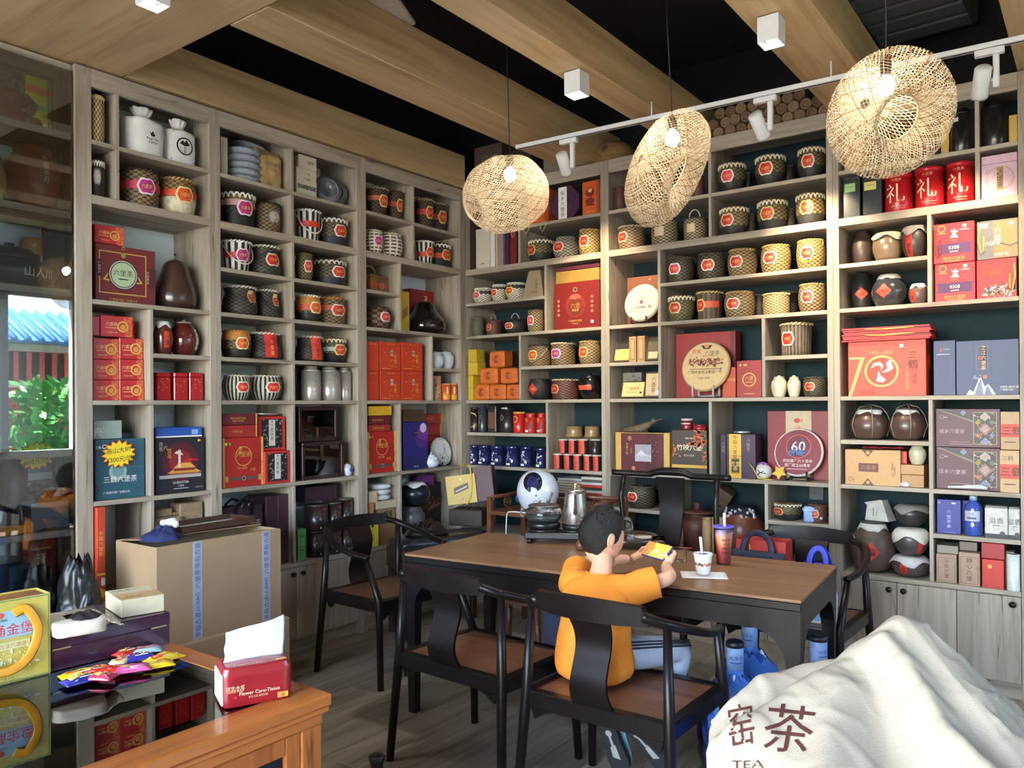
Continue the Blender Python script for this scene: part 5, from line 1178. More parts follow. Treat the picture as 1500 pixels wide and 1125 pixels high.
for i in range(9):
 cc=[(40,38,40),(206,200,190),(176,70,60),(210,206,196),(60,70,60),(196,60,50),(206,200,196),(90,84,80),(200,194,180)][i]
 x0=at(856,722,y=.05)[0];x1=at(882,722,y=.05)[0]
 o=MB().box(-.085,.085,0,.2,0,.017,.001).build('magazine',C(cc,.5,var=.1));tag(o,'magazine in the right pile at the post behind the kettle, number %s from the bottom'%['one','two','three','four','five','six','seven','eight','nine'][i],'magazine','magazines behind the humidifier')
 o.location=(1.064+.003*(i%2),.03,.803+i*.0178)
bx=boxat('R',815,881,770,pz,'brown carton under the magazine piles','carton',(120,96,70),[],d=.25,back=.02)
bx.scale=(1,1,(.8015-pz)/(bx['_t']-pz))
# back wall, wide middle bay
RB2=[(898,914,272,'s1','redbrown','brown basket mostly hidden by the middle woven lamp',None,0,{}),(1012,1032,254,'s1','redbrown','small brown basket with red tag at the right of the middle woven lamp','red',-.2,{}),(907,945,330,'s2','tan','tan basket with white rim and red tag below the middle woven lamp','red',-.3,dict(rim=(196,180,150))),(955,994,322,'s2','lattice2','checkered grey-brown basket with square beige label below the middle lamp',None,0,{}),(1002,1036,318,'s2','lattice2','checkered dark basket with wire loop handle and beige label',None,0,dict(handle=((190,180,160),'up'))),(1050,1092,238,'s1','olive','olive and black pot basket, first of three on the top shelf of the wide bay','pink',.0,{}),(1106,1152,226,'s1','olive','olive and black pot basket, second of three on the top shelf of the wide bay','red',.0,{}),(1168,1210,214,'s1','olive','olive and black pot basket, third of three on the top shelf of the wide bay','red',.0,{}),(1054,1098,302,'s2','gold','golden and black pot basket, first of three below the top shelf trio','red',-.15,{}),(1109,1155,291,'s2','gold','golden and black pot basket, second of three below the top shelf trio','ora',-.05,{}),(1165,1210,281,'s2','gold','golden and black pot basket, third of three below the top shelf trio','ored',.0,{}),(976,1016,375,'s3','darkol','dark olive barrel basket, first of five in the long row','pink',-.1,{}),(1022,1064,369,'s3','darkol','dark olive barrel basket, second of five in the long row','red',.1,{}),(1066,1110,363,'s3','straw','tan straw barrel basket, third of five in the long row','red',-.1,{}),(1114,1160,357,'s3','yellow2','yellow barrel basket without handle, fourth of five in the long row','red',-.1,{}),(1166,1210,349,'s3','yellow','yellow barrel basket with hanging yellow handle, last of five in the long row','red',.0,{}),(974,1015,431,'s4','olive','dark green pot basket with gold-edged tag, first in the row above the big red box','dred',-.1,dict(dark=None)),(1013,1060,425,'s4','trunk','brown bark bucket with rope rim and orange band, second in its row','ored',-.5,dict(band=((214,84,50),.4,.62),bandw=1.3)),(1061,1107,425,'s4','straw','straw barrel basket with red tag, third in the row above the big red box','red',-.1,{}),(1117,1158,428,'s4','cream','small pale cream basket with oval clasp and no tag',None,0,{}),(1169,1211,413,'s4','straw','tall straw barrel basket with red tag at the post, last in its row','red',-.1,{}),(1142,1192,470,'s5','bark','grey bark bucket with pale rope rim and red tag','red',-.35,{}),(1176,1212,550,'s6','darkol','low dark basket with red tag beside two cream jars','dred',-.2,dict(rim=(70,62,52))),(921,960,708,'i','darkol','olive barrel basket with red tag seen beside the tall chair back','red',-.3,{}),(1133,1175,734,'i','olive','dark brown pot basket with gold flecks left of the pencil sharpener','dred',-.5,{}),(1184,1214,736,'i','redbrown','dark red-brown basket behind the pencil sharpener','dred',-.1,{}),]
for x0,x1,yt,s,st,ds,tg,tn,kw in RB2:bk('R',x0,x1,yt,s,st,ds,tg,tn,**kw)
for x0,x1,yt,s,ds in((1091,1100,250,'s1','small dark basket peeping out behind the first top shelf pot basket'),(1146,1164,240,'s1','small dark basket peeping out behind the second top shelf pot basket'),(1092,1107,310,'s2','small olive basket between the first two golden pot baskets'),(1150,1165,302,'s2','small olive basket between the last two golden pot baskets'),(1104,1122,428,'s4','black basket behind the straw and cream baskets'),(1140,1170,424,'s4','dark red-brown basket behind the cream basket')):
 bk('R',x0,x1,yt,s,'darkol' if 'olive' in ds else 'black',ds,None,0,back=.13,rim=(90,80,64))
for nm in('checkered grey-brown','checkered dark'):
 b_=[o for o in bpy.data.objects if o.get('label','').startswith(nm)][0]
 def sf(u,v):
  r=.0885;x=(u-.5)*.062;return(r*sin(x/r),-r*cos(x/r),.045+.05*v)
 MB().grid(sf,8,4,0).build('paper_label',C((206,184,148),.6,var=.05),b_)
q=boxat('R',913,964,405,'s4','brown gift box standing behind the white tea cake','gift box',(128,74,52),[('r',.15,.45,.3,.03,'gold'),('c',.7,.93,.02,(206,150,90)),('r',.5,.2,1,.3,(110,56,48))],back=.21,d=.06)
cakeat('R',911,963,413,'s4','large white tea cake with red seal leaning on a dark stand',(170,166,156),(176,173,164),[('o',.5,.5,.40,.385,(206,206,200)),('t','六堡茶',.5,.6,.07,(220,130,80)),('c',.5,.50,.05,(206,70,44)),('c',.5,.52,.035,(60,70,110)),('t','六堡茶砖',.48,.36,.08,(50,50,56)),('r',.74,.37,.05,.08,(214,90,60)),('r',.5,.27,.5,.01,(150,150,150)),('t','中国广西梧州茶厂',.5,.8,.05,(120,120,120))],back=.05,stand=True)
def brick(px0,px1,yt,s,ds,col,items,lean=.3,back=.04,turn=0.0):
 z=zof(s);c,w,h=span('R',px0,px1,yt,z,back)
 r=thing('framed_tea_brick',ds,'tea brick')
 M=Matrix.Rotation(-lean,4,'X')
 MB().box(-w/2,w/2,0,.02,0,h/cos(lean),.002,M=M).build('brick_frame',C((84,70,56),.5,var=.15),r)
 mb,mats=decal_meshes(w,h/cos(lean),[('r',.5,.5,.86,.86,col)]+items,-.001)
 mb.v=[tuple(M@Vector(p))for p in mb.v];mb.build('front_print',mats,r)
 setdown(r,'R',c,back,z+.0065,turn);return r
brick(898,922,500,'s5','framed tea brick with black top and yellow label, upper small shelf',(222,190,110),[('r',.5,.76,.86,.34,(50,44,40)),('t','茶砖',.5,.4,.1,(150,100,60))])
for x0,x1,yt,nm in((921,932,493,'left'),(933,944.5,492,'right')):
 boxat('R',x0,x1,yt,'s5','narrow kraft tea brick box standing on edge, %s of two'%nm,'tea box',(176,140,98),[('r',.5,.5,.7,.82,(130,96,62)),('r',.5,.5,.52,.76,(190,152,108))],d=.12,back=.03)
brick(945,964,494,'s5','framed dark tea brick with pale label at the divider, upper small shelf',(96,82,70),[('r',.55,.22,.7,.28,(214,190,150))])
brick(944,965,546,'s6','tall framed tea brick with black writing, lower small shelf',(206,180,136),[('v','六堡茶',.6,.5,.2,'black'),('r',.85,.2,.24,.18,(206,200,210))],lean=.12,back=.03)
boxat('R',908,938,546,'s6','grey stone-patterned box behind the framed tea bricks','box',(132,126,116),[('n',.6,.7,.6,.4,30,.1,(96,88,80),6)],back=.14,d=.05)
brick(908,944,560,'s6','wide framed tea brick with gold label and black writing, lower small shelf',(224,196,130),[('t','六堡茶砖',.5,.55,.2,(90,70,50)),('c',.82,.3,.07,(60,50,40)),('r',.45,.32,.5,.02,(90,70,50))])
q=boxat('R',990,1078,487,'s6','big square red gift box behind the brown tea cake','gift box',(146,34,30),[('r',.96,.5,.08,1,(110,30,30)),('v','六堡茶',.9,.6,.05,(90,40,40)),('t','大六堡',.8,.12,.05,'gold')],back=.18,d=.09)
boxat('R',1058,1078,538,'s6','orange-red card box between the big red box and the small red box','gift box',(186,70,34),[('t','六堡茶礼盒',.4,.6,.12,'gold')],back=.10,d=.03)
boxat('R',1079,1116,528,'s6','small red gift box with gold oval emblem beside the brown tea cake','gift box',(150,36,34),[('o',.5,.48,.19,.16,'gold'),('t','六堡',.5,.52,.12,'gold'),('r',.5,.41,.3,.02,'gold'),('c',.15,.88,.03,'gold'),('r',.35,.88,.14,.05,'gold'),('r',.5,.1,.4,.02,'gold')],back=.04,d=.08)
cakeat('R',995,1067,498,'s6','large brown paper tea cake with red flower print on a white bone-shaped stand',(178,150,112),(206,176,128),[('p',[(.38,.92),(.62,.92),(.56,.84),(.44,.84)],(50,60,74)),('c',.5,.90,.045,(220,120,80)),('t','六堡茶',.62,.76,.1,(70,66,80)),('t','农家',.3,.80,.1,(206,70,40)),('t','中国农垦 茶船古道',.56,.70,.04,(206,80,60)),('n',.5,.58,.62,.12,90,.06,(110,70,54),5),('n',.5,.57,.6,.1,40,.05,(150,60,50),6),('r',.5,.44,.6,.014,(110,90,70)),('t','广西农垦茶业集团一号',.5,.38,.07,(80,70,60)),('t','陈香六堡茶',.5,.26,.05,(120,100,80)),('q',.82,.44,.03,(90,130,140))],back=.05,standcol=(170,170,172))
for x0,x1,nm in((1130,1153,'left'),(1153.5,1175,'right')):
 jarat('R',x0,x1,553,'s6','plain cream porcelain jar, %s of two in the wide bay'%nm,'vase',(206,200,172),coat=.5,rough=.25,lidc=(206,200,172))
q=boxat('R',902,981,634,'s7','maroon gift box with gold side stripes and silver landscape plate','gift box',(88,30,40),[('r',.67,.5,.2,1,(70,24,34)),('n',.67,.6,.2,.7,60,.05,(130,80,60),7),('r',.52,.5,.3,.42,(150,150,160)),('r',.52,.38,.3,.16,(170,170,180)),('p',[(.40,.44),(.48,.58),(.56,.48),(.64,.44)],(196,196,200)),('c',.27,.86,.06,(170,110,70)),('v','中国六堡',.22,.6,.07,'gold'),('v','黑茶',.3,.55,.07,(190,120,80)),('c',.34,.12,.05,(180,120,80)),('f',.5,.5,1,1,.012,'gold')],edge=(.10,(200,162,84)),d=.12,back=.04)
def twig_bird():
 z=topof(q);c=q.location[0]
 mb=MB()
 mb.tube([(-.13,0,.012),(-.06,.0,.018),(0,-.005,.026),(.05,-.01,.05),(.075,-.01,.062)],[.012,.022,.03,.022,.012],10)
 mb.sphere((.085,-.01,.072),.017,12,8);mb.tube([(.10,-.01,.074),(.15,-.012,.086)],[.006,.0015],6)
 for s2 in(-1,1):mb.tube([(.03,s2*.012,.03),(.03,s2*.014,0)],.004,6)
 for i in range(7):mb.tube([(-.02+.004*i,-.01+.004*i,.02),(-.15+.01*i,-.02+.007*i,.006+.004*(i%3))],[.006,.003],5)
 o=mb.build('driftwood_bird',C((104,88,70),.7,var=.3,scale=60));tag(o,'long-beaked bird of driftwood lying on the maroon gift box','figurine');o.location=(c-.03,.10,z)
twig_bird()
BOXQ=q
q2=boxat('R',984,1036,630,'s7','dark brown gift box with white brush writing and orange bamboo leaves','gift box',(66,54,46),[('t','竹映六堡',.5,.62,.15,'cream'),('t','陈年六堡茶',.5,.44,.05,(206,180,150)),('t','中国六堡茶',.5,.82,.04,'cream'),('n',.82,.82,.4,.3,36,.12,(214,100,44),9),('n',.1,.55,.2,.2,16,.07,(206,120,60),10),('r',.5,.2,1,.07,'gold'),('r',.5,.16,1,.02,'black'),('n',.95,.4,.1,.3,12,.08,(206,110,60),12)],d=.12,back=.04)
t_=tinat('R',998,1015,613,topof(q2),'small red tin with silver lid standing on the brown bamboo gift box',(120,30,34),[('r',.5,.55,1,.1,'silver')],lidc='silver',lidh=.2,back=.03)
tinat('R',1016,1035,622,topof(q2),'small flat red tin lying on the brown bamboo gift box',(150,40,44),[],back=.03,lidh=.3)
q=boxat('R',1064,1107,636,'s7','plum gift box with a yellow panel and a yellow cord','gift box',(58,38,58),[('r',.30,.5,.42,1,(212,168,60)),('v','中国六堡茶',.30,.70,.105,(40,34,34)),('r',.31,.28,.24,.3,(60,50,30)),('f',.31,.28,.28,.34,.012,(60,50,30)),('t','农垦',.31,.32,.12,(230,200,110)),('t','茶',.31,.22,.12,(230,200,110)),('v','六堡茶',.76,.76,.09,(150,130,140)),('r',.55,.5,.9,.008,(40,28,40))],d=.11,back=.04)
boxat('R',1055,1064,636,'s7','narrow plum box left of the yellow panel gift box','gift box',(44,30,46),[('v','六堡茶',.5,.7,.08,(130,110,120))],d=.1,back=.05)
o=MB().lathe([(.04,0),(.048,.003),(.05,.012),(.046,.016),(.03,.016),(0,.014)],26).build('silver_lid',C((176,176,174),.3,.7));tag(o,'round silver lid lying on the plum and yellow gift box','lid');o.location=(q.location[0]-.01,.09,topof(q))
def flower_jar():
 z=zof('s7');c,w,h=span('R',1105,1131,677,z,.09)
 r=jar('white porcelain jar painted with black branch, topped by a purple flower','jar',w,h*.9,'globe',(206,204,196),coat=.5,rough=.2)
 mb=MB()
 for i in range(14):
  a=i*2.4;rr=.006+.0016*i;mb.sphere((rr*cos(a),rr*sin(a)*.8-.006,h*.96-.0007*i),.010,8,6,sc=(1,1,.6))
 mb.build('flower_stopper',C((136,84,160),.5,var=.2),r)
 b_=MB()
 for pts in([(-.02,.25),(0,.4),(.02,.5)],[(0,.4),(-.012,.55)],[(.0,.4),(.03,.36)]):
  b_.tube([(x,-sqrt(max((w/2)**2*.98-x*x,1e-6))-.001,zz*h)for x,zz in pts],.003,6)
 b_.build('painted_branch',C((40,38,36),.6),r)
 setdown(r,'R',c,.09,z)
flower_jar()
P=at(1100,672,y=-.0)
cord('yellow cord trailing over the shelf in front of the porcelain flower jar','R',[(P[0]-.02,.02,Z['s7']+.10),(P[0]+.01,.015,Z['s7']+.06),(P[0]+.035,.012,Z['s7']+.012),(P[0]+.08,.012,Z['s7']+.004),(P[0]+.12,.02,Z['s7']+.004)],'yellow')
q=boxat('R',1124,1214,602,'s7','large crimson gift box with pale teapot panel behind the round commemorative cake','gift box',(126,26,34),[('r',.52,.5,.42,1,(190,170,140)),('c',.5,.86,.045,(190,50,40),.035),('p',[(.56,.86),(.60,.89),(.57,.84)],(190,50,40)),('t','六堡',.5,.76,.05,(190,50,40))],back=.15,d=.1)
cakeat('R',1131,1204,627,'s7','large maroon commemorative tea cake with blue and red crest on a dark stand',(206,198,196),(116,40,54),[('c',.5,.62,.25,(206,190,190)),('c',.5,.62,.235,(90,40,56)),('t','60',.5,.62,.3,(206,206,214)),('o',.5,.62,.25,.235,(206,70,50)),('p',[(.34,.52),(.42,.56),(.5,.52),(.58,.56),(.66,.52),(.58,.45),(.42,.45)],(80,100,150)),('n',.5,.48,.34,.1,50,.06,(70,90,140),5),('t','庆祝建厂六十周年',.5,.32,.075,(222,200,196)),('t','茶厂成立60周年',.5,.23,.075,(222,200,196)),('r',.5,.15,.4,.012,(196,160,160))],back=.05,standcol=(30,28,32))
def leafpaper():
 z=zof('s7');P=at(1141,694,y=.03)
 mb=MB();N=5
 pts=[(.045*(1 if i%2 else.5)*cos(2*pi*i/10+.3),.045*(1 if i%2 else.5)*sin(2*pi*i/10+.3))for i in range(10)]
 mb.prism([(x,y2)for x,y2 in pts],0,.002)
 o=mb.build('paper_leaf',C((206,170,60),.6,var=.2,scale=30));tag(o,'yellow maple-leaf shaped paper leaning by the commemorative cake','paper leaf');o.location=(P[0],.035,z+.046);o.rotation_euler=(R_(-20),0,0)
leafpaper()
def lidpot():
 z=pz;c,w,h=span('R',998,1047,735,z,.17)
 r=jar('reddish brown clay crock with knobbed lid behind the table','crock',w,h*.78,'vase',(92,50,38),rough=.5,coat=.15)
 MB().lathe([(w*.49,h*.775),(w*.5,h*.80),(w*.42,h*.82),(w*.12,h*.845),(w*.085,h*.88),(w*.1,h*.97),(w*.06,h),(0,h*1.0)],30).build('lid',C((96,52,40),.5,var=.15,coat=.15),r)
 setdown(r,'R',c,.17,z)
lidpot()
def cloth_jar():
 z=pz;c,w,h=span('R',1056,1121,742,z,.2)
 r=jar('large brown jar with blue and white patterned cloth tied over it','jar',w,h,'globe',(112,62,40),rough=.4,coat=.2)
 o=paper_cap(w*.30,h*1.01,h*.34,seed=2).build('cloth_cover',C((34,36,52),.8,var=.3,scale=30),r);solidify(o,.0015)
 m=MB();rg=random.Random(5)
 for i in range(30):
  a=-pi/2+(rg.random()-.5)*2.4;t=rg.random();rr=w*(.31+.07*t)+.003;zz=h*(.98-.18*t)
  m.sphere((rr*cos(a),rr*sin(a),zz),.006+.005*rg.random(),6,5,sc=(1,.4,1))
 m.build('cloth_flowers',C((206,206,214),.8),r)
 setdown(r,'R',c,.19,z)
cloth_jar()
def tiltcube():
 c,w,h=span('R',1053,1080,714,.86,.25)
 o=MB().box(-.05,.05,-.05,.05,-.05,.05,.004).build('wooden_block',C((96,74,56),.6,var=.2));tag(o,'brown wooden block tilted on top of the crock shelf','block')
 o.location=(c-.03,.27,pz+.40);o.rotation_euler=(R_(12),R_(32),R_(10))
 b2=boxat('R',1044,1066,742,pz,'dark carton behind the clay crock','carton',(50,42,38),[],back=.295,d=.045)
 o.location.z=b2['_t']+.071
tiltcube()
for i,(x0,x1,yt)in enumerate(((1029,1042,758),(1043,1060,758))):
 tinat('R',x0,x1,yt,pz,'pale bamboo canister behind the pink drink, %s of two'%['left','right'][i],(176,148,104),[],lidc=(186,160,116),lidh=.05,rough=.6,coat=0)
tinat('R',986,1001,774,pz,'small flecked brown canister beside the clay crock',(112,92,80),[('n',.5,.5,.8,.8,60,.06,(150,130,116),8)],lidh=.04,rough=.7,coat=0)
def sharpener():
 z=zof('i');c=at(1187,767,y=.03)[0]
 r=thing('pencil_sharpener','pale blue crank pencil sharpener at the shelf edge behind the armchair','sharpener')
 MB().box(-.035,.03,0,.05,0,.085,.01).build('sharpener_body',C((136,160,206),.35,var=.05),r)
 MB().box(-.04,.036,-.004,.054,.055,.09,.012).build('front_housing',C((150,172,214),.35,var=.05),r)
 mb=MB();mb.tube([(.036,.025,.035),(.05,.025,.035),(.052,.02,.03),(.06,.01,.03)],.005,8);mb.sphere((.062,.008,.03),.008,8,6);mb.build('crank',C((214,214,216),.3),r)
 r.location=(c,.012,z)
sharpener()
o=MB().box(-.043,.043,0,.008,-.043,.043,.004).build('socket_plate',C((60,64,68),.4,var=.05));tag(o,'wall socket plate at the back of the pencil sharpener shelf','socket');P=at(1196,722,y=.345);o.location=(P[0],.341,P[2])
MB().add([(x-.003,-.0006,.006*s)for x in(-.012,.012)for s in(-1,1)]+[(x+.003,-.0006,.006*s)for x in(-.012,.012)for s in(-1,1)],[(0,4,5,1),(2,6,7,3)]).build('socket_holes',C('black' and(10,10,10),.6,var=0),o)
# back wall, right-hand bay
for x0,x1,yt,nm in((1391,1428,160,'left'),(1437,1478,151,'right')):
 tinat('R',x0,x1,yt,'s1','tall black lacquer canister on the top shelf, %s of two'%nm,(28,28,29),[('r',.3,.72,.22,.09,'silver')]if nm=='left' else[('n',.5,.5,.6,.6,14,.03,(44,44,44),4)],neck=.55,lidh=.14,rough=.25)
boxat('R',1378,1391,214 and 172,'s1','narrow gold box between the big woven lamp and the black canisters','box',(196,160,70),[],back=.05,d=.08)
boxat('R',1478,1492,168,'s1','gold box right of the black canisters at the top right','box',(206,172,84),[],back=.04,d=.1)
boxat('R',1230,1262,206,'s1','kraft box on the top shelf beside the big woven lamp','box',(176,132,74),[],back=.05,d=.1)
for x0,x1,yt,nm,cc in((1232,1259,258,'green',(140,190,110)),(1263,1292,255,'yellow',(196,190,96))):
 tinat('R',x0,x1,yt,'s2','dark square canister with %s paper label below the big lamp'%nm,(56,58,62),[('r',.4,.72,.62,.2,cc),('r',.4,.74,.4,.02,'grey')],square=True,lidh=.12,d=.1,rough=.2,metal=.3)
for i,(x0,x1,yt)in enumerate(((1296,1338,257),(1340,1384,248),(1386,1428,240))):
 tinat('R',x0,x1,yt,'s2','round red tin with a big cream brush character, %s of three'%['left','middle','right'][i],(188,30,36),[('t','礼',.45,.48,.52,(236,206,170)),('t','六堡茶',.5,.82,.08,(220,150,110)),('r',.55,.14,.5,.016,(220,150,110)),('r',.6,.08,.4,.012,(220,150,110))],lidh=.12,rough=.25,group='three round red tins')
boxat('R',1437,1491,226,'s2','pale pink gift box with a gold oval plaque at the right edge','gift box',(214,176,196),[('r',.5,.8,1,.012,(120,90,110)),('r',.52,.45,.18,.5,(150,120,60)),('o',.52,.45,.28,.26,(196,160,90)),('v','六堡茶',.52,.45,.13,(60,44,30)),('n',.3,.5,.5,.3,20,.05,(190,150,176),5),('n',.8,.5,.3,.3,14,.05,(190,150,176),6)],d=.1)
jarat('R',1240,1278,340,'s3','dark brown clay jar behind the heart-shaped highlight jar','globe',(58,44,38),rough=.5,back=.1)
jarat('R',1262,1323,344,'s3','big grey-brown glazed jar with pale paper cap','bowl',(112,94,76),rough=.3,coat=.4,paper=((206,192,160),.22),seed=4)
jarat('R',1322,1362,333,'s3','dark jar with grey paper cap and red label at the divider','bowl',(50,38,38),rough=.5,paper=((140,132,128),.25),lbl=(.3,.8,.4,-.35,(170,40,34),'六堡茶','black',.18),seed=5)
RJ=[1.0]
jarat('R',1240,1276,400,'s4','black jar with red diamond label, at the back left of the big black jar','globe',(32,32,34),rough=.35,back=.1,diamond=(.42,.42,.15,(206,60,40),'六堡','black',.14))
jarat('R',1268,1329,404,'s4','big glossy black jar with white paper cap and red diamond label','globe',(46,50,54),rough=.2,coat=.5,paper=((214,206,186),.2),diamond=(.32,.48,-.12,(214,66,42),'六堡茶','black',.1),seed=6)
jarat('R',1331,1360,417,'s4','small brown jar with white paper cap and orange label','vase',(96,74,70),rough=.4,paper=('white',.24),lbl=(.3,.6,.42,-.45,'ored','六堡','black',.16),seed=7)
CRB=[('r',.5,.36,.94,.26,(86,44,92)),('p',[(.02,.36),(.08,.49),(.08,.23)],(180,36,50)),('p',[(.98,.36),(.92,.49),(.92,.23)],(180,36,50)),('t','0308',.5,.38,.12,'white'),('r',.5,.28,.2,.025,(220,170,150)),('o',.2,.87,.09,.07,'gold'),('r',.2,.75,.2,.02,'gold'),('r',.76,.9,.1,.08,(220,190,190)),('r',.76,.81,.22,.02,(220,190,190)),('p',[(.40,.62),(.62,.62),(.54,.74),(.48,.74)],(222,190,196)),('p',[(.44,.75),(.42,.84),(.48,.78),(.52,.86),(.56,.78),(.62,.82),(.58,.74)],(222,190,196)),('t','六堡茶',.5,.56,.06,(220,130,90)),('t','梧州六堡茶',.5,.11,.1,'gold'),('r',.5,.04,.4,.015,'gold')]
def cordbox(x0,x1,yt,s,ds,col,items,hcol,side=1,**kw):
 o=boxat('R',x0,x1,yt,s,ds,'gift box',col,items,d=.12,back=.03,**kw)
 w=abs(at(x1,yt+20,y=.03)[0]-at(x0,yt+20,y=.03)[0]);h=o['_t']-zof(s)
 if hcol:
  xx=side*(w/2-.008)
  MB().tube([(xx*.96,-.004,h*.85),(xx*1.0,-.008,h*.5),(xx*.86,-.012,h*.16),(xx*.72,-.010,h*.22),(xx*.72,-.004,h*.6)],.0035,6).build('handle',C(k(hcol),.5,var=.1),o)
 return o
q=cordbox(1369,1429,385,'s4','red gift box with violet band reading 0308, lower of two',(182,36,46),CRB,None)
cordbox(1367,1428,326,topof(q),'red gift box with violet band reading 0308 and red cord, upper of two',(176,34,50),CRB,(206,50,40),-1)
q=cordbox(1430,1490,379,'s4','red gift box with coloured children frieze and yellow cord at the right edge',(160,34,36),[('n',.6,.16,.7,.2,60,.1,(70,60,130),8),('n',.6,.18,.7,.2,50,.09,(220,200,190),9),('n',.6,.15,.7,.15,40,.08,(206,50,40),10),('n',.55,.12,.7,.12,30,.07,(90,150,110),12),('t','六堡茶',.4,.66,.14,(190,90,50))],'ygold',1)
cordbox(1431,1492,322,topof(q),'grey and copper landscape gift box with yellow cord at the right edge',(140,116,92),[('r',.2,.5,.4,1,(112,110,112)),('r',.7,.55,.5,.8,(160,124,84)),('p',[(.3,.3),(.6,.4),(.8,.32),(1,.38),(1,.34),(.8,.28),(.6,.36)],(90,74,64)),('v','六堡',.5,.64,.18,(230,220,200)),('t','六堡茶',.38,.4,.12,(230,220,200)),('t','中国广西',.6,.1,.08,(230,220,200)),('c',.85,.88,.05,'white'),('r',.16,.88,.22,.12,(196,180,160))],'ygold',-1)
q=boxat('R',1242,1357,499,'s6','orange-red anniversary gift box with a big gold seventy and swirl emblem','gift box',(206,62,34),[('r',.115,.70,.21,.035,(226,160,90)),('p',[(.17,.717),(.225,.717),(.045,.0),(.0,.0)],(226,160,90)),('o',.44,.45,.29,.25,(226,160,90)),('c',.44,.45,.245,(206,60,34)),('t','1953—2023',.44,.79,.08,(226,160,90)),('o',.44,.45,.235,.225,(190,50,30)),('p',[(.30,.50),(.34,.60),(.42,.62),(.47,.55),(.43,.46),(.44,.54),(.38,.56)],(216,196,196)),('p',[(.58,.56),(.56,.66),(.50,.60),(.52,.50),(.44,.42),(.54,.44),(.60,.50)],(216,196,196)),('p',[(.37,.27),(.46,.24),(.50,.30),(.44,.36),(.40,.46),(.39,.36)],(216,196,196)),('t','三',.84,.73,.14,'black'),('t','鶴',.84,.57,.17,'black'),('v','六堡茶',.86,.36,.1,(120,40,36)),('v','70周年纪念饼',.77,.32,.055,(240,180,110)),('r',.70,.90,.045,.06,'white'),('r',.7,.83,.1,.012,(150,40,30)),('t','六堡茶 净含量',.26,.10,.035,(150,40,30)),('t','梧州茶厂有限公司',.28,.055,.04,(150,40,30))],d=.13,back=.03)
zt=topof(q,.001)
for i in range(7):
 o=MB().box(-.215,.215,0,.17,0,.0095,.001).build('flat_paper_bag',C([(170,34,36),(196,50,44),(150,30,34)][i%3],.45,var=.1));tag(o,'folded red paper bag in the pile on the anniversary box, %s from below'%['first','second','third','fourth','fifth','sixth','topmost'][i],'paper bag','folded red paper bags')
 o.location=(q.location[0]+.004*((i*5)%3-1),.012+.002*(i%3),zt+i*.0105);o.rotation_euler=(0,0,.012*((i*3)%4-1.5))
 if i in(2,5):MB().tube([(-.10,-.004,.012),(-.02,-.012,.006),(.08,-.012,.010),(.14,-.004,.012)],.003,6).build('handle',C(k('ygold'),.35,.3),o)
q=boxat('R',1367,1400,499,'s6','navy gift box with red seal logo, left panel of the mountain set','gift box',(52,62,100),[('r',.35,.83,.1,.06,(206,70,60)),('r',.6,.84,.3,.02,(90,150,150)),('r',.45,.75,.6,.012,(170,176,190))],d=.12,back=.025)
q=boxat('R',1401,1495,498,'s6','navy gift box printed with white mountains, red sun and gold writing','gift box',(54,66,104),[('r',.29,.5,.006,1,(40,48,84)),('r',.57,.5,.006,1,(40,48,84)),('f',.42,.68,.18,.42,.006,(120,110,110)),('r',.445,.68,.1,.38,(34,36,60)),('v','之江六堡茶',.445,.68,.085,(220,180,120)),('r',.385,.68,.04,.06,(206,70,50)),('c',.47,.33,.035,(220,110,70)),('p',[(.16,0),(.22,.1),(.28,.06),(.34,.22),(.40,.33),(.46,.16),(.52,.2),(.60,.08),(.64,0)],(176,180,190)),('p',[(.30,0),(.36,.2),(.40,.30),(.42,.14),(.44,0)],(120,126,150)),('p',[(.46,0),(.50,.16),(.54,.1),(.58,0)],(110,116,140)),('n',.34,.34,.14,.1,8,.05,(214,214,220),4),('t','中国茶 梧州六堡',.85,.14,.04,'white'),('t','广西梧州茶厂',.82,.09,.04,'white')],d=.12,back=.025)
bpy.data.objects.remove([o for o in bpy.data.objects if o.get('label','').startswith('navy gift box with red seal')][0].children[0])if False else None
for x0,x1,nm in((1237,1297,'left'),(1298,1356,'right')):
 o=jarat('R',x0,x1,600,'g','round brown jar tied with twine over a white paper cap, %s of two'%nm,'globe',(84,62,56),rough=.35,coat=.3,paper=('white',.14),seed=8 if nm=='left' else 9)
 w=abs(at(x1,640,y=.1)[0]-at(x0,640,y=.1)[0]);h=o['_t']-Z['g']
 MB().lathe([(w*.30,h*1.0),(w*.28,h*1.06),(w*.14,h*1.10),(w*.05,h*1.12),(w*.06,h*1.16),(0,h*1.17)],24).build('lid',C((60,50,48),.5,var=.1),o)
 mb=MB()
 for a in(-2.3,-1.2,.2,1.9):
  mb.tube([(0,0,h*1.175),(w*.28*cos(a),w*.28*sin(a),h*1.075),(w*.42*cos(a),w*.42*sin(a),h*.85),(w*.51*cos(a),w*.51*sin(a),h*.5),(w*.40*cos(a),w*.40*sin(a),h*.1)],.0022,5)
 mb.build('twine',C((150,138,116),.8),o)
q=boxat('R',1233,1317,659,'s7','tan cardboard gift box with brown name panel and corner ornaments','box',(186,142,86),[('r',.43,.5,.36,.24,(100,50,40)),('t','六堡茶',.43,.5,.14,(150,110,80)),('p',[(.31,1),(.53,1),(.42,.80)],(90,60,40)),('p',[(.31,.0),(.53,.0),(.42,.20)],(90,60,40)),('c',.42,.92,.05,(186,142,86)),('c',.42,.08,.05,(186,142,86)),('v','净含量一千克',.86,.45,.06,(70,50,36)),('v','六堡茶特级',.90,.45,.05,(70,50,36)),('o',.1,.16,.06,.05,(70,50,36)),('v','三鹤',.16,.16,.05,(70,50,36))],d=.13,back=.02)
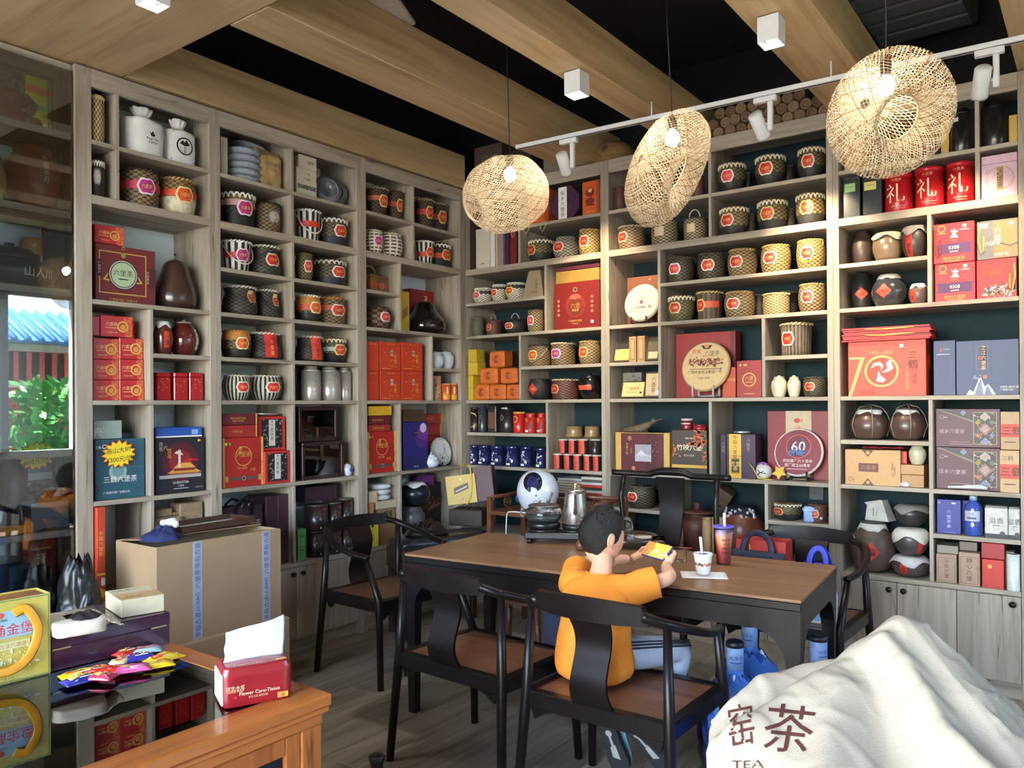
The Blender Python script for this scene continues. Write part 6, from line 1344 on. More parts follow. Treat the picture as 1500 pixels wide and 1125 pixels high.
o=MB().grid(lambda u,v:(-.1+.2*u,.02+.08*v,.006+.008*noise.noise(Vector((u*6,v*4,1)))),14,6).build('red_cloth',C((190,40,60),.6,var=.15));solidify(o,.002);tag(o,'crumpled red cloth lying on the tan cardboard gift box','cloth');o.location=(q.location[0]+.05,.0,topof(q)+.004)
q1=boxat('R',1318,1354,696,'s7','plain tan box, lower of two under the cream jar','box',(166,122,74),[],d=.12,back=.03)
q2=boxat('R',1318,1354,681,topof(q1),'plain tan box, upper of two under the cream jar','box',(172,128,78),[],d=.12,back=.03)
jarat('R',1331,1357,650,topof(q2),'cream glazed jar standing on two tan boxes','vase',(196,190,160),coat=.4,rough=.25,lidc=None)
boxat('R',1314,1329,661,topof(q2),'small bright red box beside the cream jar','box',(206,50,40),[],d=.06,back=.06)
o=MB().lathe([(.018,0),(.028,.008),(.03,.02),(.02,.03),(0,.034)],16).build('white_cup',C((206,206,206),.3));tag(o,'tiny white cup in front of the two tan boxes','cup');o.location=(at(1325,707,y=.012)[0],.0305,zof('s7'));o.scale=(.85,.85,.85)
ETH=[('p',[(0,1),(.20,1),(.66,.68),(.66,.60)],(132,116,96)),('p',[(.04,1),(.22,1),(.66,.72),(.66,.66)],(70,66,70)),('r',.77,.5,.36,.84,(74,64,62)),('f',.77,.5,.36,.84,.02,(150,136,104)),('q',.77,.48,.16,(150,110,110)),('q',.77,.48,.1,(170,140,140)),('q',.77,.80,.12,(150,160,170)),('q',.77,.80,.06,(206,140,90)),('q',.77,.16,.1,(120,130,170)),('q',.66,.65,.07,(150,140,60)),('q',.88,.65,.07,(90,120,90)),('q',.66,.32,.07,(170,90,60)),('q',.88,.32,.07,(110,120,150)),('n',.77,.5,.34,.8,60,.05,(200,170,140),3),('q',.44,.90,.08,(120,130,150)),('t','瑶乡六堡茶',.26,.42,.12,(190,160,160)),('o',.1,.78,.05,.04,(170,140,140)),('r',.16,.78,.06,.03,(170,140,140)),('r',.38,.14,.3,.02,(150,110,110)),('r',.4,.08,.36,.02,(150,110,110))]
q=boxat('R',1371,1466,656,'s7','plum gift box with colourful woven-pattern panel, lower of two','gift box',(84,42,56),ETH,d=.13,back=.05)
boxat('R',1370,1466,599,topof(q),'plum gift box with colourful woven-pattern panel, upper of two','gift box',(84,42,56),ETH,d=.13,back=.05)
KB=[('r',.5,.5,1,.34,(196,66,50)),('t','三鶴',.6,.5,.24,'black'),('r',.5,.2,.6,.03,(90,70,50))]
q=boxat('R',1464,1500,660,'s7','kraft box with red band and black writing, lower at the right edge','box',(182,146,102),KB+[('t','三鹤',.4,.82,.12,(70,56,44))],d=.12,back=.0)
boxat('R',1467,1500,603,topof(q),'kraft box with red band and black writing, upper at the right edge','box',(170,138,98),KB,d=.12,back=.03)
def tong():
 z=zof('s7');a=at(1388,712,y=.006)[0];b2=at(1446,712,y=.006)[0]
 mb=MB();mb.tube([(a,.02,z+.012),(a+.06,.02,z+.015),((a+b2)/2,.02,z+.018),(b2-.03,.02,z+.02),(b2,.02,z+.014)],[.009,.012,.016,.019,.012],10,flat=(.7,1))
 o=mb.build('white_handset',C((206,208,212),.3,var=.04));tag(o,'slim white plastic handle lying in front of the woven-pattern boxes','handle')
tong()
def paperbag_fu():
 z=pz
 c,w,h=span('R',1242,1311,764,z,.17);c,w,h=fit('R',c,w*1.02,z,h);w/=1.02
 r=jar('giant round brown clay jar with a red lucky character diamond','jar',w,h,'globe',(92,76,66),rough=.45,coat=.12,paper=((190,186,178),.16),diamond=(.30,.46,.12,(206,56,40),'福','black',.2),seed=11)
 MB().lathe([(w*.27,h*1.005),(w*.27,h*1.04),(0,h*1.042)],26).build('lid',C((60,56,54),.5,var=.1),r)
 setdown(r,'R',c,w/2+.005,z)
 zz=z+h*1.045;c2,w2,h2=span('R',1268,1305,731,zz,.17)
 b2=thing('paper_parcel','white paper parcel with black print standing on the giant jar','parcel')
 mb=MB();mb.add([(-w2/2,-.04,0),(w2/2,-.04,0),(w2/2,.05,0),(-w2/2,.05,0),(-w2*.45,-.03,h2*.7),(w2*.2,-.03,h2*.98),(w2*.2,.03,h2*.98),(-w2*.45,.03,h2*.75),(-w2*.55,-.035,h2*.82),(w2*.12,-.035,h2)],[(3,2,1,0),(0,1,5,4),(1,2,6,5),(2,3,7,6),(3,0,4,7),(4,5,9,8),(4,5,6,7)])
 o=mb.build('folded_paper',C((190,186,176),.8,var=.12,scale=24,bump=.5,bscale=40),b2);
 dm,mats=decal_meshes(w2,h2,[('v','六堡茶',.5,.4,.1,(110,106,100)),('r',.35,.4,.05,.4,(130,126,120))],0)
 dm.v=[(x,y2-.0415+.012*(zz2/h2),zz2)for x,y2,zz2 in dm.v];dm.build('front_print',mats,b2)
 setdown(b2,'R',c2+.01,.17,zz,-.25)
paperbag_fu()
q=jarat('R',1306,1362,815,pz,'small brown jar with torn white paper and a red label, bottom of the stack','bowl',(84,72,70),rough=.4,coat=.15,paper=((206,202,198),.34),lbl=(.2,.6,.5,-.2,'ored','六堡茶','black',.17),seed=12,back=-.01)
q2=jarat('R',1309,1361,775,topof(q)+.012,'small brown jar with white paper cap and red side label, middle of the stack','bowl',(78,68,66),rough=.4,coat=.15,paper=((206,200,188),.4),lbl=(.16,.5,.35,.75,(206,44,44),None,None,.1),seed=13,back=-.01)
jarat('R',1311,1360,740,topof(q2)+.012,'dark jar with folded grey paper at the top back of the stack','bowl',(44,40,40),rough=.5,paper=((130,126,120),.3),seed=14,back=.05)
q=boxat('R',1372,1408,732,'i','deep blue gift box with white vertical writing beside the blue bottle','gift box',(30,46,130),[('v','六堡茶',.5,.5,.13,(150,160,206)),('c',.5,.22,.05,(130,140,190)),('r',.7,.9,.16,.04,'white'),('r',.1,.9,.1,.06,(120,130,190)),('r',.5,.04,.6,.015,(120,130,190))],d=.08,back=.04)
boxat('R',1405,1421,733,'i','second deep blue gift box behind the blue bottle','gift box',(28,40,112),[],d=.08,back=.10)
def bluebottle():
 z=zof('i');c,w,h=span('R',1412,1440,726,z,.05)
 r=thing('plastic_bottle','blue plastic bottle with white cap and label','bottle')
 MB().lathe([(w*.46,0),(w*.5,.008),(w*.5,h*.3),(w*.46,h*.36),(w*.5,h*.42),(w*.5,h*.66),(w*.44,h*.76),(w*.2,h*.86),(w*.17,h*.9)],24).build('bottle_body',C((60,80,160),.12,var=.2,coat=.6),r)
 MB().lathe([(w*.21,h*.885),(w*.21,h*.985),(w*.18,h)],18).build('cap',C((150,170,206),.3),r)
 print_on(r,w,h,[('r',.5,.5,.9,.26,(176,180,196)),('t','ICE',.5,.55,.08,(60,70,110)),('r',.5,.45,.5,.05,(90,96,120))],0,name='label',bend=w*.502)
 setdown(r,'R',c,.055,z,-.1)
bluebottle()
for x0,x1,yt,nm in((1442,1477,741,'left'),(1478,1503,743,'right')):
 tinat('R',x0,x1,yt,'i','square white ribbed tea tin with black lettering and black base, %s of two'%nm,(186,184,178),[('t','溢香',.5,.55,.2,'black'),('r',.5,.40,.3,.03,(110,110,106)),('n',.5,.6,.9,.7,60,.05,(150,150,144),8),('r',.5,.07,1,.14,(50,50,52)),('c',.75,.72,.05,'white'),('c',.76,.16,.07,(70,70,70))],square=True,lidh=.06,d=.1,lidc=(110,108,104),back=-.015)
TB=[('f',.5,.47,.84,.82,.012,(110,84,64)),('v','凉茶六堡',.5,.5,.16,(90,66,50)),('v','农家',.84,.55,.05,(130,100,76)),('v','茶',.15,.5,.05,(130,100,76))]
q=boxat('R',1371,1402,812,pz,'brown-grey tea box with dark brush writing, left of two at the bottom','tea box',(164,134,108),TB,d=.1,back=.02)
boxat('R',1372,1404,799,topof(q),'flat grey lid box lying on the left brush-writing tea box','box',(140,128,114),[],d=.12,back=.03)
q=boxat('R',1404,1436,810,pz,'brown-grey tea box with dark brush writing, right of two at the bottom','tea box',(168,136,110),[('f',.5,.47,.84,.82,.012,(110,84,64)),('v','静心六堡',.5,.5,.17,(80,58,44)),('v','农家',.84,.55,.05,(130,100,76))],d=.1,back=.01)
boxat('R',1404,1432,794,topof(q),'grey-brown flat carton on the right brush-writing tea box','carton',(120,106,90),[],d=.12,back=.06)
q=boxat('R',1438,1471,820,pz,'orange-red tea box with gold emblem at the bottom right','tea box',(196,50,38),[('c',.36,.76,.07,'gold'),('v','福',.36,.76,.1,(220,170,80)),('r',.5,.08,.8,.02,(150,36,30))],d=.09,back=.0)
boxat('R',1437,1472,796,topof(q),'darker red tea box lying on the orange-red box with gold emblem','tea box',(160,34,36),[],d=.1,back=.01)
tinat('R',1479,1503,812,pz,'white glossy canister at the bottom right edge',(206,212,200),[],lidh=.04,back=-.03)
boxat('R',1471,1486,808,pz,'narrow cream carton behind the white glossy canister','carton',(170,160,136),[('v','六堡茶',.6,.5,.16,(80,70,56))],d=.06,back=.08)
# on top of the bookcases
rg=random.Random(12)
k_=0
logm=[MB().lathe([(.030,0),(.033,.006),(.033,.19),(.030,.2),(.021,.2),(.019,.18),(0,.18)],14,M=Matrix.Rotation(pi/2,4,'X')).mesh('log',[C(c,.75,var=.25,scale=30)])for c in((128,100,74),(112,88,66),(140,112,84))]
rowsn=['bottom','second','third']
for row in range(3):
 n=(12,11,8)[row]
 for i in range(n):
  x=1.82+i*.068+row*.034+(0.068 if row==2 else 0)
  o=obj('bamboo_log',logm[(i*7+row*3)%3],None,(x,.23+.02*rg.random()-.0,TOPZ+.034+row*.0595),(0,0,(rg.random()-.5)*.04))
  tag(o,'short bamboo log with pale cut end, %s row, %s from the left'%(rowsn[row],['first','second','third','fourth','fifth','sixth','seventh','eighth','ninth','tenth','eleventh','twelfth'][i]),'log','bamboo logs on top of the bookcase')
def straw_hat_basket():
 c=at(898,215,y=.16)[0]
 r=thing('straw_basket','straw fringed basket with dark writing on top of the back bookcase','basket')
 mb=MB();mb.lathe([(.15,0),(.155,.03),(.15,.07),(.13,.12),(.09,.15),(.0,.165)],40,rfun=lambda a,i:1+.02*sin(a*40));mb.build('straw_body',C((140,108,66),.8,var=.3,scale=90,bump=.6,bscale=120),r)
 f=MB()
 for i in range(70):
  a=2*pi*i/70;f.tube([(.154*cos(a),.154*sin(a),.045),(.158*cos(a+.02),.158*sin(a+.02),.004)],.0035,4)
 f.build('fringe',C((160,124,78),.8,var=.2),r)
 m2=MB()
 for j,ch in enumerate('六堡茶'):
  vs,fs=text_mesh(ch);an=-.9+.5*j
  m2 .add([((.152-b*.012)*sin(an+a*.05/.15),-(.152-b*.012)*cos(an+a*.05/.15),.085+b*.045)for a,b in vs],fs)
 m2 .build('lettering',C((50,36,26),.8,var=0),r)
 r.location=(c,.17,TOPZ)
straw_hat_basket()
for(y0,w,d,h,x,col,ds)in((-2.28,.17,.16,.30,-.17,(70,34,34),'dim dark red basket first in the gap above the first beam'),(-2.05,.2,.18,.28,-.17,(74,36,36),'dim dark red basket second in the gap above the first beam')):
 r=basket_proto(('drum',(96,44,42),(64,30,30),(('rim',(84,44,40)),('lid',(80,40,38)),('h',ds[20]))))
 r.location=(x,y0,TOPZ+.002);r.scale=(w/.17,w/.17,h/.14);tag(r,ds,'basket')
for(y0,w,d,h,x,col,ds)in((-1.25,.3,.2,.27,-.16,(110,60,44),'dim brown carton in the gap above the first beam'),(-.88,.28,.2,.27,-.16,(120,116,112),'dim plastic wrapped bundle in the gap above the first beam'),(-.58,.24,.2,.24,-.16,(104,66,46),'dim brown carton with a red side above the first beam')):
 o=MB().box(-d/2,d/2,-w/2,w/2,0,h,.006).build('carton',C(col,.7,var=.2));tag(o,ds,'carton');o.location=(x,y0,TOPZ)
o=MB().box(-.13,.13,0,.2,0,.34,.005).build('carton',C((92,74,62),.7,var=.2));tag(o,'dark printed carton on the back bookcase in the room corner','carton');o.location=(.14,.1,TOPZ)
print_on(o,.26,.34,[('v','六堡茶',.4,.5,.2,(150,130,110)),('r',.75,.5,.2,.5,(130,120,110))],0)
o=MB().box(-.1,.1,0,.2,0,.26,.005).build('carton',C((58,46,42),.7,var=.2));tag(o,'dark carton right of the printed carton on the back bookcase','carton');o.location=(.42,.12,TOPZ)
o=MB().box(-.09,.09,0,.1,0,.30,.005).build('carton',C((150,138,116),.7,var=.1));tag(o,'pale upright carton on the back bookcase between two beams','carton');o.location=(.66,.2,TOPZ)
def tag_bag():
 o=MB().box(-.1,.1,-.14,.14,0,.02,.004).build('hang_tag',C((176,168,156),.7,var=.1));tag(o,'pale cardboard sheet lying across the second beam','cardboard');P=at(565,8,z=3.33);o.location=(P[0],P[1],3.292);o.rotation_euler=(0,0,R_(25))
tag_bag()
# lamps and ceiling fixtures
BULB=emit('bulb_glow',(1.0,.93,.84),70)
def shade_profile(t,closed=False):
 pts=[(0,.018,.115),(.12,.09,.108),(.3,.175,.07),(.5,.208,.0),(.7,.185,-.062),(.86,.130,-.098),(1,.078,-.112)]if closed else[(0,.018,.122),(.10,.095,.114),(.22,.175,.076),(.34,.212,.02),(.46,.216,-.03),(.58,.19,-.082),(.68,.155,-.105),(.78,.118,-.10),(.90,.088,-.075),(1,.076,-.045)]
 xs=[p[0]for p in pts]
 return float(np.interp(t,xs,[p[1]for p in pts])),float(np.interp(t,xs,[p[2]for p in pts]))
def strip_mat(c):
 m=bpy.data.materials.new('bamboo_strip');m.use_nodes=True;n=m.node_tree;n.nodes.clear()
 o=n.nodes.new('ShaderNodeOutputMaterial');mx=n.nodes.new('ShaderNodeMixShader');mx.inputs[0].default_value=.2
 d=n.nodes.new('ShaderNodeBsdfDiffuse');t=n.nodes.new('ShaderNodeBsdfTranslucent');d.inputs[0].default_value=t.inputs[0].default_value=rgb(c)
 n.links.new(d.outputs[0],mx.inputs[1]);n.links.new(t.outputs[0],mx.inputs[2]);n.links.new(mx.outputs[0],o.inputs[0])
 return m
STRIPS=[strip_mat((216,198,166)),strip_mat((168,128,80))]
def pendant(label,cx,cy,cz,axis,sc,squash,bulb,top,major,closed=False,cord_col=(24,24,26)):
 r=thing('woven_pendant_lamp',label,'pendant lamp',(cx,cy,top),0,'woven pendant lamps')
 ax=Vector(axis).normalized();mj=Vector(major);mj=(mj-ax*mj.dot(ax)).normalized();mn=(-ax).cross(mj)
 M=Matrix.Translation((0,0,cz-top))@Matrix(((mj.x,mn.x,-ax.x),(mj.y,mn.y,-ax.y),(mj.z,mn.z,-ax.z))).to_4x4()@Matrix.Diagonal((sc*squash[0],sc*squash[1],sc*squash[2],1))
 prof=[]
 for i in range(33):
  a=shade_profile(max(0,i/32-.02),closed);b2=shade_profile(min(1,i/32+.02),closed);m_=shade_profile(i/32,closed)
  prof.append(((a[0]+b2[0]+m_[0])/3,(a[1]+b2[1]+m_[1])/3))
 mats=STRIPS
 mb=MB();N=84;K=32
 for fam in(-1,1):
  for s2 in range(N):
   vs=[];fs=[]
   for i in range(K+1):
    rr,zz=prof[i];rr+=.0012*fam*(1 if(s2+i)%2 else-1)
    a=2*pi*s2/N+fam*1.9*i/K;wd=.0015/max(rr,.07)
    vs+=[(rr*cos(a-wd),rr*sin(a-wd),zz),(rr*cos(a+wd),rr*sin(a+wd),zz)]
   for i in range(K):fs.append((2*i,2*i+1,2*i+3,2*i+2))
   mb.add(vs,fs,0 if s2%5 else 1,True,M)
 for rr,zz in((prof[-1][0],prof[-1][1]),(prof[0][0],prof[0][1])):
  mb.tube([(rr*cos(2*pi*j/36),rr*sin(2*pi*j/36),zz)for j in range(36)],.004,6,0,closed=True,M=M)
 mb.build('woven_shade',mats,r)
 bx,by,bz=bulb
 MB().tube([(0,0,0),(bx*.3,by*.3,bz*.5),(bx,by,bz+.075)],.0028,6).build('cord',C(cord_col,.5),r)
 MB().lathe([(.018,.035),(.02,.05),(.02,.085),(.008,.10),(0,.101)],16,M=Matrix.Translation((bx,by,bz))).build('lamp_holder',C((30,28,28),.4),r)
 b_=MB();b_.sphere((bx,by,bz),.030,16,12,sc=(1,1,1.15));b_.build('bulb',BULB,r)
 return r
PY=-1.4
def wp(px,py,y=PY):return at(px,py,y=y)
def mkpend(label,ctr,bulbpx,axis,sc,squash,major,closed=False):
 c=wp(*ctr);b2=wp(*bulbpx);top=3.66
 return pendant(label,c[0],PY,c[2],axis,sc,squash,(b2[0]-c[0],.0,b2[2]-top),top,major,closed)
cv=lambda r_,u_,f_:tuple(_R*r_+_U*u_+_fw*f_)
mkpend('small woven bamboo lamp on the left, its hole facing down left',(743,284),(747,256),cv(-.72,-.42,-.55),1.0,(.92,.80,2.0),cv(-.4,.8,0),True)
mkpend('tall woven bamboo lamp in the middle, seen edge on',(975,246),(985,203),cv(.76,-.42,-.42),1.0,(1.22,.98,1.05),cv(.5,.86,0))
mkpend('large round woven bamboo lamp on the right, its hole facing the viewer',(1300,166),(1298,126),cv(.13,-.50,-.80),1.0,(1.02,1.06,1.35),cv(1,0,0))
TZ=2.95
A=at(757,219,z=TZ);B=at(1490,62,z=TZ)
dirv=(B-A)/np.linalg.norm(B-A);E2=A+dirv*3.6
ang=atan2(dirv[1],dirv[0]);Lt=3.6
white=C((214,216,218),.35,var=.03)
tr=thing('track_rail','white lighting track hanging below the beams in front of the back bookcase','track light',(A[0],A[1],TZ),ang)
MB().box(0,Lt,-.017,.017,0,.022,.002).build('rail',white,tr);MB().box(0,Lt,-.006,.006,-.001,0,.0).build('slot',C((40,40,42),.6),tr)
for xx in(.85,1.75,2.75):MB().lathe([(.004,.022),(.004,.10)],8,M=Matrix.Translation((xx,0,0))).build('hanger',white,tr)
def spot(label,px,py,aim,power):
 P=at(px,py,z=TZ-.13);d0=(P-A)@dirv;base=A+dirv*d0
 r=thing('track_spotlight',label,'spotlight',(base[0],base[1],TZ-.002),ang,'track spotlights')
 MB().box(-.055,.055,-.016,.016,-.028,-.001,.003).build('adapter',white,r)
 MB().box(.012,.036,-.013,.013,-.17,-.028,.004).build('driver_box',white,r)
 hd=Vector((-.03,0,-.135));wl=Vector(aim)-Vector((base[0],base[1],TZ-.135));wl.normalize()
 loc=Matrix.Rotation(-ang,3,'Z')@wl
 q=Vector((0,0,-1)).rotation_difference(loc)
 M=Matrix.Translation(hd)@q.to_matrix().to_4x4()
 MB().lathe([(.024,-.062),(.033,-.07),(.034,-.06),(.033,.06),(.028,.066),(0,.066)],26,M=M,cap=False).build('spot_head',white,r)
 MB().lathe([(0,-.055),(.027,-.058)],22,M=M,cap=False).build('lens',emit('spot_lens',(1,.86,.66),14),r)
 MB().tube([tuple(hd),(.02,0,-.135)],.006,8).build('pivot',white,r)
 f=light('spot_beam','SPOT',(0,0,0),None,power,(1.0,.78,.50),spot_size=R_(60),spot_blend=.8,shadow_soft_size=.02)
 f.parent=r;f.location=hd+loc*.075;f.rotation_euler=q.to_euler()
 return r
spot('white track spotlight beside the small woven lamp, aimed at the left oak post',846,243,(1.20,.0,2.2),80)
spot('white track spotlight between the middle and large lamps, aimed at the right oak post',1126,185,(2.58,.0,2.2),125)
spot('white track spotlight at the right of the large woven lamp',1450,118,(3.25,.0,2.2),60)
def downlight(label,px,py,z,w=.088,h=.11,power=9,col=(1,.95,.88),on=BULB,xy=None):
 P=at(px,py,z=z-h)
 x,y=xy or(P[0],P[1])
 r=thing('square_downlight',label,'downlight',(x,y,z-.0015),0,'square ceiling downlights')
 t=.004;mb=MB()
 mb.box(-w/2,w/2,-w/2,-w/2+t,-h,0,.0008);mb.box(-w/2,w/2,w/2-t,w/2,-h,0,.0008);mb.box(-w/2,-w/2+t,-w/2+t,w/2-t,-h,0,.0008);mb.box(w/2-t,w/2,-w/2+t,w/2-t,-h,0,.0008);mb.box(-w/2,w/2,-w/2,w/2,-t,0,.0008)
 mb.build('housing',white,r)
 MB().box(-w/2+t,w/2-t,-w/2+t,w/2-t,-h+.028,-h+.030,0).build('reflector_plate',C((120,122,124),.3,.6),r)
 MB().lathe([(.024,-h+.02),(.026,-h+.028)],20).build('lens',emit('downlight_lens',(1,.96,.92),22),r)
 f=light('downlight_beam','SPOT',(0,0,-h+.016),(0,0,-3),power,col,spot_size=R_(100),spot_blend=.9,shadow_soft_size=.025);f.parent=r
downlight('white square downlight under the third beam, between the small and middle lamps',845,140,3.05,power=55)
downlight('white square downlight under the fourth beam, near the big lamp',1130,65,3.05,power=55)
downlight('white square downlight under the wide cross beam at the top left',224,8,3.05,power=30,col=(.9,.95,1))
r=thing('air_conditioner','dark ceiling cassette air conditioner in the black gap at the top right','air conditioner');P=at(1330,6,z=3.4)
MB().box(-.24,.24,-.5,.2,.02,.2,.01).build('casing',C((60,62,66),.5),r)
for i in range(4):MB().box(-.22,.22,-.46+.16*i,-.34+.16*i,.005,.022,.003).build('vent_slat',C((96,98,104),.4),r)
r.location=(P[0],P[1]+.3,3.4);r.rotation_euler=(0,0,R_(-2))
# table and chairs
BROWN_T=wood('walnut_top',(150,112,78),(104,72,48),'x',scale=.9,rough=.34,knots=False)
SEATW=wood('walnut_seat',(126,84,58),(80,50,36),'x',scale=1.1,rough=.38,knots=False)
TC=Vector((2.012,-1.395,0));TROT=R_(4.9);TL,TWD,TZt=1.80,.71,.75
t=thing('tea_table','long rectangular tea table with brown top and dark arched legs','table',TC,TROT)
MB().box(-TL/2,TL/2,-TWD/2,TWD/2,TZt-.012,TZt,.002).build('tabletop',BROWN_T,t)
MB().box(-TL/2+.001,TL/2-.001,-TWD/2+.001,TWD/2-.001,TZt-.042,TZt-.0125,.003).build('top_edge',DARKW,t)
for sx in(-1,1):
 for sy in(-1,1):
  x1,y1=sx*TL/2,sy*TWD/2;lw=.058;mb=MB()
  X=sorted((x1-sx*.004,x1-sx*lw));Y=sorted((y1-sy*.004,y1-sy*lw))
  vs=[(a,b2,TZt-.043)for a,b2 in((X[0],Y[0]),(X[1],Y[0]),(X[1],Y[1]),(X[0],Y[1]))]
  cx_,cy_=x1-sx*.026,y1-sy*.026
  vs+=[(cx_+(a-cx_)*.72,cy_+(b2-cy_)*.72,0)for a,b2,_ in vs]
  mb.add(vs,[(0,1,2,3)[::1],(7,6,5,4)]+[(i,i+4,(i+1)%4+4,(i+1)%4)for i in range(4)])
  for ax in(0,1):
   Rr=.13;poly=[(0,0)]+[(Rr*(1-sin(pi/2*i/8)),-Rr*(1-cos(pi/2*i/8)))for i in range(9)]
   pts=[]
   for(u,v)in[(0,0),(Rr,0)]+[(Rr-Rr*sin(pi/2*i/8),-Rr+Rr*cos(pi/2*i/8))for i in range(9)]:pts.append((u,v-.075))
   n=len(pts);vv=[]
   for off in(0,1):
    for u,v in pts:
     if ax==0:vv.append((x1-sx*(lw+u)+sx*.002,(Y[0]if off==0 else Y[1]),TZt-.043+v+.0))
     else:vv.append(((X[0]if off==0 else X[1]),y1-sy*(lw+u)+sy*.002,TZt-.043+v))
   mb.add(vv,[tuple(range(n)),tuple(range(n,2*n))[::-1]]+[(i,(i+1)%n,n+(i+1)%n,n+i)for i in range(n)])
  mb.build('leg',DARKW,t)
for sy in(-1,1):
 Y=sorted((sy*(TWD/2-.004),sy*(TWD/2-.05)));MB().box(-TL/2+.056,TL/2-.056,Y[0],Y[1],TZt-.1195,TZt-.043,.0003).build('apron',DARKW,t)
for sx in(-1,1):
 X=sorted((sx*(TL/2-.004),sx*(TL/2-.05)));MB().box(X[0],X[1],-TWD/2+.056,TWD/2-.056,TZt-.1195,TZt-.043,.0003).build('apron',DARKW,t)
def horseshoe(label,x,y,rz,group='horseshoe armchairs'):
 """front is local +y"""
 r=thing('horseshoe_armchair',label,'armchair',(x,y,0),rz,group)
 def pth(P,n=24):
  out=[]
  for i in range(len(P)-1):
   p0,p1,p2,p3=(Vector(P[max(i-1,0)]),Vector(P[i]),Vector(P[i+1]),Vector(P[min(i+2,len(P)-1)]))
   for q in range(6):
    t_=q/6;out.append(.5*((2*p1)+(p2-p0)*t_+(2*p0-5*p1+4*p2-p3)*t_*t_+(3*p1-p0-3*p2+p3)*t_**3))
  out.append(Vector(P[-1]));return out
 for sx in(-1,1):
  MB().tube([(sx*.300,-.262,0),(sx*.275,-.228,.44),(sx*.262,-.212,.745)],[.0165,.0195,.014],14).build('leg',DARKW,r)
  MB().tube([(sx*.288,.240,0),(sx*.272,.215,.44),(sx*.285,.132,.655)],[.0165,.0195,.014],14).build('leg',DARKW,r)
  P=pth([(sx*.285,.148,.662),(sx*.306,.03,.678),(sx*.300,-.10,.715),(sx*.262,-.215,.752),(sx*.20,-.262,.778)])
  MB().tube(P,[.017+.004*(i/len(P))for i in range(len(P))],12,flat=(.85,1.1)).build('arm',DARKW,r)
 n=22;vs=[];fs=[]
 for i in range(n+1):
  u=-1+2*i/n;xx=u*.222;yy=-.288+.040*u*u
  e=abs(u);top=.820-.012*u*u-(.030*max(0,(e-.92)/.08));bot=.742+.006*u*u
  th=.012 if e<.97 else.010
  vs+=[(xx,yy-th,bot),(xx,yy+th,bot+.004),(xx,yy+th-.006,top),(xx,yy-th-.006,top-.003)]
 for i in range(n):
  for j in range(4):fs.append((4*i+j,4*i+(j+1)%4,4*(i+1)+(j+1)%4,4*(i+1)+j))
 fs+=[(0,3,2,1),(4*n,4*n+1,4*n+2,4*n+3)]
 MB().add(vs,fs).build('crest_rail',DARKW,r)
 n=40;vs=[];fs=[]
 for i in range(n+1):
  v=i/n;z=.43+.325*v;yy=-.215-.055*v-.035*sin(2*pi*v*.95+.2)*(1-v*.2);hw=.066+.016*abs(2*v-1)**2
  vs+=[(-hw,yy-.006,z),(hw,yy-.006,z),(hw,yy+.006,z),(-hw,yy+.006,z)]
 for i in range(n):
  for j in range(4):fs.append((4*i+j,4*i+(j+1)%4,4*(i+1)+(j+1)%4,4*(i+1)+j))
 fs+=[(0,3,2,1),(4*n,4*n+1,4*n+2,4*n+3)]
 MB().add(vs,fs,0,False).build('splat',DARKW,r)
 mb=MB()
 mb.box(-.262,.262,-.238,-.198,.385,.444,.004);mb.box(-.262,.262,.182,.225,.385,.444,.004)
 for sx in(-1,1):mb.box(*sorted((sx*.285,sx*.245)),-.215,.2,.387,.443,.004)
 for sx in(-1,1):
  for yy in(-.232,.19):
   mb.prism([(sx*.255,.386),(sx*.15,.386),(sx*.20,.372),(sx*.24,.345)]if sx<0 else[(sx*.15,.386),(sx*.255,.386),(sx*.24,.345),(sx*.20,.372)],yy,yy+.026)
 mb.build('seat_frame',DARKW,r)
 MB().box(-.246,.246,-.199,.183,.425,.4405,.002).build('seat_panel',SEATW,r)
 return r
horseshoe('dark horseshoe armchair with its back to the viewer, left of the boy',1.765,-1.985,R_(-3))
horseshoe('dark horseshoe armchair the boy sits on',2.43,-2.02,R_(0))
horseshoe('dark horseshoe armchair at the left end of the table',.615,-1.40,R_(-92))
horseshoe('dark horseshoe armchair behind the table at right, loaded with bags',2.60,-.66,R_(178))
